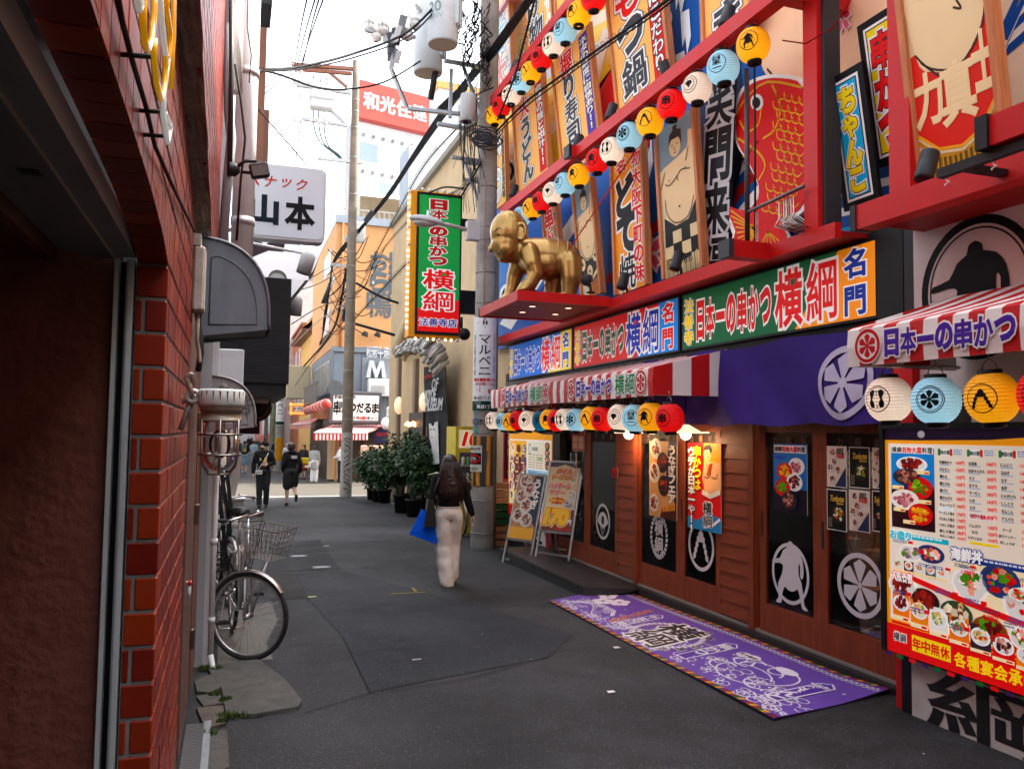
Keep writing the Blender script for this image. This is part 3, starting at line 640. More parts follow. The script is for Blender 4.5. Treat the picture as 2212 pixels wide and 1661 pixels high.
board((1849,60),(1945,5),(1990,330),(1891,361),'yellow banner board with red skewer lettering partly behind the red post',BLK,deco_banner('串かつ','cf2420','e9d22e',BLK),frame=False,X=4.56)
t=rthing('name_board','black tilted board with white edged kanji between the wrestler board and the carp','signboard',4.52,onX(1512,520,4.52).y,3.42)
t.rotation_euler=(R(3),R(9),RIGHT)
m=MB();m.bx(0,.48,0,.03,-.2,2.0,(.012,.012,.02));m.build('board_face',PRINT,t)
m=MB();vtext(m,'笑門来福',.24,1.95,.52,BLK,-.001,.06,[(.07,'b9b6b4')],wdt=.46,fill=.92);m.build('painted_lettering',PRINT,t)
SK='dfc39a'
def wrestler(m,w,h,wrap,z0=0.0,k=1.0,head=True,pattern='check'):
 X_=lambda a:w*(.5+a);Z=lambda b:h*b
 P=lambda pts,y,c:m.poly([(X_(a),Z(b))for a,b in pts][::-1],y,c)
 S=lambda pts,wd=.012,c='3b2d26':m.stroke([(X_(a),Z(b))for a,b in so2(pts)],wd,-.007,c)
 m.rect(.05,w-.05,0,h,-.0008,'c9bda2');m.rect(.05,w-.05,h*.72,h,-.0012,'7d8c94')
 body=[(-.2,.74),(-.36,.72),(-.42,.62),(-.4,.5),(-.36,.42),(-.3,.3),(.34,.3),(.42,.45),(.42,.6),(.4,.76),(.42,.86),(.3,.88),(.24,.78)]
 P(sm2(body),-.002,SK)
 if head:
  m.ell(X_(-.02),Z(.83),w*.14,h*.065,-.003,SK,18);P([(-.17,.86),(-.14,.92),(-.02,.95),(.14,.92),(.14,.82),(.09,.88),(-.1,.885)],-.004,'3a2a20');m.ell(X_(.0),Z(.955),w*.06,h*.014,-.004,'3a2a20',10)
  S([(-.1,.84),(-.06,.845)],.01);S([(.02,.845),(.06,.84)],.01);S([(-.02,.83),(-.04,.81),(-.01,.81)],.008);S([(-.05,.79),(.02,.79)],.01)
 S([(-.3,.62),(-.2,.6),(-.02,.63),(.1,.66),(.3,.64)]);S([(-.02,.64),(.02,.6)]);S([(-.33,.52),(-.3,.42),(-.1,.34),(.2,.35),(.36,.46)]);S([(-.42,.6),(-.3,.7)]);S([(.22,.7),(.3,.78)]);S([(0,.44),(.03,.43)],.014);S([(.0,.43),(.03,.44)],.014)
 m.ell(X_(-.2),Z(.63),.012,.012,-.007,'6b4a3a',8);m.ell(X_(.2),Z(.66),.012,.012,-.007,'6b4a3a',8)
 if pattern=='check':
  P([(-.38,.4),(-.1,.32),(.2,.33),(.44,.46),(.44,.06),(-.4,.06)],-.004,'1c1a1a')
  for i in range(4):
   for j in range(3):
    if(i+j)%2:P([(-.4+.21*i,.29-.09*j),(-.19+.21*i,.29-.09*j),(-.19+.21*i,.21-.09*j),(-.4+.21*i,.21-.09*j)],-.0055,'d9c49a')
  nf=15
  for i in range(nf):m.stroke([(X_(-.4+.8*i/nf),Z(.13-.05*math.sin(math.pi*i/nf))),(X_(-.4+.8*i/nf+.01),Z(.0))],.03,-.0065,'8d7f5e' if i%2 else 'b7a67c')
 elif pattern=='coins':
  P([(-.38,.4),(-.1,.32),(.2,.33),(.44,.46),(.44,.1),(-.1,.08),(-.4,.14)],-.004,'1c1a1a')
  for(a,b)in((-.3,.3),(.02,.22),(.32,.34)):
   m.ell(X_(a),Z(b),w*.13,h*.055,-.0055,'d9c49a',16);P([(a-.05,b),(a,b+.02),(a+.05,b),(a,b-.02)],-.0065,'1c1a1a')
  m.stroke([(X_(-.4),Z(.18)),(X_(0),Z(.12)),(X_(.42),Z(.22))],.05,-.0066,'d9c49a')
  for i in range(14):m.stroke([(X_(-.1+.035*i),Z(.08+.006*i)),(X_(-.12+.037*i),Z(0))],.02,-.0065,'b06a20')
board((1237,412),(1295,390),(1302,640),(1258,640),'framed picture of a wrestler in a coin patterned apron behind the golden statue','cdbf9f',lambda m,w,h:wrestler(m,w,h,None,pattern='coins'),X=4.44,name='picture_board')
board((1416,289),(1492,228),(1523,575),(1434,604),'framed picture of a wrestler in a checked apron beside the black kanji board','cdbf9f',lambda m,w,h:wrestler(m,w,h,None,pattern='check'),X=4.44,name='picture_board')
def big_wrestler(m,w,h):
 X_=lambda a:w*a;Z=lambda b:h*b
 P=lambda pts,y,c:m.poly([(X_(a),Z(b))for a,b in pts][::-1],y,c)
 m.rect(.06,w-.06,0,h,-.001,'ddc69c')
 P([(.08,.52),(.92,.56),(.92,.22),(.7,.1),(.3,.12),(.08,.2)],-.002,'cf3a28')
 P(sm2([(.1,.98),(.95,.98),(.95,.66),(.86,.5),(.62,.4),(.34,.42),(.14,.52)]),-.004,'e6d0a4')
 for pts in([(.16,.96),(.12,.8),(.2,.74),(.36,.72),(.6,.8)],[(.14,.52),(.3,.44),(.6,.4),(.86,.5),(.94,.64)],[(.22,.86),(.3,.78),(.44,.8)],[(.6,.62),(.68,.6),(.64,.64)],[(.2,.48),(.5,.36),(.75,.4)]):
  m.stroke([(X_(a),Z(b))for a,b in so2(pts)],.014,-.006,'3b2d26')
 text(m,'力',w*.24,h*.33,h*.2,'ecd6a8',-.0045,.05,wd=w*.3);text(m,'真',w*.56,h*.31,h*.22,'ecd6a8',-.0045,.05,wd=w*.34);text(m,'士',w*.84,h*.38,h*.2,'ecd6a8',-.0045,.05,wd=w*.2)
 for k in range(3):m.stroke([(X_(.08),Z(.205-.014*k)),(X_(.3),Z(.125-.014*k)),(X_(.55),Z(.105-.014*k)),(X_(.75),Z(.14-.014*k)),(X_(.92),Z(.23-.014*k))],.02,-.0056,['e2a63a','d8c79c','b98a2c'][k])
 n=44
 for i in range(n):
  a=.09+.82*i/n;zt=.11+.35*abs(a-.5)**2;m.stroke([(X_(a),Z(zt-.03)),(X_(a+.004*math.sin(i)),Z(.012+.02*rnd.random()))],.017,-.0056-.0002*(i%3),['8a6a24','b89238','5d481c'][i%3])
board((1927,-120),(2128,-230),(2185,341),(1982,410),'large picture board of a wrestler in a red lettered apron with gold fringe','ddc69c',big_wrestler,X=4.3,name='picture_board')
kt=rthing('carp_panel','red carp cut-out with gold scales and white outline on the blue mural','panel',4.5,FY,0)
def kp(px,py):p=onX(px,py,4.5);return(FY-p.y,p.z)
body=[(1592,250),(1606,200),(1640,175),(1690,170),(1735,190),(1752,300),(1748,400),(1728,452),(1690,480),(1700,520),(1650,545),(1600,545),(1566,560),(1590,500),(1560,440),(1600,455),(1634,440),(1640,400),(1618,350),(1596,310)]
cx_,cy_=1660,340
m=MB();body=sm2(body,3);m.prism([kp(cx_+(a-cx_)*1.10,cy_+(b-cy_)*1.05)for a,b in body][::-1],.0,.04,'ece8e0');m.prism([kp(a,b)for a,b in body][::-1],-.008,.0,'c4241a');m.build('carp_body',PRINT,kt)
m=MB();GO='d89c33';S=lambda pts,wd=.021:m.stroke([kp(*p)for p in so2(pts,3)],wd,-.011,GO)
def ES(cx,cy,a,b,y,c):m.poly([kp(cx+a*math.cos(t_),cy+b*math.sin(t_))for t_ in[i*math.pi/9 for i in range(18)]][::-1],y,c)
ES(1637,222,14,18,-.011,'e9e6de');ES(1636,223,9,12,-.013,'17171a')
S([(1592,250),(1612,215),(1660,178),(1735,190)]);S([(1600,262),(1615,285),(1640,270),(1646,235)]);S([(1670,185),(1688,230),(1676,280),(1650,300)],.022);S([(1596,300),(1640,330),(1655,360),(1640,390)])
for k in range(5):S([(1640,305),(1618-4*k+10,320+6*k),(1606+4*k,340+9*k)],.012)
for r_ in range(12):
 for c_ in range(4):
  x=1690+16*c_-5*max(0,r_-6)-(8 if r_%2 else 0);y=205+22*r_+4*c_
  if y<470 and x<1745:S([(x-10,y-8),(x-8,y+6),(x+2,y+11),(x+10,y+2)],.015)
for k in range(9):S([(1640,498),(1578+3*k+rnd.random()*4,455+12*k)],.016)
for k in range(6):S([(1660,500),(1640+10*k,540-k*3)],.012)
m.build('gold_linework',PRINT,kt)
m=MB();a=onX(1613,150,4.15);b=onX(1608,545,4.15);m.tube([(a.x,a.y,a.z),(b.x,a.y,3.35)],.022,'4a4648',8);c_=onX(1630,150,4.15);m.tube([(4.15,c_.y,a.z),(4.15,c_.y,3.35)],.010,'1c1c1e',6)
d_=onX(1736,408,4.15);e_=onX(1612,460,4.15);m.tube([(4.15,a.y,e_.z),(4.15,d_.y+.0,e_.z+.02)],.016,'6c6866',8)
m.build('pipe_rail',STEEL,None,label='thin grey pipe frame with a cross rail standing in front of the red carp',cat='rail')
hy,hz=e_.y-.45,e_.z
hg=thing('hanger_bundle','bundle of wire coat hangers hanging on the grey rail before the carp','hangers',(4.15,hy,hz))
for k in range(7):
 m=MB();yy=-.03*k;m.tube([(0,yy,-.02),(.0,yy,-.16),(-.14,yy-.12,-.27),(.14,yy-.1,-.30),(0,yy,-.16)],.005,['c9c4ba','8a6a50','a9a9ac'][k%3],5);m.build('wire_hanger',METAL,hg)
m=MB()
for k in range(9):m.tube([(.012*math.cos(t_),.3,-.05-.03*k+.016*math.sin(t_))for t_ in[i*math.pi/4 for i in range(8)]],.004,(.6,.58,.55),4,True)
m.build('chain',STEEL,hg)
# striped awnings
def awning(y0,y1,Xf,Xb,zf0,zf1,zb,lab,pitch,spans,sc=1.0):
 """front valance at Xf between zf0..zf1, slope back to Xb at zb"""
 t=rthing('striped_awning',lab,'awning',Xf,y0,0,'red and white striped awnings of the restaurant')
 w=y0-y1;n=int(w/pitch);D=Xb-Xf;m=MB()
 for k in range(n+1):
  a,b=k*pitch,min(w,(k+1)*pitch)
  if b-a<.005:continue
  c=RED if k%2 else 'e6e1db'
  sub=3
  for j in range(sub):
   u0,u1=a+(b-a)*j/sub,a+(b-a)*(j+1)/sub
   prof=[(0,zf0),(-.008,(zf0+zf1)/2),(.0,zf1-.012),(.03,zf1+.005)]+[(.03+(D-.03)*q,zf1+.005+(zb-zf1-.005)*q-.018*math.sin(math.pi*q))for q in(.25,.5,.75,1)]
   for(p,q)in zip(prof,prof[1:]):m.quad([(u0,p[0],p[1]),(u1,p[0],p[1]),(u1,q[0],q[1]),(u0,q[0],q[1])],c)
 m.build('striped_cloth',mat('awning_cloth',.55,0,.05,3,.04,30,spec=.3,dirt=.1),t)
 e=MB()
 for x,s in((0,-1),(w,1)):
  e=MB()
  for j in range(4):
   q0,q1=j/4,(j+1)/4;c='e6e1db' if j%2 else RED
   e.quad([(x+s*.002,D*q0,zf0+.01),(x+s*.002,D*q1,zf0+.01),(x+s*.002,D*q1,zf1+(zb-zf1)*q1),(x+s*.002,D*q0,zf1+(zb-zf1)*q0)],c)
  e.build('end_cloth',MATS['awning_cloth'],t)
 f=MB();f.tube([(.01,.015,zf0+.012),(w-.01,.015,zf0+.012)],.012,'b9b4ac',6)
 for x in(.02,w*.5,w-.02):f.tube([(x,.015,zf0+.012),(x,D,zf0+.03)],.012,'b9b4ac',6)
 f.build('frame',METAL,t)
 L=MB();zc=(zf0+zf1)/2;hh=(zf1-zf0)
 for x0,k in spans:
  y=-.012
  for xx in(x0,x0+2.12*k):
   if xx<w-.1:
    L.ell(xx,zc,hh*.46,hh*.46,y,WHT,26);L.ring(xx,zc,hh*.36,hh*.43,y-.001,RED,26);emblem_wheel(L,xx,zc,hh*.38,y-.0015,RED,1,.14,.1)
  for i,ch in enumerate('日本一の串かつ'):
   if x0+(.26+.165*i)*k<w-.1:text(L,ch,x0+(.26+.165*i)*k,zc,hh*.6,'4a2c90',y,.055,wd=.14*k,out=[(.06,WHT)])
  for i,ch in enumerate('横綱'):
   if x0+(1.56+.28*i)*k<w-.1:text(L,ch,x0+(1.56+.28*i)*k,zc,hh*.72,'1d7a48',y,.05,wd=.25*k,out=[(.05,WHT)])
 L.build('printed_lettering',VINYL,t)
a=onX(1412,795,3.7)
awning(11.8,6.75,3.7,4.5,2.13,2.40,2.60,'long red and white striped awning over the row of sixteen lanterns',.115,[(.6,.8),(3.12,.8)])
aw2=onX(1833,795,3.5)
awning(3.98,.4,3.5,4.35,2.19,2.42,2.68,'short red and white striped awning above the large lit menu',.095,[(.17,.72)])
# purple curtain
nt_=rthing('door_curtain','purple cloth curtain with a white wheel crest over the sliding doors','curtain',4.42,8.3,0)
m=MB();NX,NZ=90,14;w=8.3-4.42
def fold(u,v):return .045*math.sin(u*21+3*v+1.3*math.sin(u*5))*(1-.3*v)+.03*math.sin(u*6.5-2*v)*(1-v)+.012*math.sin(u*48+9*v)*(1-v)**2
P=[[(w*i/NX,fold(i/NX,j/NZ),1.865+.012*math.sin(i*.31)*(1-j/NZ)+(2.60-1.865-.025*math.sin(math.pi*((i/NX*3)%1)))*j/NZ)for i in range(NX+1)]for j in range(NZ+1)]
vs=[p for r_ in P for p in r_]
m.add(vs,[(j*(NX+1)+i,j*(NX+1)+i+1,(j+1)*(NX+1)+i+1,(j+1)*(NX+1)+i)for j in range(NZ)for i in range(NX)],'38286e',True)
m.build('cloth',FABRIC,nt_)
q=onX(1833,827,4.42);em_=MB();emblem_wheel(em_,8.3-q.y,q.z,.285,0,'b9b3c6',.95,.15,.18)
e2=MB()
for f_,c_ in zip(em_.f,em_.c):e2.add([(em_.v[i][0],fold(em_.v[i][0]/w,(em_.v[i][2]-1.865)/.73)-.012+em_.v[i][1],em_.v[i][2])for i in f_],[tuple(range(len(f_)))],c_)
e2.build('white_crest',FABRIC,nt_)
# paper lanterns
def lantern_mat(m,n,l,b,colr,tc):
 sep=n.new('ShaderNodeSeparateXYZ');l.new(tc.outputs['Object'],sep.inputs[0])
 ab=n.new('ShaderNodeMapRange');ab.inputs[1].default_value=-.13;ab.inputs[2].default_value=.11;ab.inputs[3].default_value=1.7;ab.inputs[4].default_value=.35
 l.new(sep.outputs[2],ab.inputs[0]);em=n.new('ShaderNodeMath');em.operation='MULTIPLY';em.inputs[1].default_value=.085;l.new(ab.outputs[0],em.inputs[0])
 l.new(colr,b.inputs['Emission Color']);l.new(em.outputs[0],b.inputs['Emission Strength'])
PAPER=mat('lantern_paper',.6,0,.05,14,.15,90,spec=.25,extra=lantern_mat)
PCOL={'white':('e8d3bf','white'),'blue':('93bccb','pale blue'),'yellow':('eda81c','yellow'),'red':('cf1d15','red'),'teal':('1d5f78','teal')}
def lantern(colr,emb,lab,X,Y,z,r,group,face=0.0):
 r*=rnd.uniform(.97,1.03);t=rthing('paper_lantern',lab,'lantern',X,Y,z+rnd.uniform(-.012,.012),group);t.rotation_euler=(R(rnd.uniform(-4,4)),R(rnd.uniform(-3,3)),RIGHT+R(rnd.uniform(-9,9)))
 jv=rnd.uniform(.82,1.06);c=tuple(v*jv for v in c3(PCOL[colr][0]));prof=[];n=16
 for j in range(n*2+1):
  th=math.pi*(.12+.76*j/(2*n));rr=r*math.sin(th)**.82*(1.0 if j%2 else .962)
  prof.append((rr,-r*1.02*math.cos(th)))
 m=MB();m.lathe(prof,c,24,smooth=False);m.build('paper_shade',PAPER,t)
 rt,zt=prof[-1][0],prof[-1][1]
 m=MB();m.lathe([(rt*.2,zt+.02),(rt*1.02,zt+.02),(rt*1.05,zt-.012),(rt*.98,zt-.014)],BLK,18);m.build('top_ring',BLACKP,t)
 m=MB();m.lathe([(rt*.98,-zt+.014),(rt*1.05,-zt+.012),(rt*1.0,-zt-.028),(rt*.55,-zt-.03),(rt*.5,-zt)],BLK,18);m.build('bottom_ring',BLACKP,t)
 m=MB();m.tube([(-rt*.9,0,zt+.01),(-rt*.7,0,zt+.05),(0,0,zt+.075),(rt*.7,0,zt+.05),(rt*.9,0,zt+.01)],.0035,(.3,.28,.26),5);m.tube([(0,0,zt+.07),(0,0,zt+.12)],.004,(.3,.28,.26),5);m.build('hanging_wire',METAL,t)
 e=MB();R_=r*.58
 e.ring(0,0,R_*.93,R_,0,BLK,30)
 if emb=='串':emblem_text(e,'串',0,0,R_*.95,0,BLK)
 elif emb=='日本一':emblem_text(e,'日本一',0,0,R_*1.0,0,BLK)
 elif emb=='wheel':emblem_wheel(e,0,0,R_*.86,0,BLK,1,.14,.06)
 elif emb=='butterfly':emblem_butterfly(e,0,0,R_*1.05,0,BLK)
 elif emb=='zigzag':emblem_shide(e,0,.0,R_*.95,0,BLK)
 elif emb=='wrestler':emblem_sumo(e,0,0,R_*.72,0,BLK)
 elif emb=='fan':emblem_spade(e,0,0,R_*.8,0,BLK)
 ca,sa=math.cos(face),math.sin(face);o=MB()
 for f_,c_ in zip(e.f,e.c):
  pts=[]
  for i in f_:
   x,yy,zz=e.v[i];s_=max(.05,1-(zz/(r*1.02))**2)**.41;an=x/r
   rad=r*s_*1.006+.002-min(0,yy)*.3;X1=math.sin(an)*rad;Y1=-math.cos(an)*rad
   pts.append((X1*ca-Y1*sa,X1*sa+Y1*ca,zz))
  o.add(pts,[tuple(range(len(pts)))],c_)
 o.build('printed_emblem',VINYL,t);return t
ORD=['first','second','third','fourth','fifth','sixth','seventh','eighth','ninth','tenth','eleventh','twelfth','thirteenth','fourteenth','fifteenth','sixteenth']
def row(items,X,r,where,group,face,z=None):
 for i,(px,py,c,e)in enumerate(items):
  p=onX(px,py,X);nm=PCOL[c][1];d={'串':'skewer kanji','日本一':'stacked kanji','zigzag':'zigzag strips'}.get(e,'a '+e)
  lantern(c,e,f'{nm} lantern with {d}, {ORD[i]} from the far end {where}',X,p.y,z or p.z,r,group,face)
row([(1068,265,'yellow','zigzag'),(1083,228,'red','串'),(1105,205,'white','fan'),(1127,182,'blue','wheel'),(1147,160,'yellow','zigzag'),(1170,130,'red','串'),(1195,97,'white','butterfly'),(1221,66,'blue','日本一'),(1251,34,'yellow','wrestler'),(1282,3,'red','串')],4.0,.155,'under the uppermost beam','paper lanterns under the uppermost beam',.5,7.07)
row([(1127,466,'blue','wheel'),(1150,452,'yellow','zigzag'),(1170,436,'red','串'),(1195,416,'white','fan'),(1221,393,'blue','日本一'),(1250,374,'yellow','wrestler'),(1290,350,'red','wrestler'),(1322,323,'white','butterfly'),(1360,294,'blue','wheel'),(1404,267,'yellow','zigzag'),(1451,233,'red','串'),(1506,195,'white','fan'),(1562,152,'blue','日本一'),(1627,107,'yellow','wrestler')],4.0,.143,'under the middle beam','paper lanterns under the middle beam',.5,5.0)
row([(1067,908,'white','butterfly'),(1090,908,'blue','wheel'),(1105,908,'yellow','zigzag'),(1121,908,'red','串'),(1142,908,'white','fan'),(1171,906,'teal','日本一'),(1188,908,'yellow','wrestler'),(1206,908,'red','wrestler'),(1222,907,'white','butterfly'),(1246,907,'blue','wheel'),(1278,905,'yellow','zigzag'),(1302,904,'red','串'),(1340,905,'white','fan'),(1373,903,'blue','日本一'),(1407,901,'yellow','wrestler'),(1447,898,'red','串')],3.78,.136,'under the long awning','paper lanterns under the long awning',.58,1.93)
row([(1920,864,'white','butterfly'),(2022,864,'blue','wheel'),(2143,862,'yellow','zigzag'),(2262,862,'red','串')],3.6,.128,'over the large menu','paper lanterns over the large menu',.36,1.985)
# printed food for menus and posters
def dish(mb,cx,cz,r,y,plate,foods,sq=.8,seed=1,rim=True):
 rr=random.Random(seed)
 mb.ell(cx,cz,r,r*sq,y,plate,18)
 if rim:mb.ell(cx,cz,r*.86,r*sq*.86,y-.0006,tuple(.8*v for v in c3(plate)),18)
 for k in range(26):
  a=rr.random()*6.283;d=math.sqrt(rr.random())*.66*r;s=r*(.1+.16*rr.random());c=c3(foods[rr.randrange(len(foods))]);j=.7+.5*rr.random();b=rr.random()*3
  px,pz=cx+d*math.cos(a),cz+d*sq*math.sin(a)+.04*r
  mb.poly([(px+s*math.cos(b+t_)*(.7+.5*rr.random()),pz+s*.7*math.sin(b+t_))for t_ in(0,1.2,2.4,3.6,4.9)],y-.0008-.00006*k,tuple(v*j for v in c))
CURRY=['6e1a0c','8f2a10','571208'];SASH=['c42a20','d8553a','e8a08a','4f8a2c','f0e6dc'];GRN=['5c9a24','7ab83a','3f7a1c'];FRY=['e8a23a','f0bf58','d88a28'];MEAT=['6b2a20','8c4030','a86a58','3f1a14','c88a78'];NOOD=['e8cf9a','d8b070','c8452a','6a9a3a','f0e2c0']
def lines(mb,x,z,w,h,n,y,col,seed=0):
 rr=random.Random(seed)
 for k in range(n):
  xx=x;zz=z-h*k/n
  while xx<x+w:
   d=(.4+rr.random())*h/n;mb.rect(xx,min(xx+d,x+w),zz-h/n*.32,zz+h/n*.2,y,col);xx+=d*1.35
MXp=4.2;y0m=4.42;lm=rthing('menu_board','large backlit menu board crowded with dishes and prices at the right edge','menu board',MXp,y0m,.39)
mw,mh=1.95,1.43
m=MB();m.bx(-.05,mw+.05,.0,.14,-.04,mh+.05,BLK);m.bx(-.05,-.015,-.02,.0,-.04,mh+.05,BLK);m.bx(-.015,mw+.05,-.02,.0,mh+.01,mh+.05,BLK);m.build('light_box',BLACKP,lm)
m=MB();y=-.002
m.rect(-.012,mw,-.035,mh+.008,y,'f2a22a');m.rect(-.012,mw,mh-.10,mh+.008,y-.001,'1c0c24')
m.poly([(.28,mh-.1),(.8,mh-.085),(1.15,mh-.05),(1.6,mh-.085),(mw,mh-.1)][::-1],y-.002,'f2a22a')
m.rect(.02,mw,.175,mh-.135,y-.003,'ece2d2');m.rect(-.012,mw,-.035,.15,y-.003,'d5140f')
m.rect(.03,mw,.155,.168,y-.004,'c8301c')
emblem_wheel(m,.30,mh-.045,.028,y-.004,'c9c4c8')
for k in range(20):m.rect(-.012+.1*k,.04+.1*k,-.06,-.036,-.021,['3a1a4a','1d5a30','c8301c'][k%3])
y=-.006
m.rect(.045,.40,.70,mh-.165,y,'0f2a66');m.rect(.045,.40,1.0,1.24,y-.0004,'2b7fc4');m.rect(.045,.40,.70,.98,y-.0005,'2a0e14');m.rect(.05,.395,1.225,1.275,y-.001,'f2eee8');m.ring(.22,1.25,0,.001,y,BLK,4)
for k,ch in enumerate('横綱名物大皿料理'):text(m,ch,.075+.042*k,1.25,.038,'d01a18' if 2<=k<=5 else BLK,y-.001,.05,wd=.036)
dish(m,.22,1.15,.13,y-.002,'f2f0ec',CURRY,.42,3);dish(m,.18,1.06,.12,y-.003,'2a2a34',MEAT,.5,4,False);dish(m,.29,.99,.10,y-.004,'c81a14',GRN,.75,5,False);dish(m,.16,.90,.12,y-.005,'e9e4dc',['b86a70','d8a0a0','9a4450'],.6,6,False);dish(m,.29,.81,.10,y-.006,'c81a14',FRY,.75,7,False)
for(a,b)in((.27,1.10),(.06,.985),(.28,.90),(.07,.83),(.15,.75)):m.rect(a,a+.1,b-.015,b+.012,y-.009,'f2dfa8');m.rect(a+.06,a+.095,b-.01,b,y-.0095,'d8301c')
for cxx,(items,z0)in enumerate(((['名物串かつ 160円','ホルモン 150円','鶏もも 150円','鶏ささみ 150円','豚バラ 160円','鶏タルタル 180円','チューリップ 240円'],1.22),(['白身魚 180円','白身タルタル 200円','キス 200円','まぐろ 200円','サーモン 180円','いか 160円','えび 300円','えびタルタル 320円'],1.22),(['にんにく 110円','玉ねぎ 140円','なす 140円','長芋 140円','じゃがいも 140円','ししとう 160円','れんこん 180円','アスパラ 280円'],1.22))):
 x=.43+.215*cxx
 m.rect(x,x+.11,z0,z0+.045,y,'f6f4f0');m.rect(x,x+.02,z0,z0+.045,y-.0006,'2c7a3a');m.rect(x+.09,x+.11,z0,z0+.045,y-.0006,'c83a2a');text(m,['肉の部','海の部','野菜の部'][cxx],x+.055,z0+.022,.028,BLK,y-.001,.03,wd=.07);lines(m,x+.12,z0+.04,.06,.04,3,y,'5a86c0',cxx)
 for k,it in enumerate(items):
  nme,pr=it.split(' ');zz=z0-.045-.047*k
  text(m,nme,x+.015+.0085*len(nme),zz,.022,'16161a',y,.03,wd=.0185*len(nme));text(m,pr,x+.165,zz,.024,'d0221a',y,.03,wd=.06);m.rect(x+.01,x+.09,zz-.02,zz-.015,y,'7fa3d0')
for k,it in enumerate(('チーズしそ巻き 170円','ささみしそ巻き 170円','いかしそ巻き 180円','豚しそ巻き 180円','海老しそ巻き 320円')):
 nme,pr=it.split(' ');zz=.82-.04*k+.02;text(m,nme,.43+.06,zz,.02,'16161a',y,.03,wd=.11);text(m,pr,.595,zz,.024,'d0221a',y,.03,wd=.06)
for k,it in enumerate(('ハムカツ 130円','もち 150円','うずら玉子 150円')):
 nme,pr=it.split(' ');zz=.78-.04*k;text(m,nme,.645+.045,zz,.02,'16161a',y,.03,wd=.02*len(nme));text(m,pr,.81,zz,.024,'d0221a',y,.03,wd=.06)
for k,it in enumerate(('チーズ 150円','赤ウインナー 130円','紅しょうが 180円')):
 nme,pr=it.split(' ');zz=.78-.04*k;text(m,nme,.86+.045,zz,.02,'16161a',y,.03,wd=.018*len(nme));text(m,pr,1.03,zz,.024,'d0221a',y,.03,wd=.06)
m.rect(.65,.85,.645,.67,y,'f2d81c');m.rect(.43,.54,.845,.88,y,'eef2ea');m.rect(.645,.83,.82,.86,y,'f2ecea');text(m,'変わり種串かつ',.74,.84,.026,'c8301c',y-.001,.03,wd=.15)
m.ell(1.33,1.10,.2,.2,y,'f0b8a8',26);vtext(m,'串かつ',1.33,1.28,.12,'d5140f',y-.001,.07,[(.05,'f0ece6')],wdt=.15);m.rect(1.12,1.6,.62,.86,y,'e6c088')
dish(m,1.25,.78,.12,y-.001,'f2efe8',GRN+['e8d8d0','c86a5a'],.7,21);dish(m,1.48,.74,.12,y-.001,'f2efe8',MEAT,.7,22)
text(m,'日本一の串かつ',1.42,mh-.045,.07,'161a30',y,.05,out=[(.06,'f2f0ec')])
m.rect(.05,.5,.615,.645,y,'3fb2c4');text(m,'お造り',.12,.635,.06,'4fc0d0',y-.001,.05,out=[(.06,'f4f4f2')]);lines(m,.2,.638,.25,.02,1,y-.002,'e6f4f6',5)
m.rect(.53,1.12,.535,.575,y,'12327e');text(m,'海鮮丼',.63,.575,.07,'f4f4f2',y-.002,.05,out=[(.07,'12327e')]);lines(m,.75,.562,.35,.022,1,y-.002,'cfd8ea',6)
m.rect(.53,1.1,.27,.535,y-.0002,'efe2bc')
dish(m,.36,.545,.11,y-.002,'27336a',SASH,.5,8);dish(m,.2,.53,.10,y-.002,'f2f0ec',['6b8a3a','8a6a78','d8d0c0'],.5,9)
for k in range(5):m.rect(.055+.088*k,.135+.088*k,.40,.475,y-.001,['e8dcc8','3a2a30','d8d8d0','40586a','dfe4e6'][k]);dish(m,.095+.088*k,.45,.034,y-.002,'e9e4dc',SASH,.8,10+k,False);m.rect(.055+.088*k,.135+.088*k,.40,.415,y-.003,'f0dca8')
for(a,b,s)in((.65,.41,15),(.85,.46,16),(1.0,.36,17)):dish(m,a,b,.135,y-.002,'2b3a6c' if s==16 else 'f2f0ec',SASH,.72,s)
for(a,b,pr)in((.58,.50,'1,580円'),(.98,.49,'1,280円'),(.73,.30,'1,380円')):text(m,pr,a+.06,b-.02,.026,'d0221a',y-.004,.03,wd=.09);lines(m,a,b+.012,.12,.02,2,y-.004,'2a3350',int(a*100))
m.poly([(.05,.375),(.2,.355),(.6,.31),(mw,.19),(mw,.215),(.6,.335),(.2,.385)],y-.003,'d5201a');text(m,'大阪名物',.13,.37,.055,'f4f2ee',y-.004,.05,out=[(.08,'d5201a')],wd=.17)
for k,(a,b,pl,fd)in enumerate(((.13,.325,'f0eee8',CURRY),(.31,.285,'2c1a18',CURRY),(.55,.265,'3a4a30',['e8dcc0','c8a070','7a3a20']),(.78,.235,'8a4a28',CURRY+GRN),(1.02,.215,'8a3a20',MEAT))):dish(m,a,b,.12,y-.005,pl,fd,.42,30+k)
for k in range(8):
 a=.05+.15*k;b=.255-.012*k;m.rect(a,a+.14,b-.07,b+.05-.01,y-.0062,['e07a30','e0863a','e6e2da','e07a30','32202a','c8302a','e0863a','e6e2da'][k]);dish(m,a+.07,b-.005,.068,y-.007,'eef0f0',[CURRY,NOOD,NOOD,['e88a2a','d8701a','6a9a3a'],NOOD,MEAT,FRY,CURRY][k],.5,50+k);m.rect(a,a+.14,b-.078,b-.058,y-.0095,'f2e2b8');m.rect(a+.09,a+.13,b-.073,b-.063,y-.01,'d0221a')
m.rect(.20,.50,.015,.115,y,'f2d81c')
for k,ch in enumerate('年中無休'):text(m,ch,.24+.073*k,.065,.07,'c8140f',y-.001,.06,wd=.065)
for k,ch in enumerate('各種宴会承ります!'):text(m,ch,.57+.092*k,.05,.082,'f2d81c',y-.001,.06,wd=.082)
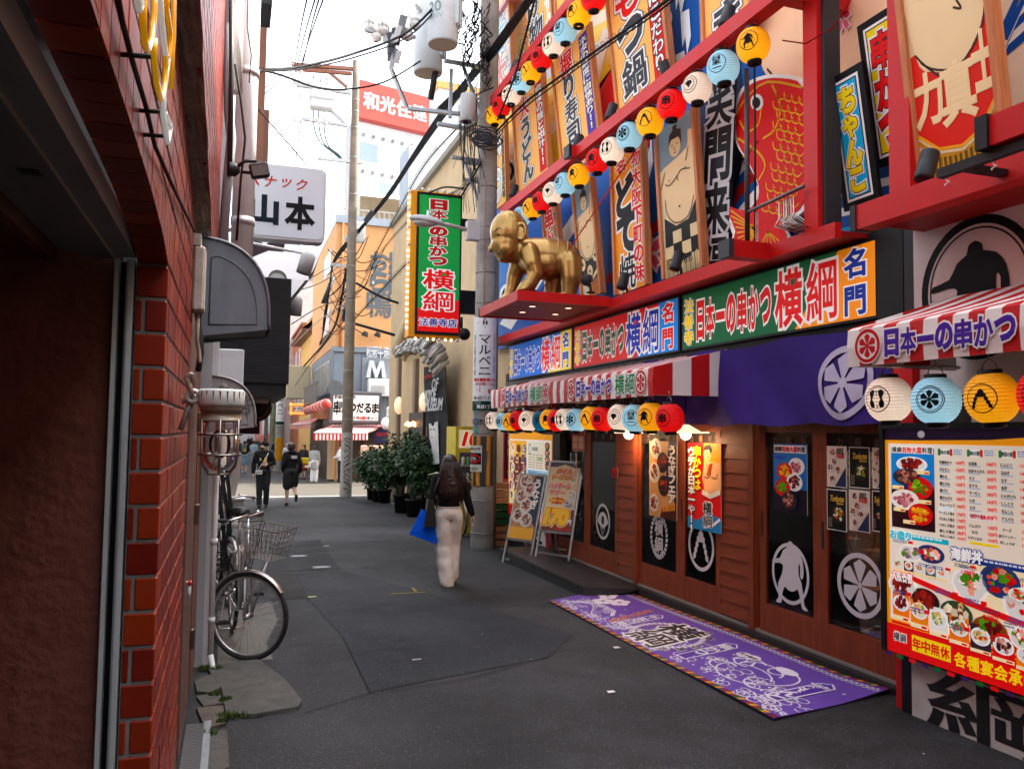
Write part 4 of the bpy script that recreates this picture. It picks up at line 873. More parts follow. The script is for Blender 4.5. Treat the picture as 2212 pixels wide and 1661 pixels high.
for k,ch in enumerate('横綱'):text(m,ch,.075+.055*k,.075,.055,'16161a',y-.001,.06,wd=.05,out=[(.06,'f4f2ee')])
for k,(a,b,w_)in enumerate(((.06,.60,.12),(.27,.48,.2),(.06,.30,.1),(.4,.345,.12),(.55,.52,.1),(.62,.335,.1),(.9,.30,.12),(.2,.245,.1),(.5,.22,.1),(.88,.28,.12),(1.14,.5,.3),(1.14,.4,.3),(1.2,.3,.3))):lines(m,a,b,w_,.022,2,y-.0105,'35508a',90+k);m.rect(a+w_+.01,a+w_+.05,b-.012,b+.004,y-.0105,'d0221a')
for k in range(6):dish(m,.98+.16*(k%3),.24+.17*(k//3),.07,y-.0104,['f0eee8','2b3a6c','eef0f0'][k%3],[SASH,GRN+FRY,NOOD][k%3],.6,700+k)
def zmap(z):
 T=[(-1,-1),(.15,.15),(.17,.175),(.375,.49),(.40,.50),(.645,.755),(.70,.79),(1.29,1.34),(1.36,1.385),(1.5,1.5)]
 for(a,za),(b,zb)in zip(T,T[1:]):
  if z<=b:return za+(zb-za)*(z-a)/(b-a)
 return z
m.v=[(x_,y_,zmap(z_))for x_,y_,z_ in m.v];m.build('menu_print',LIT2,lm)
m=MB();m.bx(FY-4.50,FY-4.32,-.27,.05,-.12,2.6,RED);m.build('red_pillar',PAINT,bld)
m=MB();m.bx(FY-4.42,13.6,-.30,.06,-.15,.34,BLK);m.bx(FY-4.45,13.6,-.22,.06,.34,2.0,(.02,.012,.012));m.bx(FY-4.45,13.6,-.20,.06,2.0,3.34,(.02,.02,.022));p_=m.build('black_panel_wall',PAINT,bld)
m=MB();m.rect(FY-4.33,13.5,-.06,.31,-.304,'c4c0ba');text(m,'綱',FY-3.75,.125,.37,BLK,-.306,.06,wd=.88);m.build('lettered_panel',mat('scuffed_print',.6,0,.12,6,dirt=.5),p_)
m=MB();s0=onX(1970,500,4.37);m.rect(FY-4.36,13.5,2.05,s0.z+.03,-.204,'cfc5c2')
qc=onX(2103,610,4.37)
m.ring(FY-qc.y,qc.z-.03,.40,.455,-.206,BLK,44,.95);m.ring(FY-qc.y,qc.z-.03,.37,.382,-.206,BLK,44,.95);emblem_sumo(m,FY-qc.y,qc.z-.1,.36,-.208,BLK,.95);m.build('wrestler_roundel',VINYL,p_)
m=MB();m.ell(FY-3.25,1.93,.1,.09,-.31,BLK,14);m.rect(FY-3.9,FY-3.3,1.86,2.0,-.226,'b9aea8');m.build('lower_panel',VINYL,p_)
sm=rthing('menu_board','backlit menu board of small dishes behind the folding signs','menu board',4.5,13.3,.38)
w,h=2.02,1.36;m=MB();m.bx(-.04,w+.28,.0,.12,-.04,h+.14,BLK);m.build('light_box',BLACKP,sm)
m=MB();m.rect(0,w,0,h,-.002,'f2a53a');m.rect(.04,w-.04,.20,h-.09,-.003,'f0ece6');m.rect(0,w,0,.17,-.003,'d5140f');m.rect(0,w,h,h+.1,-.002,'1c0c24');m.poly([(.4,h),(w-.4,h),(w/2,h+.06)],-.003,'f2a53a')
m.rect(.07,.9,.42,h-.11,-.004,'7a1a12');m.rect(.07,.9,.98,h-.11,-.0045,'f0b23a');m.rect(.07,.9,.24,.42,-.0045,'f0d04a');vtext(m,'大阪',.2,h-.12,.15,'c8201a',-.005,.06,[(.06,'f4e8d0')])
k=0
for r_ in range(6):
 for c_ in range(3):dish(m,.2+.28*c_+(.05 if r_%2 else 0),.34+.155*r_,.095,-.006-.0004*k,['f0ece4','2c2a28','4a6a8a'][k%3],[CURRY,NOOD,MEAT,SASH][k%4],.8,80+k);m.rect(.12+.28*c_,.26+.28*c_,.26+.155*r_,.285+.155*r_,-.016,'f2dca0');k+=1
m.rect(.95,w-.06,.82,h-.11,-.004,'e6e0cc');m.ring(1.05,1.12,.07,.09,-.005,'27407a',16,.7);text(m,'NIGIRI',1.3,1.13,.06,'3a3a40',-.005,.01);text(m,'MAKI',1.52,.98,.06,'6aa060',-.005,.01)
for c_ in range(2):
 for r_ in range(6):lines(m,1.0+.33*c_,1.04-.04*r_,.16,.02,1,-.005,'3a3a3a',r_);m.rect(1.2+.33*c_,1.27+.33*c_,1.03-.04*r_,1.045-.04*r_,-.005,'d0301c')
for r_ in range(4):dish(m,1.83,.88+.1*r_,.1,-.006-.001*r_,'2f3a34',SASH,.6,110+r_)
m.rect(.95,w-.06,.24,.80,-.004,'9fc4d8');text(m,'SENGYO',1.2,.74,.07,'2b6a9a',-.005,.02);dish(m,1.2,.6,.17,-.006,'2b5a9a',SASH,.7,120)
for r_ in range(3):
 for c_ in range(3):m.rect(1.42+.18*c_,1.59+.18*c_,.28+.165*r_,.43+.165*r_,-.0062,['33262a','e6ddc8','27466e'][(r_+c_)%3]);dish(m,1.505+.18*c_,.36+.165*r_,.07,-.007,'e9e4dc',SASH+GRN,.8,130+r_*3+c_)
dish(m,1.15,.36,.14,-.007,'efe2c0',SASH+GRN,.8,150)
text(m,'年中無休',.55,.085,.09,'f2d81c',-.005,.05);text(m,'06-6214-2',1.5,.085,.09,'f4f2ee',-.005,.03)
m.build('menu_print',LIT2,sm)
def poster(px0,px1,pyt,pyb,X,lab,deco,cat='poster'):
 a=onX(px0,pyt,X);b=onX(px1,pyb,X);z1=a.z;z0=onX(px0,pyb,X).z
 t=rthing('poster',lab,cat,X,a.y,z0);w,h=a.y-b.y,z1-z0
 m=MB();m.bx(0,w,.0,.004,0,h,WHT);m.build('sheet',PRINT,t);m=MB();deco(m,w,h);m.build('poster_print',PRINT,t)
def eel(m,w,h):
 m.rect(0,w,0,h,-.001,'c89a6a');m.poly([(w*.72,h),(w*.62,h*.5),(w,h*.15),(w,h)],-.002,'1d2440');m.poly([(w*.4,0),(w,0),(w,h*.2),(w*.5,h*.14)],-.0024,'4a2014')
 for k,(a,b,r_)in enumerate(((.25,.9,.2),(.5,.72,.2),(.2,.58,.2),(.55,.42,.2),(.2,.18,.17))):dish(m,w*a,h*b,w*r_,-.003-.001*k,['e6dccb','2b2422'][k%2],['7a2a10','a8481c','5c1c0c'],.95,200+k)
 for k in range(6):m.bx(w*(.52+.075*k),w*(.58+.075*k),-.0075,-.007,h*(.08+.008*k),h*(.15+.01*k),'d08a2a')
 vtext(m,'うなぎフェア',w*.84,h*.95,h*.125,'ece6e0',-.004,.05,wdt=w*.26,fill=.9)
poster(1403,1462,952,1112,4.56,'eel dish poster on the glass above the rope ring lettering',eel)
def kushi(m,w,h):
 m.rect(0,w,0,h,-.001,'d3201a');m.rect(w*.5,w,h*.45,h,-.002,'e8a030');m.poly([(0,0),(w,0),(w,h*.16),(w*.6,h*.22),(w*.3,h*.1),(0,h*.14)],-.002,'3a86b8')
 m.poly([(w*.52,h*.8),(w*.98,h*.78),(w,h*.5),(w*.9,h*.42),(w*.55,h*.42),(w*.46,h*.6)][::-1],-.003,'e8b88a');m.ell(w*.62,h*.88,w*.12,h*.08,-.004,'e8b88a',16);m.poly([(w*.5,h*.9),(w*.52,h*.97),(w*.68,h*.99),(w*.76,h*.93),(w*.72,h*.88),(w*.66,h*.93),(w*.54,h*.92)][::-1],-.005,'17120f')
 for p in([(.5,.62),(.62,.6),(.72,.66)],[(.75,.62),(.84,.6),(.92,.66)],[(.56,.8),(.6,.7)],[(.58,.89),(.63,.88)],[(.66,.88),(.69,.89)],[(.6,.845),(.66,.845)]):m.stroke([(w*a,h*b)for a,b in p],.008,-.006,'3a2018')
 m.poly([(w*.58,h*.62),(w*.7,h*.66),(w*.78,h*.78),(w*.66,h*.76)],-.007,'a8481c');m.stroke([(w*.46,h*.44),(w*.7,h*.4),(w*.98,h*.46)],.05,-.007,'e6e0d6')
 vtext(m,'串かつは',w*.3,h*.97,h*.13,'f2d81c',-.004,.06,[(.05,'8a1410')],wdt=w*.26);vtext(m,'ウチが日本一や!!',w*.13,h*.95,h*.112,'f4f2ee',-.004,.05,[(.06,'16161a')],wdt=w*.24)
 vtext(m,'横綱',w*.62,h*.34,h*.15,'16161a',-.005,.06,[(.05,'f4f2ee')],wdt=w*.3);m.stroke([(w*.5,h*.04),(w*.75,h*.07),(w*.98,h*.16)],.03,-.006,'e8eef2')
poster(1486,1558,956,1138,4.56,'red wrestler poster with skewer slogan on the glass above the zigzag emblem',kushi)
def mega(m,w,h):
 m.rect(0,w,0,h,-.001,'2b6aa8');m.rect(0,w,0,h*.35,-.0012,'1a1420');m.rect(.01,w-.01,h*.87,h*.98,-.002,'f2eee8')
 for k,ch in enumerate('横綱名物大皿料理'):text(m,ch,w*(.1+.115*k),h*.925,h*.075,'d01a18' if 2<=k<=5 else BLK,-.003,.05,wd=w*.1)
 text(m,'MEGA',w*.2,h*.8,h*.05,'3a4ac0',-.003,.02)
 for k,(a,b,fd)in enumerate(((.7,.68,['b86a70','d8a0a0','9a4450']),(.35,.6,FRY),(.65,.45,CURRY),(.3,.36,GRN),(.5,.18,MEAT))):dish(m,w*a,h*b,w*.24,-.004-.002*k,['e9e4dc','c81a14','f2f0ec','c81a14','2a2a34'][k],fd,.7,220+k,False)
poster(1671,1744,958,1103,4.56,'blue large platter poster on the glass above the wrestler emblem',mega)
def flyer(kind,sd):
 def f(m,w,h):
  if kind:
   m.rect(.006,w-.006,.006,h-.006,-.001,'15120f');text(m,'Tonkotsu',w*.55,h*.78,h*.14,'d8b25a',-.002,.03,wd=w*.7,shear=.25);dish(m,w*.6,h*.4,w*.34,-.002,'2a2624',NOOD,.95,sd);lines(m,w*.08,h*.3,w*.2,h*.25,6,-.002,'8a8070',sd);text(m,'Ramen',w*.7,h*.67,h*.06,'d8b25a',-.002,.02)
  else:
   m.rect(.006,w-.006,.006,h-.006,-.001,'d8c8b4');m.poly([(w*.4,.006),(w-.006,.006),(w-.006,h*.5)],-.0014,'2a3048');text(m,'EEL',w*.72,h*.88,h*.12,'17141a',-.002,.03,shear=.2);text(m,'FAIR',w*.72,h*.76,h*.1,'c8301c',-.002,.03,shear=.2)
   for k,(a,b)in enumerate(((.3,.85),(.4,.62),(.2,.48),(.6,.42),(.3,.2))):dish(m,w*a,h*b,w*.17,-.003-.001*k,'e6dccb',['7a2a10','a8481c','5c1c0c'],.9,sd+k)
 return f
FW=[(1786,1829),(1834,1879),(1884,1912)]
for r_ in range(2):
 for c_ in range(3):
  k=(r_+c_)%2;poster(FW[c_][0],FW[c_][1],963+2*c_+92*r_,1050+2*c_+92*r_,4.56,['cream eel flyer','black noodle bowl flyer'][k]+f' in the {["upper", "lower"][r_]} row of window flyers, {["left", "middle", "right"][c_]}',flyer(k,300+7*(r_*3+c_)),'flyer')
def red_sheet(m,w,h):m.rect(0,w,0,h,-.001,'b8562f');m.rect(.01,w-.01,h*.76,h*.97,-.002,'8a1a14');[m.rect(w*(.08+.46*i),w*(.46+.46*i),h*(.08+.34*j),h*(.38+.34*j),-.002,'d0a890')for i in range(2)for j in range(2)]
poster(1236,1262,930,972,4.56,'small orange notice sheet on the far door glass',red_sheet,'notice')
def iriguchi(m,w,h):m.rect(0,w,0,h,-.001,'b8201a');text(m,'入口',w/2,h*.42,h*.45,'2a0a08',-.002,.05,wd=w*.8)
poster(1322,1334,1010,1030,4.56,'red entrance notice on the door beside the siding',iriguchi,'notice')
def stick(m,w,h):m.rect(0,w,0,h,-.001,'d8d4cc');m.ell(w*.5,h*.85,w*.4,w*.4,-.002,'16161a',12);m.rect(.005,w-.005,h*.3,h*.6,-.002,'b8403a');m.rect(.005,w-.005,.0,h*.25,-.002,'2f7a3a')
poster(1232,1245,978,1040,4.56,'column of small payment stickers on the far door',stick,'sticker')
# black step and ramp, folding signs, mat
s1,s2=gnd(1112,1185),gnd(1262,1290)
st=rthing('black_step','low black wooden step with a sloped end before the far doors','step',3.86,11.75,gz(10),None)
m=MB();L=11.75-8.66;D=4.54-3.86
vs=[(0,0,-.06),(L,.0,-.02),(L,D,-.02),(0,D,-.06),(0,0,.16),(L-.02,0,.13),(L+.12,D,.10),(0,D,.16)]
m.add(vs,[(0,1,5,4),(4,5,6,7),(1,2,6,5),(3,0,4,7),(2,3,7,6)],(.013,.013,.014));m.bx(.0,L-.02,-.012,-.001,.125,.145,(.03,.03,.03));m.build('step_box',mat('black_board',.5,0,.2,6,.1,40,dirt=.1),st)
def aframe(foot,top_off,lab,w,h,deco,rz,lean):
 t=thing('folding_sign',lab,'folding sign',foot,rz,'silver framed folding signs before the small menu')
 ca,sa=math.cos(lean),math.sin(lean)
 Q=lambda x,u,d=0:(x,sa*u+ca*d,ca*u-sa*d)
 AL=(.62,.62,.63)
 for x in(-w/2,w/2):
  m=MB();m.beam(Q(x,0),Q(x,h),.03,.025,AL);m.build('frame_leg',METAL,t)
  m=MB();m.beam((x,2*sa*h*.8,0),Q(x,h*.82,.02),.025,.025,(.5,.5,.5));m.build('rear_leg',METAL,t)
 for p,q,s in((Q(-w/2,.06),Q(w/2,.06),.028),(Q(-w/2,h),Q(w/2,h),.034),(Q(-w/2,h*.27),Q(w/2,h*.27),.035),((-w/2,2*sa*h*.8-.02,.06),(w/2,2*sa*h*.8-.02,.06),.02)):m=MB();m.beam(p,q,s,s,AL);m.build('cross_bar',METAL,t)
 for x in(-w/2,w/2):
  m=MB();p,q=Q(x,h*.45),(x,2*sa*h*.8*.62,h*.3);mid=((x,(p[1]+q[1])/2,max(p[2],q[2])+.03));m.beam(p,mid,.012,.008,(.45,.45,.45));m.beam(mid,q,.012,.008,(.45,.45,.45));m.build('stay',METAL,t)
 d=MB();H=h*.71;deco(d,w-.05,H)
 o=MB()
 for f_,c_ in zip(d.f,d.c):o.add([Q(d.v[i][0]-(w-.05)/2,h*.28+d.v[i][2],d.v[i][1]-.016)for i in f_],[tuple(range(len(f_)))],c_)
 b=MB();b.add([Q(sx*(w/2-.01),uu,dd)for dd in(-.014,.01)for uu in(h*.28,h*.99)for sx in(-1,1)],[(0,1,3,2),(4,6,7,5),(0,4,5,1),(2,3,7,6),(0,2,6,4),(1,5,7,3)],(.3,.3,.3))
 pb=b.build('poster_frame',METAL,t);o.build('poster_print',mat('laminated_print',.12,0,.04,4,.25,7,coat=.6),pb)
 return t
def d_eel(m,w,h):
 m.rect(0,w,0,h,-.001,'a87a5a');m.poly([(w*.65,h),(w*.55,h*.4),(w,h*.2),(w,h)],-.002,'232a40')
 for k,(a,b)in enumerate(((.3,.9),(.55,.78),(.25,.66),(.5,.52),(.25,.36),(.6,.3))):dish(m,w*a,h*b,w*.25,-.003-.001*k,'d8d0c4',['7a2a10','a8481c','5c1c0c'],.9,400+k)
 m.rect(0,w,0,h*.18,-.0095,'d8a01c');vtext(m,'うなぎ',w*.82,h*.95,h*.16,'ece6e0',-.01,.05)
def d_170(m,w,h):
 m.rect(0,w,0,h,-.001,'d8c8a0');m.rect(0,w,h*.93,h,-.002,'2a1830');m.poly([(w*.2,h*.93),(w*.8,h*.93),(w*.5,h*.97)],-.003,'d8c8a0')
 text(m,'タイム',w*.5,h*.87,h*.07,'e8861a',-.003,.06,wd=w*.5,out=[(.06,'5a1a0c')],shear=.2);text(m,'サービス中!!',w*.45,h*.78,h*.065,'e8a01a',-.003,.06,wd=w*.7,out=[(.06,'5a1a0c')],shear=.2)
 text(m,'ハイボール',w*.42,h*.655,h*.075,'d8201a',-.003,.05,wd=w*.72,out=[(.05,'f2efe8'),(.08,'5a1a0c')],shear=.15);text(m,'サワー',w*.36,h*.555,h*.07,'d8201a',-.003,.05,wd=w*.5,out=[(.05,'f2efe8'),(.08,'5a1a0c')],shear=.15)
 m.poly([(w*(.4+.3*(1 if k%2 else .8)*math.cos(k*math.pi/10)),h*(.435+.055*(1 if k%2 else .75)*math.sin(k*math.pi/10)))for k in range(20)],-.003,'b81a12');text(m,'何杯でも!',w*.4,h*.435,h*.045,'f2d82a',-.004,.04,wd=w*.45)
 dish(m,w*.84,h*.8,w*.14,-.003,'e8e0d4',NOOD,1.6,411);dish(m,w*.86,h*.5,w*.13,-.003,'d8dce0',['e8e8ea','c8b08a','9a6a4a'],1.5,412);dish(m,w*.8,h*.37,w*.15,-.003,'a8b8c8',['5a7aa0','c8ccd4','7a4a3a'],1.2,413)
 m.poly([(0,0),(w,0),(w,h*.32),(0,h*.22)],-.002,'6a2a1a');text(m,'170',w*.46,h*.2,h*.2,'f0c21a',-.006,.09,wd=w*.72,out=[(.04,'c8201a'),(.08,'f6e6a0')],shear=.2);text(m,'円',w*.9,h*.14,h*.07,'f2efe8',-.006,.05,out=[(.06,'16161a')])
 m.rect(w*.4,w*.95,h*.02,h*.05,-.007,'a81a12')
fa=gnd(1090,1222);fb=gnd(1175,1228)
aframe((3.92,11.2,gz(11.2)),None,'silver folding sign with an eel dish poster, standing on the asphalt',.52,1.32,d_eel,R(-62),R(15))
aframe((4.22,10.55,gz(10)+.155),None,'silver folding sign advertising 170 yen drinks on the black step',.56,1.36,d_170,R(-58),R(14))
mt=thing('door_mat','long purple printed mat with a striped border lying before the doors','mat',(0,0,0))
P00,P10,P11,P01=gnd(1185,1300),gnd(1670,1557),gnd(1925,1497),gnd(1335,1272)
ML,MW=(P10-P00).length,(P01-P00).length
def mp(u,v,lift=0):
 p=P00.lerp(P10,u).lerp(P01.lerp(P11,u),v);tip=max(0,v-.55)*max(0,u-.9)*.6
 return(p.x,p.y,gz(p.y)+.016+.008*math.sin(u*9+v*3)*(.3+.7*u)+tip+lift)
m=MB();n1,n2=40,10
vs=[mp(i/n1,j/n2)for j in range(n2+1)for i in range(n1+1)]
m.add(vs,[(j*(n1+1)+i,j*(n1+1)+i+1,(j+1)*(n1+1)+i+1,(j+1)*(n1+1)+i)for j in range(n2)for i in range(n1)],'5f4396',True)
m.add([mp(u,v,-.014)for u,v in[(i/20,0)for i in range(21)]]+[mp(i/20,0)for i in range(21)],[(i,i+1,i+22,i+21)for i in range(20)],(.02,.01,.03));m.add([mp(1,i/20,-.014)for i in range(21)]+[mp(1,i/20)for i in range(21)],[(i,i+1,i+22,i+21)for i in range(20)],(.02,.01,.03))
m.build('mat_sheet',mat('mat_print',.6,0,.08,5,.1,150,spec=.3,dirt=.12),mt)
d=MB()
for k in range(int(ML/.045)):
 c=['8a1a14','1d5a34','c8931c','4a1f6a','8a1a14','c8931c'][k%6]
 for(a,b)in((.0,.055),(MW-.055,MW)):d.poly([(.045*k,a),(.045*k+.04,a),(.045*k+.04+.03,b),(.045*k+.03,b)],0,c)
for k in range(int(ML/.05)):d.stroke([(.05*k,MW-.13),(.05*k+.025,MW-.085),(.05*k+.05,MW-.13),(.05*k+.025,MW-.155)],.016,0,'c9c4cc')
LC='d8d2de'
def dl(pts,w_=.017):d.stroke(pts,w_,0,LC)
for(cx,cz)in((.28,.82),(.45,.62),(.62,.78)):
 for k in range(5):a=k*1.257;d.ell(cx+.09*math.cos(a),cz+.09*math.sin(a),.065,.065,0,LC,12)
for k in range(16):dl([(.25+.05*k,.30+.12*math.sin(k*.35)),(.29+.05*k,.26+.12*math.sin(k*.35)),(.30+.05*k,.32+.12*math.sin(k*.35))])
for k in range(3):dl([(.22,.22+.05*k),(.5,.44+.04*k),(.9,.46+.03*k),(1.06,.34+.02*k)])
for k,ch in enumerate('ゆめつじかま'):text(d,ch,1.12+.02*k,.88-.12*k,.11,'a8241c',0,.04,out=[(.04,'c9b6b0')])
def cart(cx,ch_):
 d.poly([(cx-.075,.2),(cx+.075,.2),(cx+.085,.85),(cx,.92),(cx-.085,.85)],0,LC);d.poly([(cx-.06,.215),(cx+.06,.215),(cx+.07,.84),(cx,.9),(cx-.07,.84)],-.001,'4a2a8a')
 vtext(d,ch_,cx,.84,.155,'d8d2da',-.001,.05)
cart(1.36,'千客万来');cart(2.58,'串かつ');cart(3.72,'焼もんとり'[:4])
for k in range(40):
 a=2*math.pi*k/40;p=lambda r_,da:(1.95+r_*1.06*math.cos(a+da),.5+r_*.92*math.sin(a+da))
 d.poly([p(.37,0),p(.43,.06),p(.43,.17),p(.37,.12)],0,'cfc9cf')
for k,ch in enumerate('横綱'):text(d,ch,1.95,.70-.40*k,.38,BLK,0,.06,wd=.52,out=[(.055,'d8d3d3')])
for k,ch in enumerate('日本一の串かつ'):a=R(66-22*k);text(d,ch,1.95+.5*math.cos(a),.5+.43*math.sin(a),.09,BLK,0,.04,out=[(.05,'d8d3d3')])
def arc(cx,cz,rx,rz,a0,a1,n=14):return[(cx+rx*math.cos(R(a0+(a1-a0)*i/n)),cz+rz*math.sin(R(a0+(a1-a0)*i/n)))for i in range(n+1)]
for(cx,cz,rx,rz,a0,a1)in((3.2,.62,.22,.15,0,200),(3.2,.42,.28,.2,20,330),(3.02,.66,.16,.12,40,300),(3.42,.6,.16,.2,-90,120),(3.3,.72,.08,.08,0,360),(2.95,.4,.14,.1,60,330),(3.45,.38,.14,.12,120,400)):dl(arc(cx,cz,rx,rz,a0,a1))
d.poly(arc(3.33,.80,.12,.07,0,360,12)[:-1],0,LC);dl([(2.86,.6),(2.94,.72),(3.0,.62),(3.05,.7),(3.1,.6)],.03)
d.ell(2.84,.76,.08,.07,0,LC,12);d.ell(2.94,.78,.08,.07,0,LC,12);text(d,'天下泰平',2.89,.77,.05,BLK,-.001,.03)
rr=random.Random(4)
for k in range(190):
 cx=.15+3.9*rr.random();cz=.09+.42*rr.random()**1.6;r_=.025+.04*rr.random();dl(arc(cx,cz,r_,r_*.8,rr.random()*360,rr.random()*360+400,9),.010)
for k in range(30):d.ell(.1+3.9*rr.random(),.15+.7*rr.random(),.014,.014,0,LC,8)
o=MB()
for f_,c_ in zip(d.f,d.c):
 pts=[]
 for i in f_:
  x,yy,zz=d.v[i];k=min(1,max(0,x/ML));pts.append(mp(k,min(1,max(0,zz/MW)),.003-yy*.6))
 o.add(pts,[tuple(range(len(pts)))],c_)
o.build('mat_print',MATS['mat_print'],mt)
# spotlights on the facade
def spot(px,py,X,lab,up=1,rr_=.055,L=.19,tilt=(0,-.25,1)):
 p=onX(px,py,X);t=thing('spotlight',lab,'spotlight',p,RIGHT,'black spotlights on the red beams')
 a=Vector(tilt).normalized();m=MB();m.lathe([(.0,-L/2),(rr_*.95,-L/2),(rr_,-L/2+.02),(rr_,L/2),(rr_*.86,L/2),(rr_*.8,L/2-.03),(0,L/2-.03)],(.02,.021,.024),16,(0,0,0),a);m.build('lamp_head',BLACKP,t)
 m=MB();m.tube([(0,.03,-.02),(0,.05,-L*.5),(0,.05,-L*.72)],.014,(.02,.021,.024),8);m.lathe([(0,-L*.76),(.05,-L*.76),(.05,-L*.7),(0,-L*.7)],(.02,.021,.024),14,(0,.05,0));m.build('mount',BLACKP,t)
 return t
SP=[(1112,145,4.0,'black spotlight on the uppermost beam by the pole'),(1248,308,4.0,'black spotlight on the middle beam left of the stub end'),(1320,243,4.0,'black spotlight on the middle beam below the red and yellow burst'),(1437,152,4.0,'lit black spotlight on the middle beam under the red stripe'),(1570,38,4.0,'black spotlight on the middle beam under the curled lettering'),(1110,413,4.0,'black spotlight on the middle beam over the golden head'),(1346,608,4.2,'black spotlight on the ledge below the stew board'),(1462,565,4.2,'black spotlight on the ledge below the checked apron'),(2002,360,3.95,'large black spotlight at the foot of the red apron picture')]
for px,py,X,lab in SP:spot(px,py,X,lab,tilt=(.0,.35,1)if px!=1437 else(.25,-.5,1))
spot(1146,604,3.62,'black spotlight on the platform before the statue forearm',tilt=(-.8,.5,.35),rr_=.06,L=.2);spot(1268,605,3.9,'black spotlight on the platform behind the statue foot',tilt=(-.8,.5,.3),rr_=.06,L=.2)
m=MB()
a,b=onX(1168,630,3.55),onX(1410,270,4.4);m.tube([a,b],.008,RED,5);m.build('stay_rod',PAINT,None,label='red tension rod running from the statue platform up to the wall',cat='rod')
m=MB();a,b=onX(1700,60,4.05),onX(1870,-60,4.4)
m.tube([onX(1690,88,4.0),onX(1740,95,4.1),onX(1800,60,4.2),onX(1838,0,4.3),onX(1850,-80,4.4)],.006,'7a1414',5);m.build('red_cable',CABLE,None,label='thin red cable sagging past the red post near the blossom',cat='cable')
# golden statue on its platform
pa=onX(1317,641,4.2);pc=onY(1118,628,pa.y);pd=onX(1034,669,pc.x)
PX0,PY0,PY1,PZ=pc.x,pa.y,pd.y,pa.z
pl=thing('statue_platform','red platform projecting from the ledge and carrying the golden statue','platform',(PX0,PY0,PZ))
m=MB();m.bx(0,4.2-PX0,0,.05,-.115,0,RED);m.bx(0,.05,.05,PY1-PY0,-.115,0,RED);m.bx(0,4.2-PX0,PY1-PY0-.05,PY1-PY0,-.115,-.002,RED);m.build('edge_beam',PAINT,pl)
m=MB();m.bx(.05,4.2-PX0,.05,PY1-PY0-.05,-.10,-.012,'7a2014');m.build('deck_board',WOODH,pl)
for(a,b)in((.35,.45),(.8,.4),(.4,.95),(.85,.95)):
 m=MB();m.lathe([(.062,0),(.065,-.006),(.045,-.008),(.042,.01),(0,.012)],(.05,.03,.02),16,(a,b,-.1));d_=m.build('downlight',BLACKP,pl)
 m=MB();m.lathe([(.04,-.004),(0,-.004)],(1,.62,.4),12,(a,b,-.102));m.build('lamp_face',mat('dim_lamp_glow',.4,0,0,1,emit=.4),d_)
KS=1.045e-3
def sp(cx,cy,y=0):return Vector(((cx-700)*KS,y,(1095-cy)*KS))
stt=thing('golden_statue','golden statue of a crawling baby on the red platform over the alley','statue',(PX0+.38,PY0+.50,PZ),R(-12));stt.scale=(.91,.97,1.0)
b=MB();G1=(1,1,1)
def gb(cx,cy,y,rx,ry,rz):b.ball(sp(cx,cy,y),(rx*KS,ry*KS,rz*KS),G1,20,14)
gb(375,330,0,250,212,262);gb(345,470,0,205,195,190);gb(345,580,0,130,140,110);gb(300,640,0,62,80,46)
for s_ in(-1,1):gb(335,535,s_*.115,118,85,105)
limb(b,[sp(205,430),sp(162,508),sp(150,528)],[.03,.045,.047],18);gb(188,542,.042,36,30,28);gb(188,542,-.042,36,30,28)
limb(b,[sp(225,588,-.045),sp(208,586),sp(225,588,.045)],[.014,.02,.014],16);limb(b,[sp(245,618,-.04),sp(232,618),sp(245,618,.04)],[.014,.02,.014],16)
b.lathe([(.10,-.1),(.06,.02),(.015,.07)],G1,14,sp(300,130),(-.15,0,1))
for s_ in(-1,1):
 pts=[sp(470+50*math.cos(t_)+40,355+92*math.sin(t_),s_*(.20+.03*math.cos(t_)))for t_ in[R(d)for d in range(-120,170,24)]]
 limb(b,pts,[.022]*len(pts),8);gb(505,370,s_*.19,48,14,80)
limb(b,[sp(480,520),sp(640,560),sp(850,575),sp(1080,590)],[.16,.185,.215,.205],26);gb(860,680,0,250,215,190);gb(660,640,0,170,195,180);gb(1020,640,0,190,205,190)
for s_ in(-1,1):gb(1165,620,s_*.075,135,125,155)
limb(b,[sp(620,590,-.12),sp(650,720,-.19),sp(690,840,-.2),sp(620,960,-.2),sp(560,1010,-.2)],[.14,.118,.105,.095,.09],20);limb(b,[sp(520,680,.13),sp(470,820,.17),sp(445,950,.17),sp(405,1060,.17)],[.125,.105,.09,.08],20)
for(cx,cy,y)in((545,1030,-.2),(385,1075,.17)):
 gb(cx,cy,y,90,85,62)
 for k in range(4):limb(b,[sp(cx-40,cy-10,y+(k-1.5)*.036),sp(cx-88,cy+12,y+(k-1.5)*.036),sp(cx-80,cy+42,y+(k-1.5)*.036)],[.022,.021,.02],8)
 limb(b,[sp(cx+20,cy-10,y-.07),sp(cx-40,cy+5,y-.085)],[.024,.02],8)
for s_,dx in((-1,0),(1,-170)):
 limb(b,[sp(1150+dx*.4,680,s_*.11),sp(1160+dx,860,s_*.13),sp(1140+dx,980,s_*.13),sp(1135+dx,1040,s_*.13)],[.165,.145,.115,.105],20);gb(1085+dx,1062,s_*.13,120,70,42)
 for k in range(5):gb(975+dx+4*abs(k-1),1072,s_*.13+(k-2)*.027,24,14,20)
GOLD=mat('gold_paint',.33,.82,.16,5,.05,25,coat=.25)
g=sculpt(b,.0095,9,col=(.36,.21,.058));g.build('body',GOLD,stt)
def torso_ring(cx0,cy0,cx1,cy1,ry,grow):
 a,c=sp(cx0,cy0),sp(cx1,cy1);mid=(a+c)/2;ax=(a-c)/2
 return[mid+ax*math.cos(t_)*grow+Vector((0,ry*math.sin(t_),0))for t_ in[2*math.pi*i/40 for i in range(40)]]
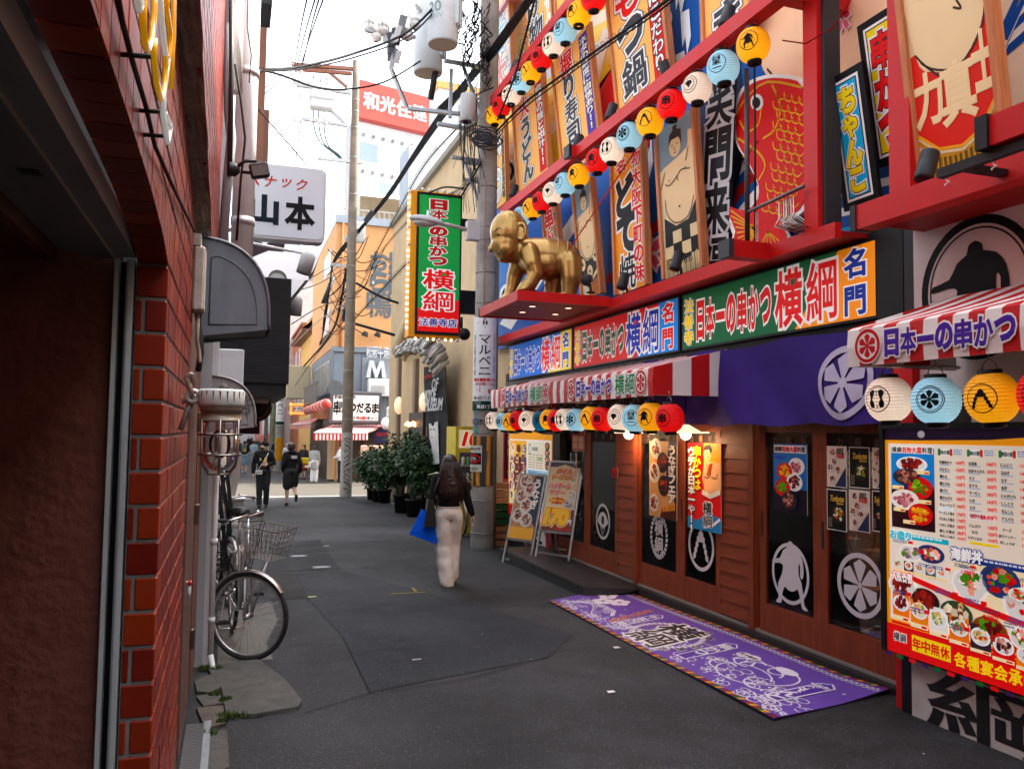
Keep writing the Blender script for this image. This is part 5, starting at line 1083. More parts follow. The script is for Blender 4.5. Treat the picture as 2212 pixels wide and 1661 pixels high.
m=MB();m.tube(torso_ring(1000,375,925,815,.222,1.0),.008,(.42,.26,.075),6,True);m.tube(torso_ring(1125,400,1040,800,.215,1.0),.008,(.42,.26,.075),6,True);m.build('waist_cord',GOLD,stt)
for s_ in(-1,1):
 m=MB();m.ball(sp(222,395,s_*.160),(.036,.022,.013),(.10,.06,.02),10,6,Matrix.Rotation(R(28),3,'Y'));m.tube([sp(178,350,s_*.135),sp(210,322,s_*.165),sp(255,325,s_*.185)],.009,(.12,.07,.025),6)
 m.tube([sp(212,606,0),sp(232,604,s_*.08),sp(262,588,s_*.15),sp(285,545,s_*.187)],.010,(.15,.09,.03),6);m.build('painted_features',GOLD,stt)
m=MB();m.add([sp(345,130,-.15),sp(420,155,-.18),sp(372,240,-.205),sp(352,205,-.198)],[(0,1,2,3)],(.25,.15,.04));m.build('hair_tuft',GOLD,stt)
# tiled building at the left edge
XL=-.22
tb=thing('tiled_building','red tiled building with a shuttered entrance at the left edge of the picture','building',(XL,0,0),LEFT)
MORT=(.17,.165,.165);BRK=['70271a','792d1d','682214','803221','601c11']
YC=2.93
m=MB();m.bx(YC+.006,4.56,.006,.098,-.2,3.3,MORT);m.bx(YC+.25,4.56,.098,.6,-.2,3.3,MORT);m.bx(.2,YC+.02,.006,.09,2.42,3.4,MORT);m.bx(YC+.005,YC+.02,.0055,.097,-.2,2.40,MORT);m.build('wall_core',CONC,tb)
def brickmesh(L,H,D,c,name='brick'):
 b_=MB();b_.bevbox(0,L,0,D,0,H,c,.004);me=b_.mesh(name);me.materials.append(TILE);return me
PH=.1139;BH=.1035
cache={}
def brick(x,y,z,L,D,par=tb):
 k=(round(L,3),round(D,3),rnd.randrange(5))
 if k not in cache:cache[k]=brickmesh(L,BH,D,BRK[k[2]])
 o=link('brick',cache[k],par,(x,y+rnd.uniform(-.0012,.0012),z));return o
nc=24
for k in range(-1,21):
 z=PH*k+.045
 if k%2:brick(YC,0,z,.075,.095)
 else:brick(YC,0,z,.075,.066);brick(YC,.076,z,.03,.019)
 x=YC+.085+(0 if k%2 else .11)
 if not k%2:brick(YC+.085,0,z,.10,.02)
 while x<4.5:
  L=min(.21,4.555-x)
  if L>.03:brick(x,0,z,L,.02)
  x+=.22
for k in range(6):
 z=2.425+PH*k;x=.75+(.11 if k%2 else 0)
 while x<4.5:
  L=min(.21,4.555-x)
  if L>.03 and not(k<0):brick(x,0,z,L,.02)
  x+=.22
soff=[(.5,2.415),(1.8,2.41),(2.26,2.40),(2.67,2.37),(2.93,2.32)]
def szz(x):
 for(a,za),(b_,zb)in zip(soff,soff[1:]):
  if x<=b_:return za+(zb-za)*(x-a)/(b_-a)
 return soff[-1][1]
sb=[]
for k in range(22):
 x=.55+.1085*k;o_=MB();z0,z1=szz(x),szz(x+.1)
 o_.add([(0,.0,0),(.1,.0,z1-z0),(.1,.093,z1-z0),(0,.093,0),(0,.0,.11),(.1,.0,.11),(.1,.093,.11),(0,.093,.11)],[(0,3,2,1),(4,5,6,7),(0,1,5,4),(2,3,7,6),(1,2,6,5),(3,0,4,7)],BRK[k%5])
 o_.build('brick',TILE,tb,(x,.0,z0))
m=MB();m.bx(.5,2.92,.006,.095,2.425,2.6,MORT);m.build('lintel_core',CONC,tb)
GR=(.34,.36,.37)
m=MB();m.bx(YC-.006,YC+.06,.104,.121,-.2,2.33,(.5,.53,.55));m.bx(YC+.002,YC+.06,.121,.128,-.2,2.33,GR);m.bx(YC-.004,YC+.06,.150,.163,-.2,2.33,(.5,.53,.55));m.build('shutter_rail',mat('worn_aluminium',.45,.35,.12,6,.05,40,stretch=(1,1,.3),dirt=.35),tb)
m=MB();m.bx(YC+.05,YC+.08,.121,.16,-.2,2.33,(.004,.004,.005));m.build('rail_slot',BLACKP,tb)
m=MB();m.bx(.3,YC,.10,.165,2.335,2.40,(.20,.205,.215));m.bx(.3,YC-.01,.165,.26,2.325,2.39,(.15,.155,.17));m.bx(.3,YC,.26,.33,2.345,2.42,(.19,.195,.205));m.bx(.3,YC,.33,.36,2.30,2.42,(.10,.035,.02));m.bx(1.95,1.99,.19,.23,2.322,2.3255,(.01,.01,.01));m.bx(.3,YC-.005,.163,.167,2.326,2.337,(.3,.25,.18));m.build('shutter_housing',MATS['worn_aluminium'],tb)
SWIRL=mat('swirled_stucco',.7,0,.22,6,1.0,22,spec=.2)
m=MB();m.bx(YC+.03,YC+.2,.163,2.2,-.3,2.4,(.15,.047,.033));m.build('stucco_return',SWIRL,tb)
m=MB();m.bx(.2,YC+.1,.36,2.2,2.34,2.42,(.11,.035,.02));m.bx(.2,YC+.1,2.2,2.3,-.3,2.4,(.05,.02,.014));m.bx(.1,.3,.012,2.3,-.3,2.4,(.08,.03,.02));m.bx(-3,.3,.0,.3,-.3,5.7,(.2,.08,.05));m.build('entrance_lining',MATTE,tb)
yo=-.073
m=MB();zl=lambda x:3.16-.149*(x-2.75)
N=60
vs=[];fs=[]
for i in range(N+1):
 x=.4+6.2*i/N
 for j in range(7):
  yy=.012+(yo-.004-.012)*j/6;vs.append((x,yy,zl(x)+.012*mnoise.noise(Vector((x*14,yy*60,0)))-.004*(j in(0,6))))
for i in range(N):
 for j in range(6):a_=i*7+j;fs.append((a_,a_+1,a_+8,a_+7))
m.add(vs,fs,(.30,.24,.18));m.build('concrete_ledge',mat('crumbling_concrete',.95,0,.3,14,.9,60,dirt=.8),tb)
m=MB();m.add([(.4,yo+.012,zl(.4)),(6.6,yo+.012,zl(6.6)),(6.6,yo+.012,5.7),(.4,yo+.012,5.7),(.4,.5,zl(.4)+.01),(6.6,.5,zl(6.6)+.01),(6.6,.5,5.7),(.4,.5,5.7)],[(0,1,2,3),(1,5,6,2),(3,2,6,7),(4,7,6,5),(0,3,7,4)],MORT);m.build('upper_wall',CONC,tb)
m=MB()
for k in range(26):
 z=2.75+PH*k;x=.4+(.11 if k%2 else 0)
 while x<6.55:
  L=min(.21,6.59-x)
  if z>zl(x)-.01 and L>.02:m.bevbox(x,x+L,yo,yo+.02,z,z+BH,BRK[rnd.randrange(5)],.004)
  x+=.22
m.build('upper_tile',TILE,tb,kind='stuff')
m=MB();m.bx(4.57,6.82,.03,.6,-.2,3.0,(.10,.04,.03));m.build('recessed_wall',CONC,tb)
m=MB();m.bx(4.75,5.75,.0,.03,.02,2.05,(.12,.06,.05));m.bx(5.9,6.75,.0,.03,.02,2.05,(.13,.05,.035));dr=m.build('steel_door',PAINT,tb)
for z in(.35,1.15,1.75):
 m=MB();m.bevbox(5.72,5.80,-.028,.0,z,z+.13,(.22,.16,.10),.006);m.build('hinge',METAL,dr)
m=MB();m.ball((4.9,-.02,.92),.015,'a8301c',10,8);m.tube([(4.9,0,.92),(4.9,-.03,.92)],.012,(.4,.4,.4),8);m.tube([(4.9,-.02,.9),(4.9,-.02,.83)],.009,(.5,.5,.5),8);m.build('red_tap',PAINT,tb)
nn=thing('neon_sign','yellow and white neon tube letters on stand-offs high on the red tiles','neon sign',(0,0,0))
def cpt(cx,cy,X):return onX(cx*.3576,cy*.3576,X)
for pts,c in(([(820,-60),(840,60),(850,40),(845,-60)],'d8d2c8'),([(868,-60),(864,120),(872,250),(890,300),(915,240),(932,80),(935,-60)],'d99a1a'),([(935,240),(930,330),(945,500),(972,600),(995,520),(1002,400),(1000,330)],'d9a52c'),([(965,-60),(975,120),(990,260),(1000,330),(1015,350),(990,560),(985,700),(1012,860),(1028,760),(1000,690)],'dcdad6'),([(1050,-60),(1048,200),(1040,320),(1036,540)],'d99a1a'),([(1010,-60),(1004,50),(1030,200),(1020,330),(1016,420)],'d99a1a')):
 m=MB();m.tube([cpt(a,b_,-.15)for a,b_ in pts],.0055,c,8);m.build('neon_tube',mat('faint_glow_neon',.15,0,.03,6,emit=.05),nn)  # tubes are switched off; a faint glow of their own colour is added
 m=MB();m.tube([cpt(a,b_,-.165)for a,b_ in pts],.0075,(.45,.45,.45),6);m.build('channel_letter',METAL,nn)
for(a,b_)in((850,345),(930,680),(950,825)):
 m=MB();p=cpt(a+70,b_,-.165);m.tube([p,Vector((-.22,p.y+.01,p.z))],.005,(.02,.02,.02),6);m.build('stand_off',BLACKP,nn)
m=MB();m.tube([cpt(a,b_,-.205)for a,b_ in((700,-80),(735,120),(800,370),(880,640),(935,880),(1040,1120),(1175,1400))],.006,(.03,.02,.02),6);m.build('wall_cable',CABLE,None,label='thin dark cable running down the red tiles under the neon letters',cat='cable')
def hood(px0,px1,pyt,pyb,Y,depth,lab,colr,trans=False):
 a=onY(px0,pyt,Y);b_=onY(px1,pyb,Y);z0=onY(px0,pyb+8,Y).z;w=b_.x-a.x;h=a.z-z0
 t=thing('vent_hood',lab,'vent hood',(a.x,Y,z0))
 prof=[(0,h)]+[(w*math.sin(R(q))**.9,h*(.16+.84*math.cos(R(q))**.75))for q in range(6,91,7)]+[(w*1.02,h*.10)]
 m=MB();n=len(prof)
 face=prof+[(0,0)]
 m.face([(x,0,z)for x,z in face][::-1],colr);m.face([(x,depth,z)for x,z in face],colr)
 for(p,q)in zip(prof,prof[1:]):m.quad([(p[0],0,p[1]),(p[0],depth,p[1]),(q[0],depth,q[1]),(q[0],0,q[1])],colr)
 m.build('hood_shell',mat('weathered_metal',.42,.25,.16,5,.05,30,stretch=(2,2,.6),dirt=.35)if not trans else mat('cloudy_plastic',.35,0,.2,7,.08,30,dirt=.5),t)
 m=MB();m.tube([(x,-.004,z)for x,z in prof],.009,tuple(v*.75 for v in c3(colr)),6);ins=[(w*.14+(x-w*.14)*.80,h*.10+(z-h*.1)*.82)for x,z in prof[1:-1]];m.tube([(x,-.001,z)for x,z in([(w*.14,h*.12),(w*.14,h*.80)]+ins[1:]+[(w*.14,h*.12)])],.005,tuple(v*.8 for v in c3(colr)),6);m.build('pressed_rib',MATS['weathered_metal'],t)
 m=MB();m.quad([(.005,.005,.02),(w*.98,.005,h*.1),(w*.98,depth-.005,h*.1),(.005,depth-.005,.02)],(.01,.01,.01));m.build('hood_underside',BLACKP,t)
 return t,w,h
hood(436,580,513,718,4.72,.42,'grey metal quarter round vent hood on the tiled wall above the caged lamp',(.16,.18,.21))
h2,w2,hh2=hood(458,551,812,925,6.35,.4,'cloudy scribbled quarter round hood behind the caged lamp',(.34,.33,.33),True)
m=MB();rr=random.Random(3)
for k in range(9):cx,cz=w2*(.55+.35*rr.random()),hh2*(.35+.4*rr.random());m.stroke([(cx+.03*math.cos(t_*.7),cz+.025*math.sin(t_*.7))for t_ in range(10)],.004,-.006,(.03,.03,.03))
for k in range(8):m.stroke([(w2*(.15+.25*rr.random()),hh2*(.6+.3*rr.random())),(w2*(.2+.25*rr.random()),hh2*(.5+.3*rr.random()))],.012,-.005,(.6,.6,.58))
m.rect(w2*.35,w2*.62,hh2*.08,hh2*.5,-.004,(.5,.52,.54));m.build('scribble',VINYL,h2)
q=onX(418,600,-.22);bxx=thing('wall_box','peeling cream box fixed to the tiles beside the grey hood','box',(-.22,q.y-.12,q.z-.19),LEFT)
m=MB();m.bevbox(0,.17,-.06,0,0,.34,(.42,.39,.34),.012);m.bx(.0,.16,-.035,0,.34,.40,(.4,.38,.34));m.build('box_body',mat('peeling_paint',.8,0,.2,9,.4,50,dirt=.8),bxx)
m=MB();m.tube([(.08,-.03,0),(.07,-.03,-.14),(.12,-.04,-.2),(.06,-.05,-.26)],.01,(.3,.26,.2),6);m.tube([(.1,-.03,0),(.14,-.05,-.2),(.1,-.04,-.3)],.016,(.03,.03,.035),6);m.build('loose_wire',CABLE,bxx)
q=onY(476,930,3.55);cl=thing('caged_lamp','rusty white caged ship lamp hung from a hook bracket on the red tiles','lamp',(q.x,3.55,q.z))
kk=3.55*.97/CF;u=lambda px:px*kk
m=MB();m.lathe([(0,u(86)),(u(43),u(86)),(u(47),u(82)),(u(47),u(56)),(u(44),u(50)),(u(0),u(50))],(.55,.60,.58),24);rust=MB()
for k in range(9):
 a=R(-160+17*k);L_=rnd.uniform(8,24);rust.add([(u(47.6)*math.cos(a+d_),u(47.6)*math.sin(a+d_),z)for d_,z in((-.03-.03*rnd.random(),u(81)),(.04,u(81)),(.015,u(81-L_)),(-.01,u(81-L_)))],[(0,1,2,3)],(.20,.075,.025))
rc_=m.build('lamp_cap',mat('rusty_white_enamel',.5,0,.12,7,.1,40,dirt=.75),cl);rust.build('rust_streak',MATTE,rc_)
m=MB();m.lathe([(u(42),u(50)),(u(42),u(38)),(u(40),u(38)),(u(40),u(24)),(u(42),u(24)),(u(42),u(18)),(u(30),u(18))],(.30,.26,.20),24);m.build('collar',mat('tarnished_brass',.5,.5,.2,9,.1,40,dirt=.4),cl)
m=MB();m.lathe([(u(33),u(20)),(u(35),u(0)),(u(35),u(-40)),(u(31),u(-62)),(u(18),u(-80)),(0,u(-86))],(1,1,1),22);m.build('glass_jar',LENS,cl)
m=MB();m.ball((0,0,u(-28)),(u(22),u(22),u(30)),(.8,.8,.78),14,10);m.lathe([(u(10),u(18)),(u(10),u(-2))],(.5,.45,.35),12);m.build('bulb',LENS,cl)
for k in range(6):
 a=math.pi/6+k*math.pi/3;c_,s_=math.cos(a),math.sin(a);m=MB();m.tube([(u(41)*c_,u(41)*s_,u(24)),(u(41)*c_,u(41)*s_,u(-50)),(u(37)*c_,u(37)*s_,u(-72)),(u(22)*c_,u(22)*s_,u(-90))],u(2.6),(.28,.26,.24),6);m.build('cage_bar',METAL,cl)
for z,r_ in((-8,43),(-50,43),(-90,22)):
 m=MB();m.tube([(u(r_)*math.cos(i*.3927),u(r_)*math.sin(i*.3927),u(z))for i in range(16)],u(2.4),(.28,.26,.24),6,True);m.build('cage_ring',METAL,cl)
m=MB();dx=-.22-q.x
m.beam((dx+.012,0,u(-10)),(dx+.012,0,u(100)),.05,.02,(.34,.31,.26));m.tube([(dx+.02,0,u(60)),(-u(58),0,u(66)),(-u(44),0,u(68))],u(8),(.42,.42,.38),10);m.tube([(dx+.02,0,u(0)),(-u(66),0,u(40)),(-u(58),0,u(60))],u(6),(.36,.34,.3),8);m.tube([(-u(56)+u(12)*math.cos(t_*.5),-.02,u(70)+u(12)*math.sin(t_*.5))for t_ in range(13)],u(5),(.4,.38,.34),8,True);m.tube([(-u(56),-.03,u(68)),(-u(62),-.03,u(90)),(-u(70),-.03,u(108)),(-u(60),-.03,u(116)),(-u(56),-.03,u(112))],u(5),(.30,.26,.22),8);m.build('hook_bracket',MATS['tarnished_brass'],cl)
# white building beyond, its pipes and projecting signs
wb=thing('white_building','white rendered building after the tiled one, mostly hidden by signs and pipes','building',(-.17,6.9,0),LEFT)
m=MB();m.bx(0,19.0,.0,5,-.4,5.6,(.42,.43,.45));m.bx(0,.09,-.05,.0,-.2,5.6,(.66,.68,.7));m.build('rendered_wall',STUCCO,wb)
for k in range(5):
 f=MB();x=2.2+3.2*k;f.bx(x,x+1.5,-.03,.0,3.4,4.6,(.5,.5,.5));w_=f.build('window_frame',PAINT,wb);g_=MB();g_.bx(x+.06,x+1.44,-.036,-.03,3.46,4.54,(.12,.15,.17));g_.build('window_pane',mat('dark_pane',.08,0,.1,2,spec=.8),w_)
dpp=thing('drain_pipe','white drainpipe at the corner of the white building, reaching the ground by the bicycle','drainpipe',(-.11,6.78,0))
m=MB();m.tube([(0,0,gz(6.8)+.12),(0,0,1.9)],.022,(.68,.69,.70),10);m.tube([(0,0,gz(6.8)+.12),(.02,-.03,gz(6.8)+.03),(.06,-.06,gz(6.8)+.01)],.022,(.68,.69,.7),10)
for z in(.3,.9,1.5):m.lathe([(.022,-.02),(.028,-.02),(.028,.02),(.022,.02)],(.7,.7,.7),10,(0,0,z))
m.build('pipe',PAINT,dpp)
q=onY(530,300,6.7);bigp=thing('white_duct','thick white vertical duct rising left of the snack sign','duct',(q.x,6.7,0));m=MB();m.tube([(0,0,2.75),(0,0,6.4)],.085,(.66,.67,.68),16);m.build('duct_pipe',PAINT,bigp)
for z in(3.4,4.6,5.8):m=MB();m.lathe([(.086,-.03),(.092,-.03),(.092,.03),(.086,.03)],(.6,.6,.62),16,(0,0,z));m.build('pipe_collar',STEEL,bigp)
cdt=thing('grey_conduit','grey conduit pipe strapped beside the white duct','conduit',(0,0,0));m=MB();m.tube([onY(478,560,6.3),onY(497,330,6.3),onY(500,300,6.3),onY(494,240,6.3),onY(492,0,6.3)],.035,(.36,.37,.39),10);m.tube([onY(507,200,6.4),onY(512,-40,6.4)],.055,(.6,.58,.54),12);m.tube([onY(500,-30,6.25),onY(500,180,6.25),onY(496,380,6.25)],.018,(.025,.025,.025),8);m.build('conduit',PAINT,cdt)
for pts,X_,lab in(([(508,140),(520,215),(530,300),(520,390),(511,520)],6.2,'black cable hanging in a slack curve down past the floodlight'),([(536,-20),(534,60),(543,120),(538,180)],6.2,'thin black wire dangling over the white duct')):
 m=MB();m.tube([onY(a,b_,X_)for a,b_ in pts],.009 if 'slack' in lab else .004,(.02,.02,.02),6);m.build('cable',CABLE,None,label=lab,cat='cable')
rp=thing('rusty_post','rust brown steel post rising behind the white duct','post',(onY(556,100,9).x,9,0));m=MB();a,b_=onY(537,100,9).x,onY(577,100,9).x;hw=(b_-a)/2;m.bx(-hw,hw,0,.2,3.9,9,(.20,.085,.05));m.bx(hw,hw+.05,.0,.1,3.9,5.2,(.16,.07,.045));m.build('post_plate',mat('rusty_steel',.8,.2,.3,4,.2,30,stretch=(3,3,.4),dirt=.4),rp)
m=MB();m.tube([onY(552,75,8.8),onY(556,110,8.8),onY(548,150,8.8),(onY(556,175,8.8)),onY(556,225,8.8),onY(549,262,8.8),onY(540,264,8.8),onY(536,240,8.8)],.045,(.6,.6,.6),8);m.build('vent_pipe',PAINT,rp)
blk=thing('black_sign_box','black box sign seen from its underside at the very top left of the sky','sign box',onY(560,10,8.0));m=MB();m.bx(-.25,.12,0,.5,.02,.9,(.015,.015,.02));m.build('box',BLACKP,blk)
q=onY(560,370,6.0);fl=thing('floodlight','black square floodlight in front of the white snack sign','floodlight',q)
m=MB();rot=Matrix.Rotation(R(-14),3,'Y');B_=MB();B_.bevbox(-.065,.065,-.05,.02,-.055,.05,(.025,.025,.028),.012);m.add([rot@Vector(v)for v in B_.v],B_.f,(.025,.025,.028))
for k in range(5):m.add([rot@Vector(v)for v in[(-.03+.014*k,-.03,.05),(-.024+.014*k,-.03,.05),(-.024+.014*k,.02,.08),(-.03+.014*k,.02,.08)]],[(0,1,2,3)],(.03,.03,.03))
m.build('housing',BLACKP,fl);m=MB();m.add([rot@Vector(v)for v in[(-.052,-.0515,-.045),(.052,-.0515,-.045),(.052,-.0515,.03),(-.052,-.0515,.03)]],[(0,1,2,3)],(.10,.095,.085));m.build('lens',mat('ribbed_lens',.2,0,.3,60,.4,200),fl)
m=MB();m.tube([(-.02,0,.07),(-.10,0,.06),(-.17,.02,.0)],.013,(.02,.02,.02),6);m.tube([(-.02,.0,-.02),(-.12,.0,-.02)],.012,(.02,.02,.02),6);m.lathe([(.05,-.02),(.05,.02),(.02,.05)],(.02,.02,.02),14,(-.18,.03,.0),(1,0,0));m.build('arm',BLACKP,fl)
def box_sign(name,lab,pts,Y,depth,deco,edge='c9cccf',m_face=LIT,rad=.03):
 a=onY(*pts[0],Y);b_=onY(*pts[1],Y);z0=onY(pts[0][0],pts[1][1],Y).z
 w,h=b_.x-a.x,a.z-z0;t=thing(name,lab,'sign',(a.x,Y,z0));m=MB()
 rp_=[(w-rad+rad*math.cos(R(q)),h-rad+rad*math.sin(R(q)))for q in range(0,91,18)];rq=[(w-rad+rad*math.cos(R(q)),rad+rad*math.sin(R(q)))for q in range(-90,1,18)]
 out=[(0,0)]+rq+rp_+[(0,h)];m.prism(out,.0,depth,edge);m.build('sign_case',PAINT,t)
 k=.94;inn=[(w/2+(x-w/2)*k,h/2+(z-h/2)*(1-(1-k)*w/h))for x,z in out];f=MB();f.poly(inn,-.006,'b3b8c0');f.build('sign_face',m_face,t)
 d=MB();deco(d,w,h);d.build('sign_lettering',VINYL,t);return t,w,h
def dsnack(d,w,h):
 for k,ch in enumerate('スナック'):text(d,ch,w*(.17+.18*k),h*.76,h*.15,'b5352a',-.008,.012,shear=.2)
 text(d,'山',w*.29,h*.38,h*.36,'17232a',-.008,.045,wd=w*.30);text(d,'本',w*.70,h*.37,h*.42,'17191c',-.008,.04,wd=w*.32)
sg,w_,h_=box_sign('snack_sign','white light box sign with red katakana over two large black kanji',((518,347),(702,510)),7.2,.16,dsnack,rad=.05)
m=MB();m.tube([(-.3,.08,h_*.9),(0,.08,h_*.9)],.02,(.4,.4,.4),8);m.tube([(-.3,.08,h_*.1),(0,.08,h_*.1)],.02,(.4,.4,.4),8);m.build('bracket',STEEL,sg)
def px2(pts,Y):return[onY(a,b_,Y)for a,b_ in pts]
rs=thing('round_sign','white sign with a big pale disc on dark brown behind the snack sign','sign',onY(520,640,8.6))
o0=onY(520,640,8.6)
def rsf(mm,pts,dy,c):P_=px2(pts,8.6);mm.poly([(p.x-o0.x,p.z-o0.z)for p in P_][::-1],dy,c)
m=MB();P_=px2([(512,512),(640,512),(655,545),(690,553),(678,590),(622,660),(512,660)],8.6);m.prism([(p.x-o0.x,p.z-o0.z)for p in P_][::-1],0,.22,(.05,.04,.045));m.build('sign_case',BLACKP,rs)
m=MB();rsf(m,[(512,512),(640,512),(655,545),(690,553),(676,586),(618,656),(512,656)],-.004,'dde0e4');rsf(m,[(540,512),(618,512),(612,545),(580,542),(540,558)],-.006,'2c2228');rsf(m,[(556,516),(574,512),(584,522),(572,530)],-.008,'dde0e4');rsf(m,[(520,512),(540,512),(540,590),(520,600)],-.0065,'5a2c1c')
rsf(m,[(595+72*math.cos(R(q)),606+62*math.sin(R(q)))for q in range(180,361,12)],-.009,'e4e6ea');m.build('sign_face',LIT,rs)
m=MB();c_=px2([(598,608)],8.6)[0];rr_=(onY(618,608,8.6).x-c_.x);m.lathe([(rr_,0),(rr_,.14),(rr_*.9,.14),(rr_*.9,0)],(.35,.3,.24),20,(c_.x-o0.x,-.15,c_.z-o0.z),(0,1,0));m.build('steel_ring',METAL,rs)
def armlamp(p0,p1,ph,Y,lab,tilt,r_,L):
 t=thing('arm_spotlight',lab,'spotlight',onY(*p0,Y));o=onY(*p0,Y);a=onY(*p1,Y)-o;hp=onY(*ph,Y)-o
 m=MB();m.tube([(0,0,0),a*.8],.013,(.6,.6,.6),8);m.tube([a*.8,a,hp+Vector((0,0,L*.45))],.009,(.35,.35,.35),8);m.build('arm',PAINT,t)
 m=MB();ax=Vector(tilt).normalized();m.lathe([(.012,L*.55),(r_*.7,L*.48),(r_,L*.3),(r_,-L*.5),(r_*.86,-L*.5),(r_*.8,-L*.4),(0,-L*.4)],(.42,.43,.45),18,hp,ax);m.build('lamp_head',PAINT,t);return t
armlamp((518,520),(655,548),(662,568),8.0,'grey arm spotlight aimed at the pale disc sign',(.25,0,1),.07,.22);armlamp((600,640),(634,642),(639,660),9.2,'grey arm spotlight beyond the black box sign',(.06,0,1),.07,.22)
bs=thing('black_sign_box','large black painted sign box with its lit underside above the alley','sign box',onY(492,830,7.6));o0=onY(492,830,7.6);a=onY(630,603,7.6);w,h=a.x-o0.x,a.z-o0.z
m=MB();m.bx(-.2,w,0,2.2,.02,h,(.016,.016,.018));m.build('box',mat('brushed_black_paint',.4,0,.25,5,.25,26,stretch=(.3,1,3),spec=.2),bs)
m=MB();m.bx(-.2,w-.02,.03,2.15,-.1,.02,(.02,.02,.02));m.tube([(-.1,.4,-.12),(w*.7,.4,-.12)],.03,(.35,.33,.32),10);m.tube([(-.1,.9,-.11),(w*.5,.9,-.11)],.022,(.5,.5,.48),10);m.build('lamp_tray',BLACKP,bs)
ws=thing('white_sign_box','plain white box sign under the black one','sign box',onY(455,840,7.3));o0=onY(455,840,7.3);a=onY(528,755,7.3);m=MB();m.bevbox(-.12,a.x-o0.x,0,.3,0,a.z-o0.z,(.62,.64,.68),.01);m.ball((.02,-.004,(a.z-o0.z)*.6),.008,(.7,.7,.7),8,5);m.build('box',PAINT,ws)
rb=thing('round_lantern_bracket','dark brown round lamp casing behind the scribbled hood','lamp casing',onY(556,880,9.0));m=MB();m.lathe([(.0,-.02),(.13,-.02),(.15,.02),(.15,.25),(0,.25)],(.025,.014,.012),22,(0,0,0),(0,1,0));m.bx(-.2,.03,.02,.2,-.28,.28,(.03,.018,.015));m.build('casing',PAINT,rb);m=MB();m.tube([(.085*math.cos(t_),-.025,-.03+.085*math.sin(t_))for t_ in[i*.5236 for i in range(12)]],.014,(.10,.04,.03),6,True);m.build('rim',PAINT,rb)
# grate, stones, moss, clutter on the left
dg=thing('drain_grate','steel drain grating along the foot of the tiled wall','grate',(-.16,2.9,gz(3.9)),0)
m=MB();m.bx(-.055,.05,0,2.6,-.05,-.02,(.02,.02,.02));m.bx(.05,.09,0,2.6,-.03,.012,(.32,.34,.36));m.build('channel',STEEL,dg)
bm=MB();bm.bx(-.055,.05,0,.008,-.02,.004,(.3,.3,.31));me=bm.mesh('grate_bar');me.materials.append(STEEL)
for k in range(110):link('grate_bar',me,dg,(0,.012+.0235*k,0))
def stone(pts,lab,h=.018,name='paving_slab',c=(.062,.06,.055)):
 P_=[gnd(a,b_)for a,b_ in pts];cx=sum((p for p in P_),Vector())/len(P_);t=MB();n=len(P_);top=[(p.x-cx.x,p.y-cx.y,gz(p.y)-cx.z+h+rnd.uniform(-.004,.004))for p in P_]
 ins=[(x*.985,y*.985,z+.002)for x,y,z in top];bot=[(x*1.01,y*1.01,z-h-.03)for x,y,z in top]
 t.add(top+ins+bot,[tuple(range(n,2*n))]+[(i,(i+1)%n,n+(i+1)%n,n+i)for i in range(n)]+[(2*n+i,2*n+(i+1)%n,(i+1)%n,i)for i in range(n)],c)
 return t.build(name,mat('worn_concrete',.95,0,.45,9,.9,40,dirt=.7),None,cx,label=lab,cat='paving')
stone([(445,1445),(520,1432),(560,1430),(618,1474),(652,1518),(645,1532),(545,1550),(488,1547),(478,1490)],'large broken concrete slab on the ground in front of the bicycle wheel',.022)
stone([(420,1476),(475,1452),(478,1490),(455,1500),(425,1500)],'small cracked stone between the wall foot and the large slab',.02)
stone([(423,1508),(470,1500),(492,1520),(440,1530)],'broken wedge of concrete by the mossy crack',.016);stone([(424,1535),(482,1530),(486,1570),(442,1578)],'square brownish stone next to the drain grating',.02,c=(.07,.055,.046));stone([(440,1585),(490,1580),(495,1661),(440,1680)],'rough stone strip beside the drain grating at the bottom edge',.012)
m=MB();rr=random.Random(9)
for(px,py,n,s)in((450,1448,260,.055),(470,1450,160,.03),(466,1505,120,.035),(486,1518,140,.03),(490,1552,160,.045),(520,1550,60,.05),(455,1590,60,.03),(480,1566,110,.025)):
 c0=gnd(px,py)
 for k in range(n):
  a=rr.random()*6.28;d_=rr.random()**.7*s;x,y=c0.x+d_*1.4*math.cos(a),c0.y+d_*math.sin(a);hgt=.012+.03*rr.random();b2=rr.random()*6.28;lx,ly=.006*math.cos(b2),.006*math.sin(b2);g_=.7+.6*rr.random();z=gz(y)+.012
  m.add([(x-lx,y-ly,z),(x+lx,y+ly,z),(x+rr.uniform(-.015,.015),y+rr.uniform(-.015,.015),z+hgt)],[(0,1,2)],(.055*g_,.10*g_,.02*g_))
m.build('moss',LEAFM,None,kind='stuff',label='tufts of grass and moss in the cracks at the wall foot',cat='moss')
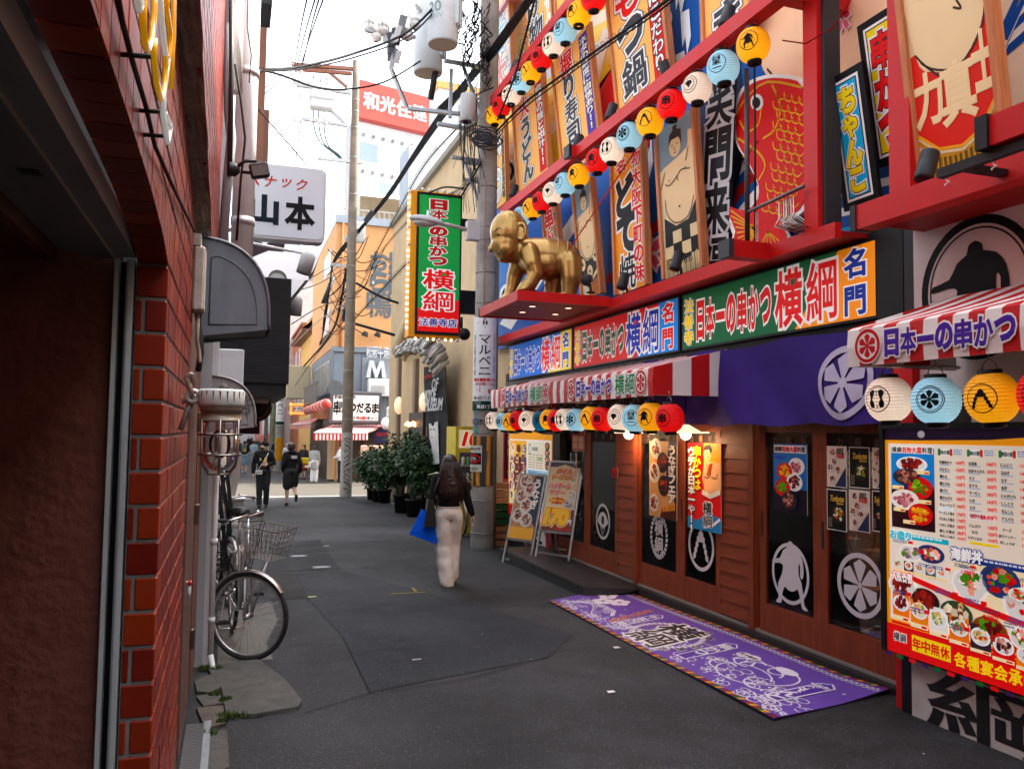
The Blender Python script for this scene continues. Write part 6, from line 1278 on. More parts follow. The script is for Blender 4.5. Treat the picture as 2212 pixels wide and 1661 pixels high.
# bicycles
def bicycle(lab,H0,wd,bd,basket=True,frame=(.5,.5,.52),Rw=.335,group=None,simple=False):
 """H0 front hub, wd = direction the front wheel points, bd = direction from rear to front of the body"""
 t=thing('bicycle',lab,'bicycle',(H0.x,H0.y,H0.z-Rw-.018),0,group);up=Vector((0,0,1));O=Vector((0,0,Rw+.018));f=Vector((bd[0],bd[1],0)).normalized();w=Vector((wd[0],wd[1],0)).normalized();lf=Vector((-w.y,w.x,0));bl=Vector((-f.y,f.x,0))
 BK=(.012,.012,.013);CR=frame
 def wheel(c,dir_,nm):
  ax=Vector((-dir_.y,dir_.x,0));circ=lambda r,n=36:[c+(dir_*math.cos(a)+up*math.sin(a))*r for a in[2*math.pi*i/n for i in range(n)]]
  m=MB();m.tube(circ(Rw),.0185,BK,8,True);ty=m.build(nm,RUBBER,t)
  m=MB();m.tube(circ(Rw-.022),.011,(.5,.5,.5),6,True);m.build('rim',METAL,ty)
  m=MB()
  for i in range(28):
   a=2*math.pi*i/28;s=ax*(.03 if i%2 else-.03);off=(.5 if(i//2)%2 else-.5);h=c+s+(dir_*math.cos(a+off)+up*math.sin(a+off))*.03
   m.tube([h,c+(dir_*math.cos(a)+up*math.sin(a))*(Rw-.025)],.0013,(.45,.45,.46),4)
  m.tube([c-ax*.05,c+ax*.05],.022,(.5,.5,.5),10);m.tube([c-ax*.075,c+ax*.075],.008,(.3,.3,.3),8);m.build('spokes',METAL,ty)
  return ty
 wheel(O,w,'front_wheel');R0=O-f*1.12;wheel(R0,f,'rear_wheel')
 crown=O-f*.10+up*.385;hd=O-f*.19+up*.66;stem=O-f*.215+up*.74;bbk=O-f*.58-up*.05;st=O-f*.76+up*.42
 m=MB()
 for s in(-1,1):m.tube([O+lf*.055*s,O+lf*.058*s+up*.12-f*.01,crown+lf*.045*s-up*.02,crown],.0125,CR,8)
 m.tube([crown,stem+up*.03],.014,CR,8);m.build('fork',METAL,t)
 m=MB();m.tube([crown+up*.02,hd],.021,CR,10);m.tube([hd-up*.06,O-f*.4+up*.22,bbk],.019,CR,8);m.tube([bbk,st,st+up*.12-f*.03],.016,CR,8)
 for s in(-1,1):m.tube([bbk+bl*.03*s,R0+bl*.06*s],.009,CR,6);m.tube([st+bl*.02*s,R0+bl*.06*s],.008,CR,6)
 m.build('frame',METAL,t)
 def fender(c,dir_,a0,a1,nm):
  m=MB();ax=Vector((-dir_.y,dir_.x,0));N=18;vs=[];fs=[]
  for i in range(N+1):
   a=R(a0+(a1-a0)*i/N);rr=Rw+.035
   for s,q in((-1,-.012),(-.5,.002),(.5,.002),(1,-.012)):vs.append(c+(dir_*math.cos(a)+up*math.sin(a))*(rr+q)+ax*.028*s)
   if i:
    for j in range(3):fs.append(((i-1)*4+j,(i-1)*4+j+1,i*4+j+1,i*4+j))
  m.add(vs,fs,(.32,.28,.27),True);m.tube([c+ax*.05,c+(dir_*math.cos(R((a0+a1)/2-30))+up*math.sin(R((a0+a1)/2-30)))*(Rw+.03)],.003,CR,5);m.build(nm,METAL,t)
 fender(O,w,35,165,'front_mudguard');fender(R0,f,40,200,'rear_mudguard')
 m=MB();gl,gr=stem+lf*.27-w*.16+up*.02,stem-lf*.27-w*.16+up*.02
 m.tube([gl+w*.12,stem+lf*.25+w*.0+up*.03,stem+lf*.12+w*.07+up*.06,stem+up*.03,stem-lf*.12+w*.07+up*.06,stem-lf*.25+up*.03,gr+w*.12],.011,(.55,.52,.5),8);m.build('handlebar',METAL,t)
 for g_,s in((gl,1),(gr,-1)):
  m=MB();m.tube([g_,g_+w*.13+up*.005],.016,BK,8);m.tube([g_+w*.15-up*.01,g_+w*.02-up*.04-lf*.0],.006,(.3,.3,.3),6);m.build('grip',RUBBER,t)
 m=MB();m.tube([gl+w*.15,stem+w*.12-up*.02,crown+w*.03],.0035,BK,5);m.tube([gr+w*.15,stem+w*.16,stem+w*.1-up*.2],.0035,BK,5);m.build('brake_cable',CABLE,t)
 m=MB();m.ball(stem+lf*.1+w*.03+up*.06,.022,(.5,.5,.5),10,8);m.build('bell',METAL,t)
 if basket:
  m=MB();b0=stem+w*.05-up*.30;P=lambda a,b_,h:b0+w*(.02+(b_*(.22+.07*h)))+lf*(a*(.125+.055*h))+up*(.02+.25*h+.045*b_*(0 if h else-.6)-.035*b_*h)
  wr=.0028;cc=(.40,.38,.36)
  for h in(0,.2,.4,.6,.8):m.tube([P(-1,0,h),P(-1,1,h),P(1,1,h),P(1,0,h)],wr,cc,5,True,smooth=False)
  m.tube([P(-1,0,1),P(-1,1,1),P(1,1,1),P(1,0,1)],.005,cc,6,True,smooth=False)
  for q in range(8):
   a=-1+2*q/7;m.tube([P(a,0,1),P(a,0,0),P(a,1,0),P(a,1,1)],wr,cc,5,smooth=False);b_=q/7;m.tube([P(-1,b_,1),P(-1,b_,0),P(1,b_,0),P(1,b_,1)],wr,cc,5,smooth=False)
  m.build('wire_basket',METAL,t)
  for s in(-1,1):m=MB();m.tube([P(0,.6,0),O+lf*.07*s+up*.02],.005,CR,5);m.build('basket_stay',METAL,t)
 m=MB();sdl=st+up*.33-f*.07;m.ball(sdl-f*.05,(.10,.10,.045),BK,14,8);m.ball(sdl+f*.08,(.055,.055,.035),BK,12,8);m.build('saddle',LEATHER,t);m=MB();m.tube([st+up*.05,sdl],.012,(.6,.6,.6),8);m.build('seat_post',METAL,t)
 m=MB();rk=R0+up*.40+f*.12
 for s in(-1,1):m.tube([rk+bl*.06*s+f*.2,rk+bl*.07*s-f*.25,R0+bl*.07*s],.006,(.6,.6,.6),6)
 for q in range(4):m.tube([rk+bl*.06+f*(.18-.13*q),rk-bl*.06+f*(.18-.13*q)],.005,(.6,.6,.6),5)
 m.build('rear_rack',METAL,t)
 m=MB()
 for s,dz in((-1,-.1),(1,.1)):
  e=bbk+bl*s*.07+up*dz*1.3+f*dz*.8;m.tube([bbk+bl*s*.06,e],.009,(.5,.5,.5),6)
 m.tube([bbk-bl*.07,bbk+bl*.07],.018,(.3,.3,.3),8);m.lathe([(.085,-.003),(.09,0),(.085,.003),(0,.003)],(.3,.3,.3),22,bbk+bl*.06,bl);m.build('crankset',METAL,t)
 for s,dz in((-1,-.1),(1,.1)):
  e=bbk+bl*s*.13+up*dz*1.3+f*dz*.8;m=MB()
  for q in(-1,1):m.obox(e+f*q*.03,bl,.045,up,.009,.012,BK)
  m.obox(e-bl*.045,f,.04,up,.008,.012,BK);m.obox(e+bl*.045,f,.04,up,.008,.012,BK);m.build('pedal',RUBBER,t)
 m=MB();kz=-(Rw+.018);m.tube([R0+bl*.07,R0+bl*.11-f*.06+up*(kz+.03),R0+bl*.11+up*(kz+.012),R0-bl*.11+up*(kz+.012),R0-bl*.11-f*.06+up*(kz+.03),R0-bl*.07],.007,(.5,.5,.5),6);m.build('kickstand',METAL,t)
 return t
hub=onY(536,1331,6.97)
bicycle('silver city bicycle with a wire basket and turned front wheel by the white drainpipe',Vector((hub.x,hub.y,gz(6.97)+.353)),(.857,-.515),(.10,-1))
bicycle('dark bicycle standing close to the wall behind the silver one',Vector((.02,9.25,gz(9.25)+.353)),(.2,-1),(.12,-1),False,(.03,.03,.032))
bicycle('black bicycle with a red reflector between the striped pole and the plants',Vector((3.82,15.4,gz(15.4)+.353)),(.2,1),(.05,1),False,(.05,.05,.05),group=None)
bicycle('yellow framed bicycle behind the striped pole',Vector((4.12,16.0,gz(16)+.353)),(.1,1),(.0,1),True,(.45,.32,.02))
t=thing('folded_stand','folded black metal stand leaning on the wall above the bicycle','stand',(.0,8.0,gz(8.0)))
m=MB();
for(a,b_)in(((468,1020),(492,1232)),((478,1018),(498,1150)),((484,1030),(470,1110)),((466,1060),(468,1110)),((490,1016),(500,1110))):
 p,q=onY(*a,8.0),onY(*b_,7.9);m.beam(p-Vector((0,8.0,gz(8))),q-Vector((0,8.0,gz(8))),.035,.02,(.012,.012,.013),(0,1,0))
m.build('stand_bar',BLACKP,t)
t=thing('cable_coil','loops of black cable hanging on the wall behind the bicycle','cable',(0,0,0));m=MB()
for k in range(5):c0=onY(470+4*k,1205+12*k,7.7);m.tube([c0+Vector((.09*math.cos(a),.02*math.sin(a*2),(.05+.02*k)*math.sin(a)))for a in[i*.45 for i in range(15)]],.006,(.015,.015,.016),5)
m.build('loop',CABLE,t)
t=thing('metal_case','dented silver metal case with a rusty flap at the wall beyond the bicycles','case',onY(497,1095,10.5));m=MB();m.bevbox(-.05,.16,0,.4,-.25,.08,(.42,.42,.42),.012);m.bx(-.06,.17,-.01,.41,.08,.10,(.55,.55,.55));m.build('case_body',STEEL,t);m=MB();m.prism([(-.02,.15),(.05,.10),(.09,.30),(.12,.62),(.06,.72),(.03,.5)],.1,.13,(.5,.47,.44));m.build('curved_flap',PAINT,t)
t=thing('white_pail','white plastic container with a spout on the ground beyond the bicycle','container',onY(507,1130,9.4));m=MB();m.lathe([(0,-.05),(.07,-.05),(.075,.02),(.04,.04),(.03,.10),(.02,.16),(0,.16)],(.62,.62,.64),14);m.build('body',PAINT,t)
# poles
PC=(.27,.245,.22)
def band(m,x,y,z,r,c=(.25,.24,.22),h=.012):m.lathe([(r,-h),(r+.008,-h),(r+.008,h),(r,h)],c,20,(x,y,z))
def pole(lab,x,y,h,r0,r1,bands,c=PC,lean=(0,0),cat='utility pole',group=None):
 t=thing('utility_pole',lab,cat,(x,y,gz(y)),0,group);m=MB();N=14
 m.lathe([(r0+(r1-r0)*i/N,h*i/N)for i in range(N+1)]+[(0,h)],c,24,axis=(lean[0],lean[1],1));m.build('shaft',mat('pole_concrete',.9,0,.3,3.5,.3,60,dirt=.45),t)
 b_=MB()
 for z in bands:band(b_,lean[0]*z,lean[1]*z,z,r0+(r1-r0)*z/h)
 b_.build('steel_band',STEEL,t);return t
def wrapc(mb,r,a0,out=None):
 """wrap flat print (x along, z up, y lift) round a vertical cylinder; a0 = direction the middle faces"""
 o=MB()
 for f_,c_ in zip(mb.f,mb.c):
  o.add([((r-mb.v[i][1])*math.cos(a0+mb.v[i][0]/r),(r-mb.v[i][1])*math.sin(a0+mb.v[i][0]/r),mb.v[i][2])for i in f_],[tuple(range(len(f_)))],c_)
 return o
def grid(mb,x0,x1,z0,z1,y,c,n=12):
 for i in range(n):mb.rect(x0+(x1-x0)*i/n,x0+(x1-x0)*(i+1)/n,z0,z1,y,c)
px_,py_=3.95,13.0;gp=gz(py_)
ZP=lambda yy:onY(1040,yy,py_).z-gp
mp_=pole('tall concrete utility pole beside the restaurant, carrying two transformers',px_,py_,11.5,.185,.15,[ZP(y)for y in(120,235,262,330,405,492,520,590,655,690,905,935,1008,1048,1080,1150)])
FA=math.atan2(-13.0,-3.95)
m=MB();grid(m,-.30,.30,.0,ZP(1078),-.002,(.17,.16,.15),10);grid(m,-.30,.30,ZP(1178),ZP(1160),-.008,(.2,.19,.18),10)
for k,(a,b_,c)in enumerate(((-.26,-.19,'b8821a'),(-.19,-.12,'1b1a1c'),(-.12,-.05,'b8821a'),(-.05,.05,'2a2a2e'),(.05,.12,'b8821a'),(.12,.2,'2a2826'))):grid(m,a,b_,ZP(1048),ZP(942),-.006,c,3)
m.poly([(-.06,ZP(1042)),(.04,ZP(1042)),(.07,ZP(975)),(.0,ZP(968)),(-.07,ZP(980))],-.008,'36363a')
wrapc(m,.187,FA).build('wrap_sheet',mat('scuffed_wrap',.6,0,.2,5,.05,40,dirt=.5),mp_)
aw=thing('pole_sign','white wrapped advert with a red left arrow on the tall utility pole','sign',(px_,py_,gp))
zt,zb=ZP(687),ZP(888);Hh=zt-zb;m=MB();grid(m,-.245,.245,zb,zt,-.018,'d9d9d9',16);wrapc(m,.178,FA).build('sign_sheet',PRINT,aw)
m=MB();grid(m,-.24,.24,zb+.005,zb+Hh*.105,-.021,'12382c',14);y=-.021
vtext(m,'マルベニ',0,zt-Hh*.185,Hh*.112,'1d1d20',y,.012,wdt=.20)
m.stroke([(-.12,zt-Hh*.065),(0,zt-Hh*.02),(.12,zt-Hh*.065),(0,zt-Hh*.115),(-.12,zt-Hh*.065)],.012,y,'1d1d20');m.rect(-.035,.035,zt-Hh*.085,zt-Hh*.045,y,'1d1d20');m.stroke([(-.2,zt-Hh*.155),(.2,zt-Hh*.155)],.007,y,'1d1d20');m.stroke([(-.2,zb+Hh*.36),(.2,zb+Hh*.36)],.007,y,'1d1d20')
for k,ch in enumerate('MARUBENI PAWN SHOP'):
 if ch!=' ':text(m,ch,.16,zt-Hh*(.19+.0235*k),.028,'1d1d20',y,.005)
vtext(m,'昭和二十八年創業/質預かり・販売',-.17,zt-Hh*.19,Hh*.027,'2a2a30',y,.008)
text(m,'相合橋筋東入る',0,zb+Hh*.33,.055,'c0202a',y,.03,wd=.36);text(m,'千日前1-2-6',0,zb+Hh*.285,.052,'c0202a',y,.02,wd=.34)
m.poly([(-.13,zb+Hh*.225),(-.06,zb+Hh*.25),(-.06,zb+Hh*.233),(.09,zb+Hh*.233),(.09,zb+Hh*.185),(.06,zb+Hh*.185),(.06,zb+Hh*.217),(-.06,zb+Hh*.217),(-.06,zb+Hh*.2)][::-1],y,'c81e24')
text(m,'06-6211-5188',0,zb+Hh*.14,.055,'1d1d20',y,.012,wd=.36);text(m,'ここは',-.1,zb+Hh*.085,.03,'d8dad8',y-.002,.015);text(m,'難波1丁目',.02,zb+Hh*.045,.06,'d8dad8',y-.002,.03,wd=.26)
wrapc(m,.178,FA).build('sign_print',VINYL,aw)
ns=thing('pole_sign','no bicycle parking notice strapped to the striped part of the tall pole','sign',(px_,py_,gp))
m=MB();zt,zb=ZP(962),ZP(1018);grid(m,-.29,-.02,zb,zt,-.024,'c2bfb6',8);grid(m,-.28,-.03,zb+(zt-zb)*.28,zb+(zt-zb)*.72,-.026,'17171a',8);wrapc(m,.187,FA).build('sign_sheet',PRINT,ns)
m=MB();zc=(zt+zb)/2;m.stroke([(-.155+.105*math.cos(a),zc+.062*math.sin(a))for a in[i*.314 for i in range(21)]],.02,-.028,'c8281e');m.stroke([(-.24,zc-.045),(-.07,zc+.045)],.016,-.0285,'c8281e');m.ring(-.2,zc-.01,.022,.028,-.029,'d8d8d8',14);m.ring(-.13,zc-.01,.022,.028,-.029,'d8d8d8',14);m.stroke([(-.2,zc-.01),(-.18,zc+.025),(-.14,zc+.025),(-.13,zc-.01)],.006,-.029,'d8d8d8');text(m,'駐輪禁止区域',-.155,zt-.05,.04,'1d1d20',-.027,.012,wd=.22);text(m,'大阪市',-.155,zb+.05,.05,'3a3a3c',-.027,.012,wd=.15);wrapc(m,.187,FA).build('sign_print',VINYL,ns)
m=MB()
for k,(s,px,py,h,c)in enumerate((('RO55',1027,912,.09,'4a4a4a'),('4',1020,930,.12,'4ab0a0'),('TWG',1056,925,.05,'3a3a3a'))):text(m,s,(px-1040)*.0077,ZP(py),h,c,-.006,.012)
vtext(m,'貼紙禁止',-.14,ZP(888),.07,'4a86a8',-.006,.02);wrapc(m,.186,FA).build('graffiti',VINYL,mp_)
m=MB();m.tube([(.18,-.06,0),(.18,-.06,3.0),(.17,-.06,5.5)],.035,(.13,.11,.10),10);m.build('riser_pipe',PAINT,mp_)
def rel(px,py,Y):return onY(px,py,Y)-Vector((px_,py_,gp))
def canister(c,r,h,lab):
 t=thing('transformer',lab,'transformer',Vector((px_,py_,gp))+c);m=MB();m.lathe([(0,0),(r*.95,0),(r,.03),(r,h),(r*.96,h+.03),(r*.5,h+.08),(0,h+.1)],(.50,.52,.53),28);m.build('tank',PAINT,t)
 m=MB();m.lathe([(r*.93,-.004),(0,-.004)],(.26,.20,.15),24);m.build('tank_base',PAINT,t)
 m=MB()
 for k in range(4):a=R(-52+12*k);m.obox((r*1.06*math.cos(a),r*1.06*math.sin(a),h*.55),(0,0,1),h*.32,(math.cos(a),math.sin(a),0),.008,.05,(.48,.5,.5))
 m.build('cooling_fin',PAINT,t)
 for k in range(2):
  m=MB();a=R(150+70*k);m.lathe([(.02,0),(.05,.02),(.03,.05),(.05,.08),(.03,.11),(.045,.14),(.0,.17)],(.62,.60,.58),12,(r*.95*math.cos(a),r*.95*math.sin(a),h*.86),(math.cos(a),math.sin(a),.5));m.build('insulator',PAINT,t)
 return t
c1=canister(rel(956,98,12.4),.245,1.25,'grey transformer marked 20, nearest the tall pole');m=MB();text(m,'20',-.12,.52,.17,'7a8884',-.004,.012);text(m,'6600V',-.12,.37,.08,'9aa6a2',-.004,.006);wrapc(m,.246,R(-110)).build('tank_marking',VINYL,c1)
canister(rel(924,160,13.4),.25,1.15,'grey transformer with a brown base, left of the marked one')
GS=(.30,.32,.34)
def seg(a,b_,w_=.07,Ya=13,Yb=13):br=MB();br.beam(rel(*a,Ya),rel(*b_,Yb),w_,.05,GS);br.build('bracket_arm',STEEL,mp_)
seg((1042,146),(960,132),.08,13,12.8);seg((1042,252),(880,235),.08,13,13.2);seg((1000,142),(1035,235),.05);seg((975,150),(972,255),.06);seg((880,235),(845,150),.06,13.2,13);seg((790,66),(895,82),.07,12.6,13);seg((845,150),(850,78),.05);seg((1042,400-5),(1000,388),.05)
seg((1042,285+0),(945,268),.08);seg((1052,350),(975,340),.05);seg((1070,355),(1000,352),.05);seg((1005,352),(1040,452),.05)
for(px,py,s)in((797,58,1),(826,64,1),(812,78,.8),(880,76,1),(896,52,.8),(958,2,1)):
 t=MB();t.lathe([(.03,-.1),(.09,-.06),(.10,0),(.06,.03),(.09,.05),(.07,.1),(0,.12)],(.62,.58,.54),14,rel(px,py,12.7));t.build('insulator',PAINT,mp_)
m=MB()
for k in range(16):c0=rel(846+rnd.uniform(-14,14),98+rnd.uniform(-26,34),12.7+rnd.uniform(-.2,.2));m.obox(c0,(rnd.uniform(-.3,.3),.2,-1),rnd.uniform(.05,.14),(1,0,0),rnd.uniform(.03,.07),.04,rnd.choice([(.5,.5,.5),(.42,.42,.43),(.07,.07,.08),(.15,.15,.16)]))
m.build('switch_gear',PAINT,mp_);m=MB();m.beam(rel(862,80,12.6),rel(872,36,12.6),.08,.12,(.12,.13,.13));m.build('switch_box',BLACKP,mp_)
m=MB();q=rel(1011,238,12.7);m.lathe([(0,.26),(.125,.25),(.13,.2),(.13,-.2),(.11,-.2),(.10,-.15),(0,-.15)],(.46,.46,.46),20,q);m.build('cylinder_box',PAINT,mp_)
m=MB()
rr=random.Random(21)
for k in range(46):
 a=(rr.uniform(985,1050),rr.uniform(-40,120));pts=[]
 for q in range(6):pts.append(rel(a[0]+rr.uniform(-11,11)+(8-q)*1.0,a[1]+q*15+rr.uniform(-4,4),12.7+rr.uniform(-.2,.2)))
 m.tube(spl(pts,4),rr.choice([.006,.009,.012]),(.02,.022,.026),4)
for k in range(22):
 x=rr.uniform(988,1030);m.tube([rel(x,rr.uniform(140,250),12.75),rel(x+rr.uniform(-5,5),rr.uniform(260,330),12.8),rel(x+rr.uniform(-12,25),rr.uniform(340,470),12.8)],rr.choice([.004,.007]),(.03,.03,.035),4)
for k in range(14):c0=rel(rr.uniform(1030,1068),rr.uniform(290,318),12.75);s=rr.uniform(.08,.2);m.tube([c0+Vector((s*1.3*math.cos(a),-.1,s*.7*math.sin(a)))for a in[i*.63 for i in range(10)]],.010,(.03,.032,.04),5,True)
m.build('wire_tangle',CABLE,mp_,kind='stuff')
m=MB();m.tube([rel(1049,-30,12.8),rel(1049,260,12.8),rel(1046,700,12.8)],.008,(.45,.2,.13),5);m.build('orange_riser_wire',CABLE,mp_)
lp=thing('street_lamp','grey cobra head street lamp in front of the green vertical sign','street lamp',Vector((px_,py_,gp))+rel(1022,500,12.6));o=rel(1022,500,12.6)
m=MB();m.bevbox(-.11,.12,-.05,.09,-.15,.17,(.42,.40,.39),.012);m.build('ballast_box',PAINT,lp);m=MB();m.tube([(-.1,0,.02),rel(972,487,12.6)-o,rel(945,482,12.5)-o],.03,(.42,.36,.34),8);m.build('arm',PAINT,lp)
hp_=rel(922,478,12.5)-o;m=MB();
B_=MB();B_.ball((0,0,0),(.29,.12,.085),(.42,.42,.43),20,10);m.add([hp_+Matrix.Rotation(R(6),3,'Y')@Vector((v[0],v[1],max(v[2],-.02)))for v in B_.v],B_.f,(.42,.42,.43),True);m.lathe([(.03,0),(.025,.1),(0,.11)],(.6,.6,.6),10,hp_+Vector((.02,0,.07)));m.build('lamp_head',PAINT,lp);m=MB();m.ball(hp_+Vector((-.03,0,-.03)),(.2,.10,.07),(.35,.32,.28),16,8);m.build('lens',mat('smoky_lens',.15,0,.2,6),lp)
p2=(3.36,25.6);Z2=lambda yy:onY(752,yy,p2[1]).z-gz(p2[1])
pl2=pole('slimmer brown utility pole at the crossing corner with graffiti at its foot',p2[0],p2[1],Z2(130),.185,.11,[Z2(y)for y in(190,215,240,275,340,420,545,575,650,700,760,800,860,905)],(.15,.118,.088))
def rel2(px,py,Y=25.6):return onY(px,py,Y)-Vector((p2[0],p2[1],gz(p2[1])))
for(a,b_,w_,c)in(((630,140),(765,150),.12,(.22,.09,.06)),((636,150),(760,160),.1,(.2,.08,.05)),((640,184),(757,202),.1,(.36,.36,.36)),((648,256),(750,272),.1,(.38,.38,.38)),((685,342),(782,352),.09,(.40,.40,.40)),((745,575),(718,572),.07,(.4,.4,.4)),((745,268),(715,240),.05,(.3,.3,.3)),((750,190),(712,158),.05,(.2,.1,.07))):m=MB();m.beam(rel2(*a),rel2(*b_),w_,.1,c);m.build('cross_arm',STEEL,pl2)
m=MB();c0=rel2(694,215);m.bevbox(c0.x-.34,c0.x+.34,c0.y-.2,c0.y+.2,c0.z-.33,c0.z+.22,(.45,.46,.48),.03);m.bx(c0.x-.36,c0.x+.36,c0.y-.22,c0.y+.22,c0.z-.05,c0.z+.0,(.38,.39,.4));m.build('switch_tank',PAINT,pl2)
for k in range(3):
 m=MB();m.lathe([(.06,0),(.05,.12),(.09,.14),(.05,.18),(.03,.3),(0,.3)],(.6,.6,.58),10,c0+Vector((-.2+.2*k,-.05,.2)));m.tube([c0+Vector((-.2+.2*k,-.05,.35)),c0+Vector((-.26+.2*k,0,.7))],.02,(.02,.02,.02),6);m.build('bushing',PAINT,pl2)
for(px,py)in((633,138),(640,150),(650,152),(636,176),(646,180),(668,183),(636,255),(650,258),(670,258),(690,262),(705,265)):
 m=MB();m.lathe([(.03,-.1),(.08,-.04),(.05,0),(.08,.05),(0,.12)],(.55,.52,.48),10,rel2(px,py));m.build('insulator',PAINT,pl2)
m=MB()
for k in range(26):
 z=rr.uniform(560,720);m.tube([rel2(740+rr.uniform(0,28),z+q*10+rr.uniform(-6,6),26.2)for q in range(4)],.014,rr.choice([(.03,.03,.04),(.05,.07,.07),(.25,.24,.22)]),5)
for k in range(30):a_=(rr.uniform(742,770),rr.uniform(500,720));e_=(rr.uniform(690,735),a_[1]+rr.uniform(-60,110))if k%3 else(rr.uniform(785,845),a_[1]+rr.uniform(-120,60));m.tube(spl([rel2(*a_),rel2((a_[0]+e_[0])/2,(a_[1]+e_[1])/2+rr.uniform(4,24)),rel2(*e_)],5),rr.choice([.012,.018]),(.015,.016,.02),4)
for k in range(12):c0=rel2(752+rr.uniform(-8,8),rr.uniform(655,690),26.1);m.bevbox(c0.x-.1,c0.x+.1,c0.y-.05,c0.y+.05,c0.z-.1,c0.z+.1,rr.choice([(.3,.3,.3),(.05,.06,.06),(.12,.14,.14)]),.02)
m.build('wire_tangle',CABLE,pl2,kind='stuff');m=MB();c0=rel2(774,505,26.2);m.bevbox(c0.x-.2,c0.x+.2,c0.y-.15,c0.y+.1,c0.z-.3,c0.z+.35,(.66,.66,.64),.03);m.build('meter_box',PAINT,pl2)
m=MB();grid(m,-.2,.22,.02,2.0,-.006,(.30,.285,.26),8);wrapc(m,.188,math.atan2(-26,-3.6)).build('wrap_sheet',MATS['scuffed_wrap'],pl2)
m=MB()
for k in range(9):cz=1.75-.19*k;m.stroke([(.02+.09*math.cos(a*1.3+k),cz+.08*math.sin(a))for a in[i*.6 for i in range(9)]],.02,-.01,'17171a')
wrapc(m,.190,math.atan2(-26,-3.6)).build('graffiti',VINYL,pl2)
q=gnd(738,1068);t=thing('sign_post','thin grey sign post with a round sign seen from behind, beside the brown pole','sign post',(q.x,26.0,gz(26)));m=MB();m.tube([(0,0,0),(0,0,5.0)],.045,(.25,.27,.28),10);m.build('post',STEEL,t);m=MB();c0=onY(725,838,25.9)-Vector((q.x,26,gz(26)));m.lathe([(0,-.01),(.24,-.01),(.24,.01),(0,.01)],(.16,.165,.17),24,c0,(.45,1,0),smooth=False);m.bevbox(c0.x+.1,c0.x+.35,c0.y,c0.y+.02,c0.z-.62,c0.z-.42,(.4,.4,.42),.005);m.build('sign_disc',STEEL,t)
for i,(px,base,top,r,lab,Y)in enumerate(((602,1000,820,.2,'grey concrete pole with a white wrapped advert farther down the alley',48),(587,995,830,.16,'greenish sticker covered pole left of the far concrete pole',52),(573,985,850,.14,'thin far pole deep in the alley',75))):
 x=onY(px,base,Y).x;Zt=onY(px,top,Y).z-gz(Y);t=pole(lab,x,Y,Zt,r*1.3,r,[Zt*.3,Zt*.6,Zt*.9],[(.26,.25,.24),(.10,.12,.08),(.2,.2,.2)][i])
 if i==0:m=MB();grid(m,-.26,.26,2.6,4.9,-.01,'d6d6d8',6);vtext(m,'マルベニ',0,4.6,.36,'2a2a30',-.02,.012);grid(m,-.25,.25,2.62,2.8,-.015,'12382c',6);m.rect(-.15,.15,2.9,3.05,-.016,'c0202a');grid(m,-.2,.2,.6,1.9,-.004,'b8821a',4);wrapc(m,.255,math.atan2(-48,-x)).build('pole_print',VINYL,t)
# overhead wires
def wire(pts,r,lab,c=(.018,.02,.024),sag=.0,group='overhead cables',coil=0):
 out=spl([onY(a,b_,Y)for a,b_,Y in pts]);m=MB();m.tube(out,r*1.35,(.006,.007,.009)if c[0]<.03 else c,5)
 if coil:
  L=sum((b_-a).length for a,b_ in zip(out,out[1:]));n=int(L/.16);hx=[]
  for i in range(n*7):
   s=i/(n*7)*(len(out)-1);j=min(int(s),len(out)-2);q=out[j].lerp(out[j+1],s-j);a=i*2*math.pi/7;hx.append(q+Vector((coil*math.cos(a),0,coil*math.sin(a))))
  m.tube(hx,.0035,(.03,.03,.035),3)
 return m.build('overhead_cable',CABLE,None,label=lab,cat='cable',group=group)
for k in range(4):wire([(1152+5*k,-25,9+.1*k),(1064+4*k,100+3*k,12.2),(1012+2*k,164+4*k,14),(941+2*k,258+4*k,17),(885+k,345+3*k,20),(835+k,422+2*k,23),(772,500+2*k,25.8)],.016,['upper strand','second strand','third strand','lower strand'][k]+' of the thick black bundle running past the tall pole to the crossing')
wire([(1062,168,12.6),(1000,262,14),(915,360,18),(850,475,22),(790,590,25.8)],.01,'coil wrapped wire under the thick bundle between the two poles',coil=.05)
wire([(1040,350,12.8),(985,440,14.5),(905,540,18),(840,610,22),(765,690,26)],.012,'coil wrapped cable passing behind the vertical green sign',coil=.06)
wire([(1030,385,12.8),(960,430,14.5),(890,470,18),(820,550,22),(766,640,26)],.006,'thin loose wire from the lamp bracket to the brown pole',coil=.04)
for k in range(3):wire([(768,500+6*k,25.8),(722,560+4*k,28),(712,620,31),(704-2*k,684,35),(690,742+3*k,44),(652,790,58),(606,845,90)],.02,['topmost','middle','lowest'][k]+' of three black cables going on from the crossing down the alley')
wire([(748,580,26),(735,660,27),(718,715,30),(680,765,38),(630,815,58),(560,872,95)],.03,'thick black cable dropping from the brown pole toward the far houses')
m_=[((945,130),(930,214),13.3,.055,'black plastic cable sleeve under the brown based transformer'),((1003,190),(950,240),13.6,.075,'square black splice box on the thick bundle'),((720,600),(698,655),34,.09,'black splice sleeve left of the brown pole'),((805,458),(790,478),24,.09,'black splice box on the bundle above the balcony'),((775,497),(748,520),25.8,.12,'grey drum shaped splice at the brown pole')]
for a,b_,Y,r_,lab in m_:
 m=MB();m.beam(onY(*a,Y),onY(*b_,Y),r_*1.7,r_*1.7,(.02,.022,.025))if 'square' in lab or 'box' in lab else m.tube([onY(*a,Y),onY(*b_,Y)],r_,(.02,.022,.025)if 'black' in lab else(.3,.3,.3),10);m.build('cable_splice',BLACKP,None,label=lab,cat='splice',group='cable splices')
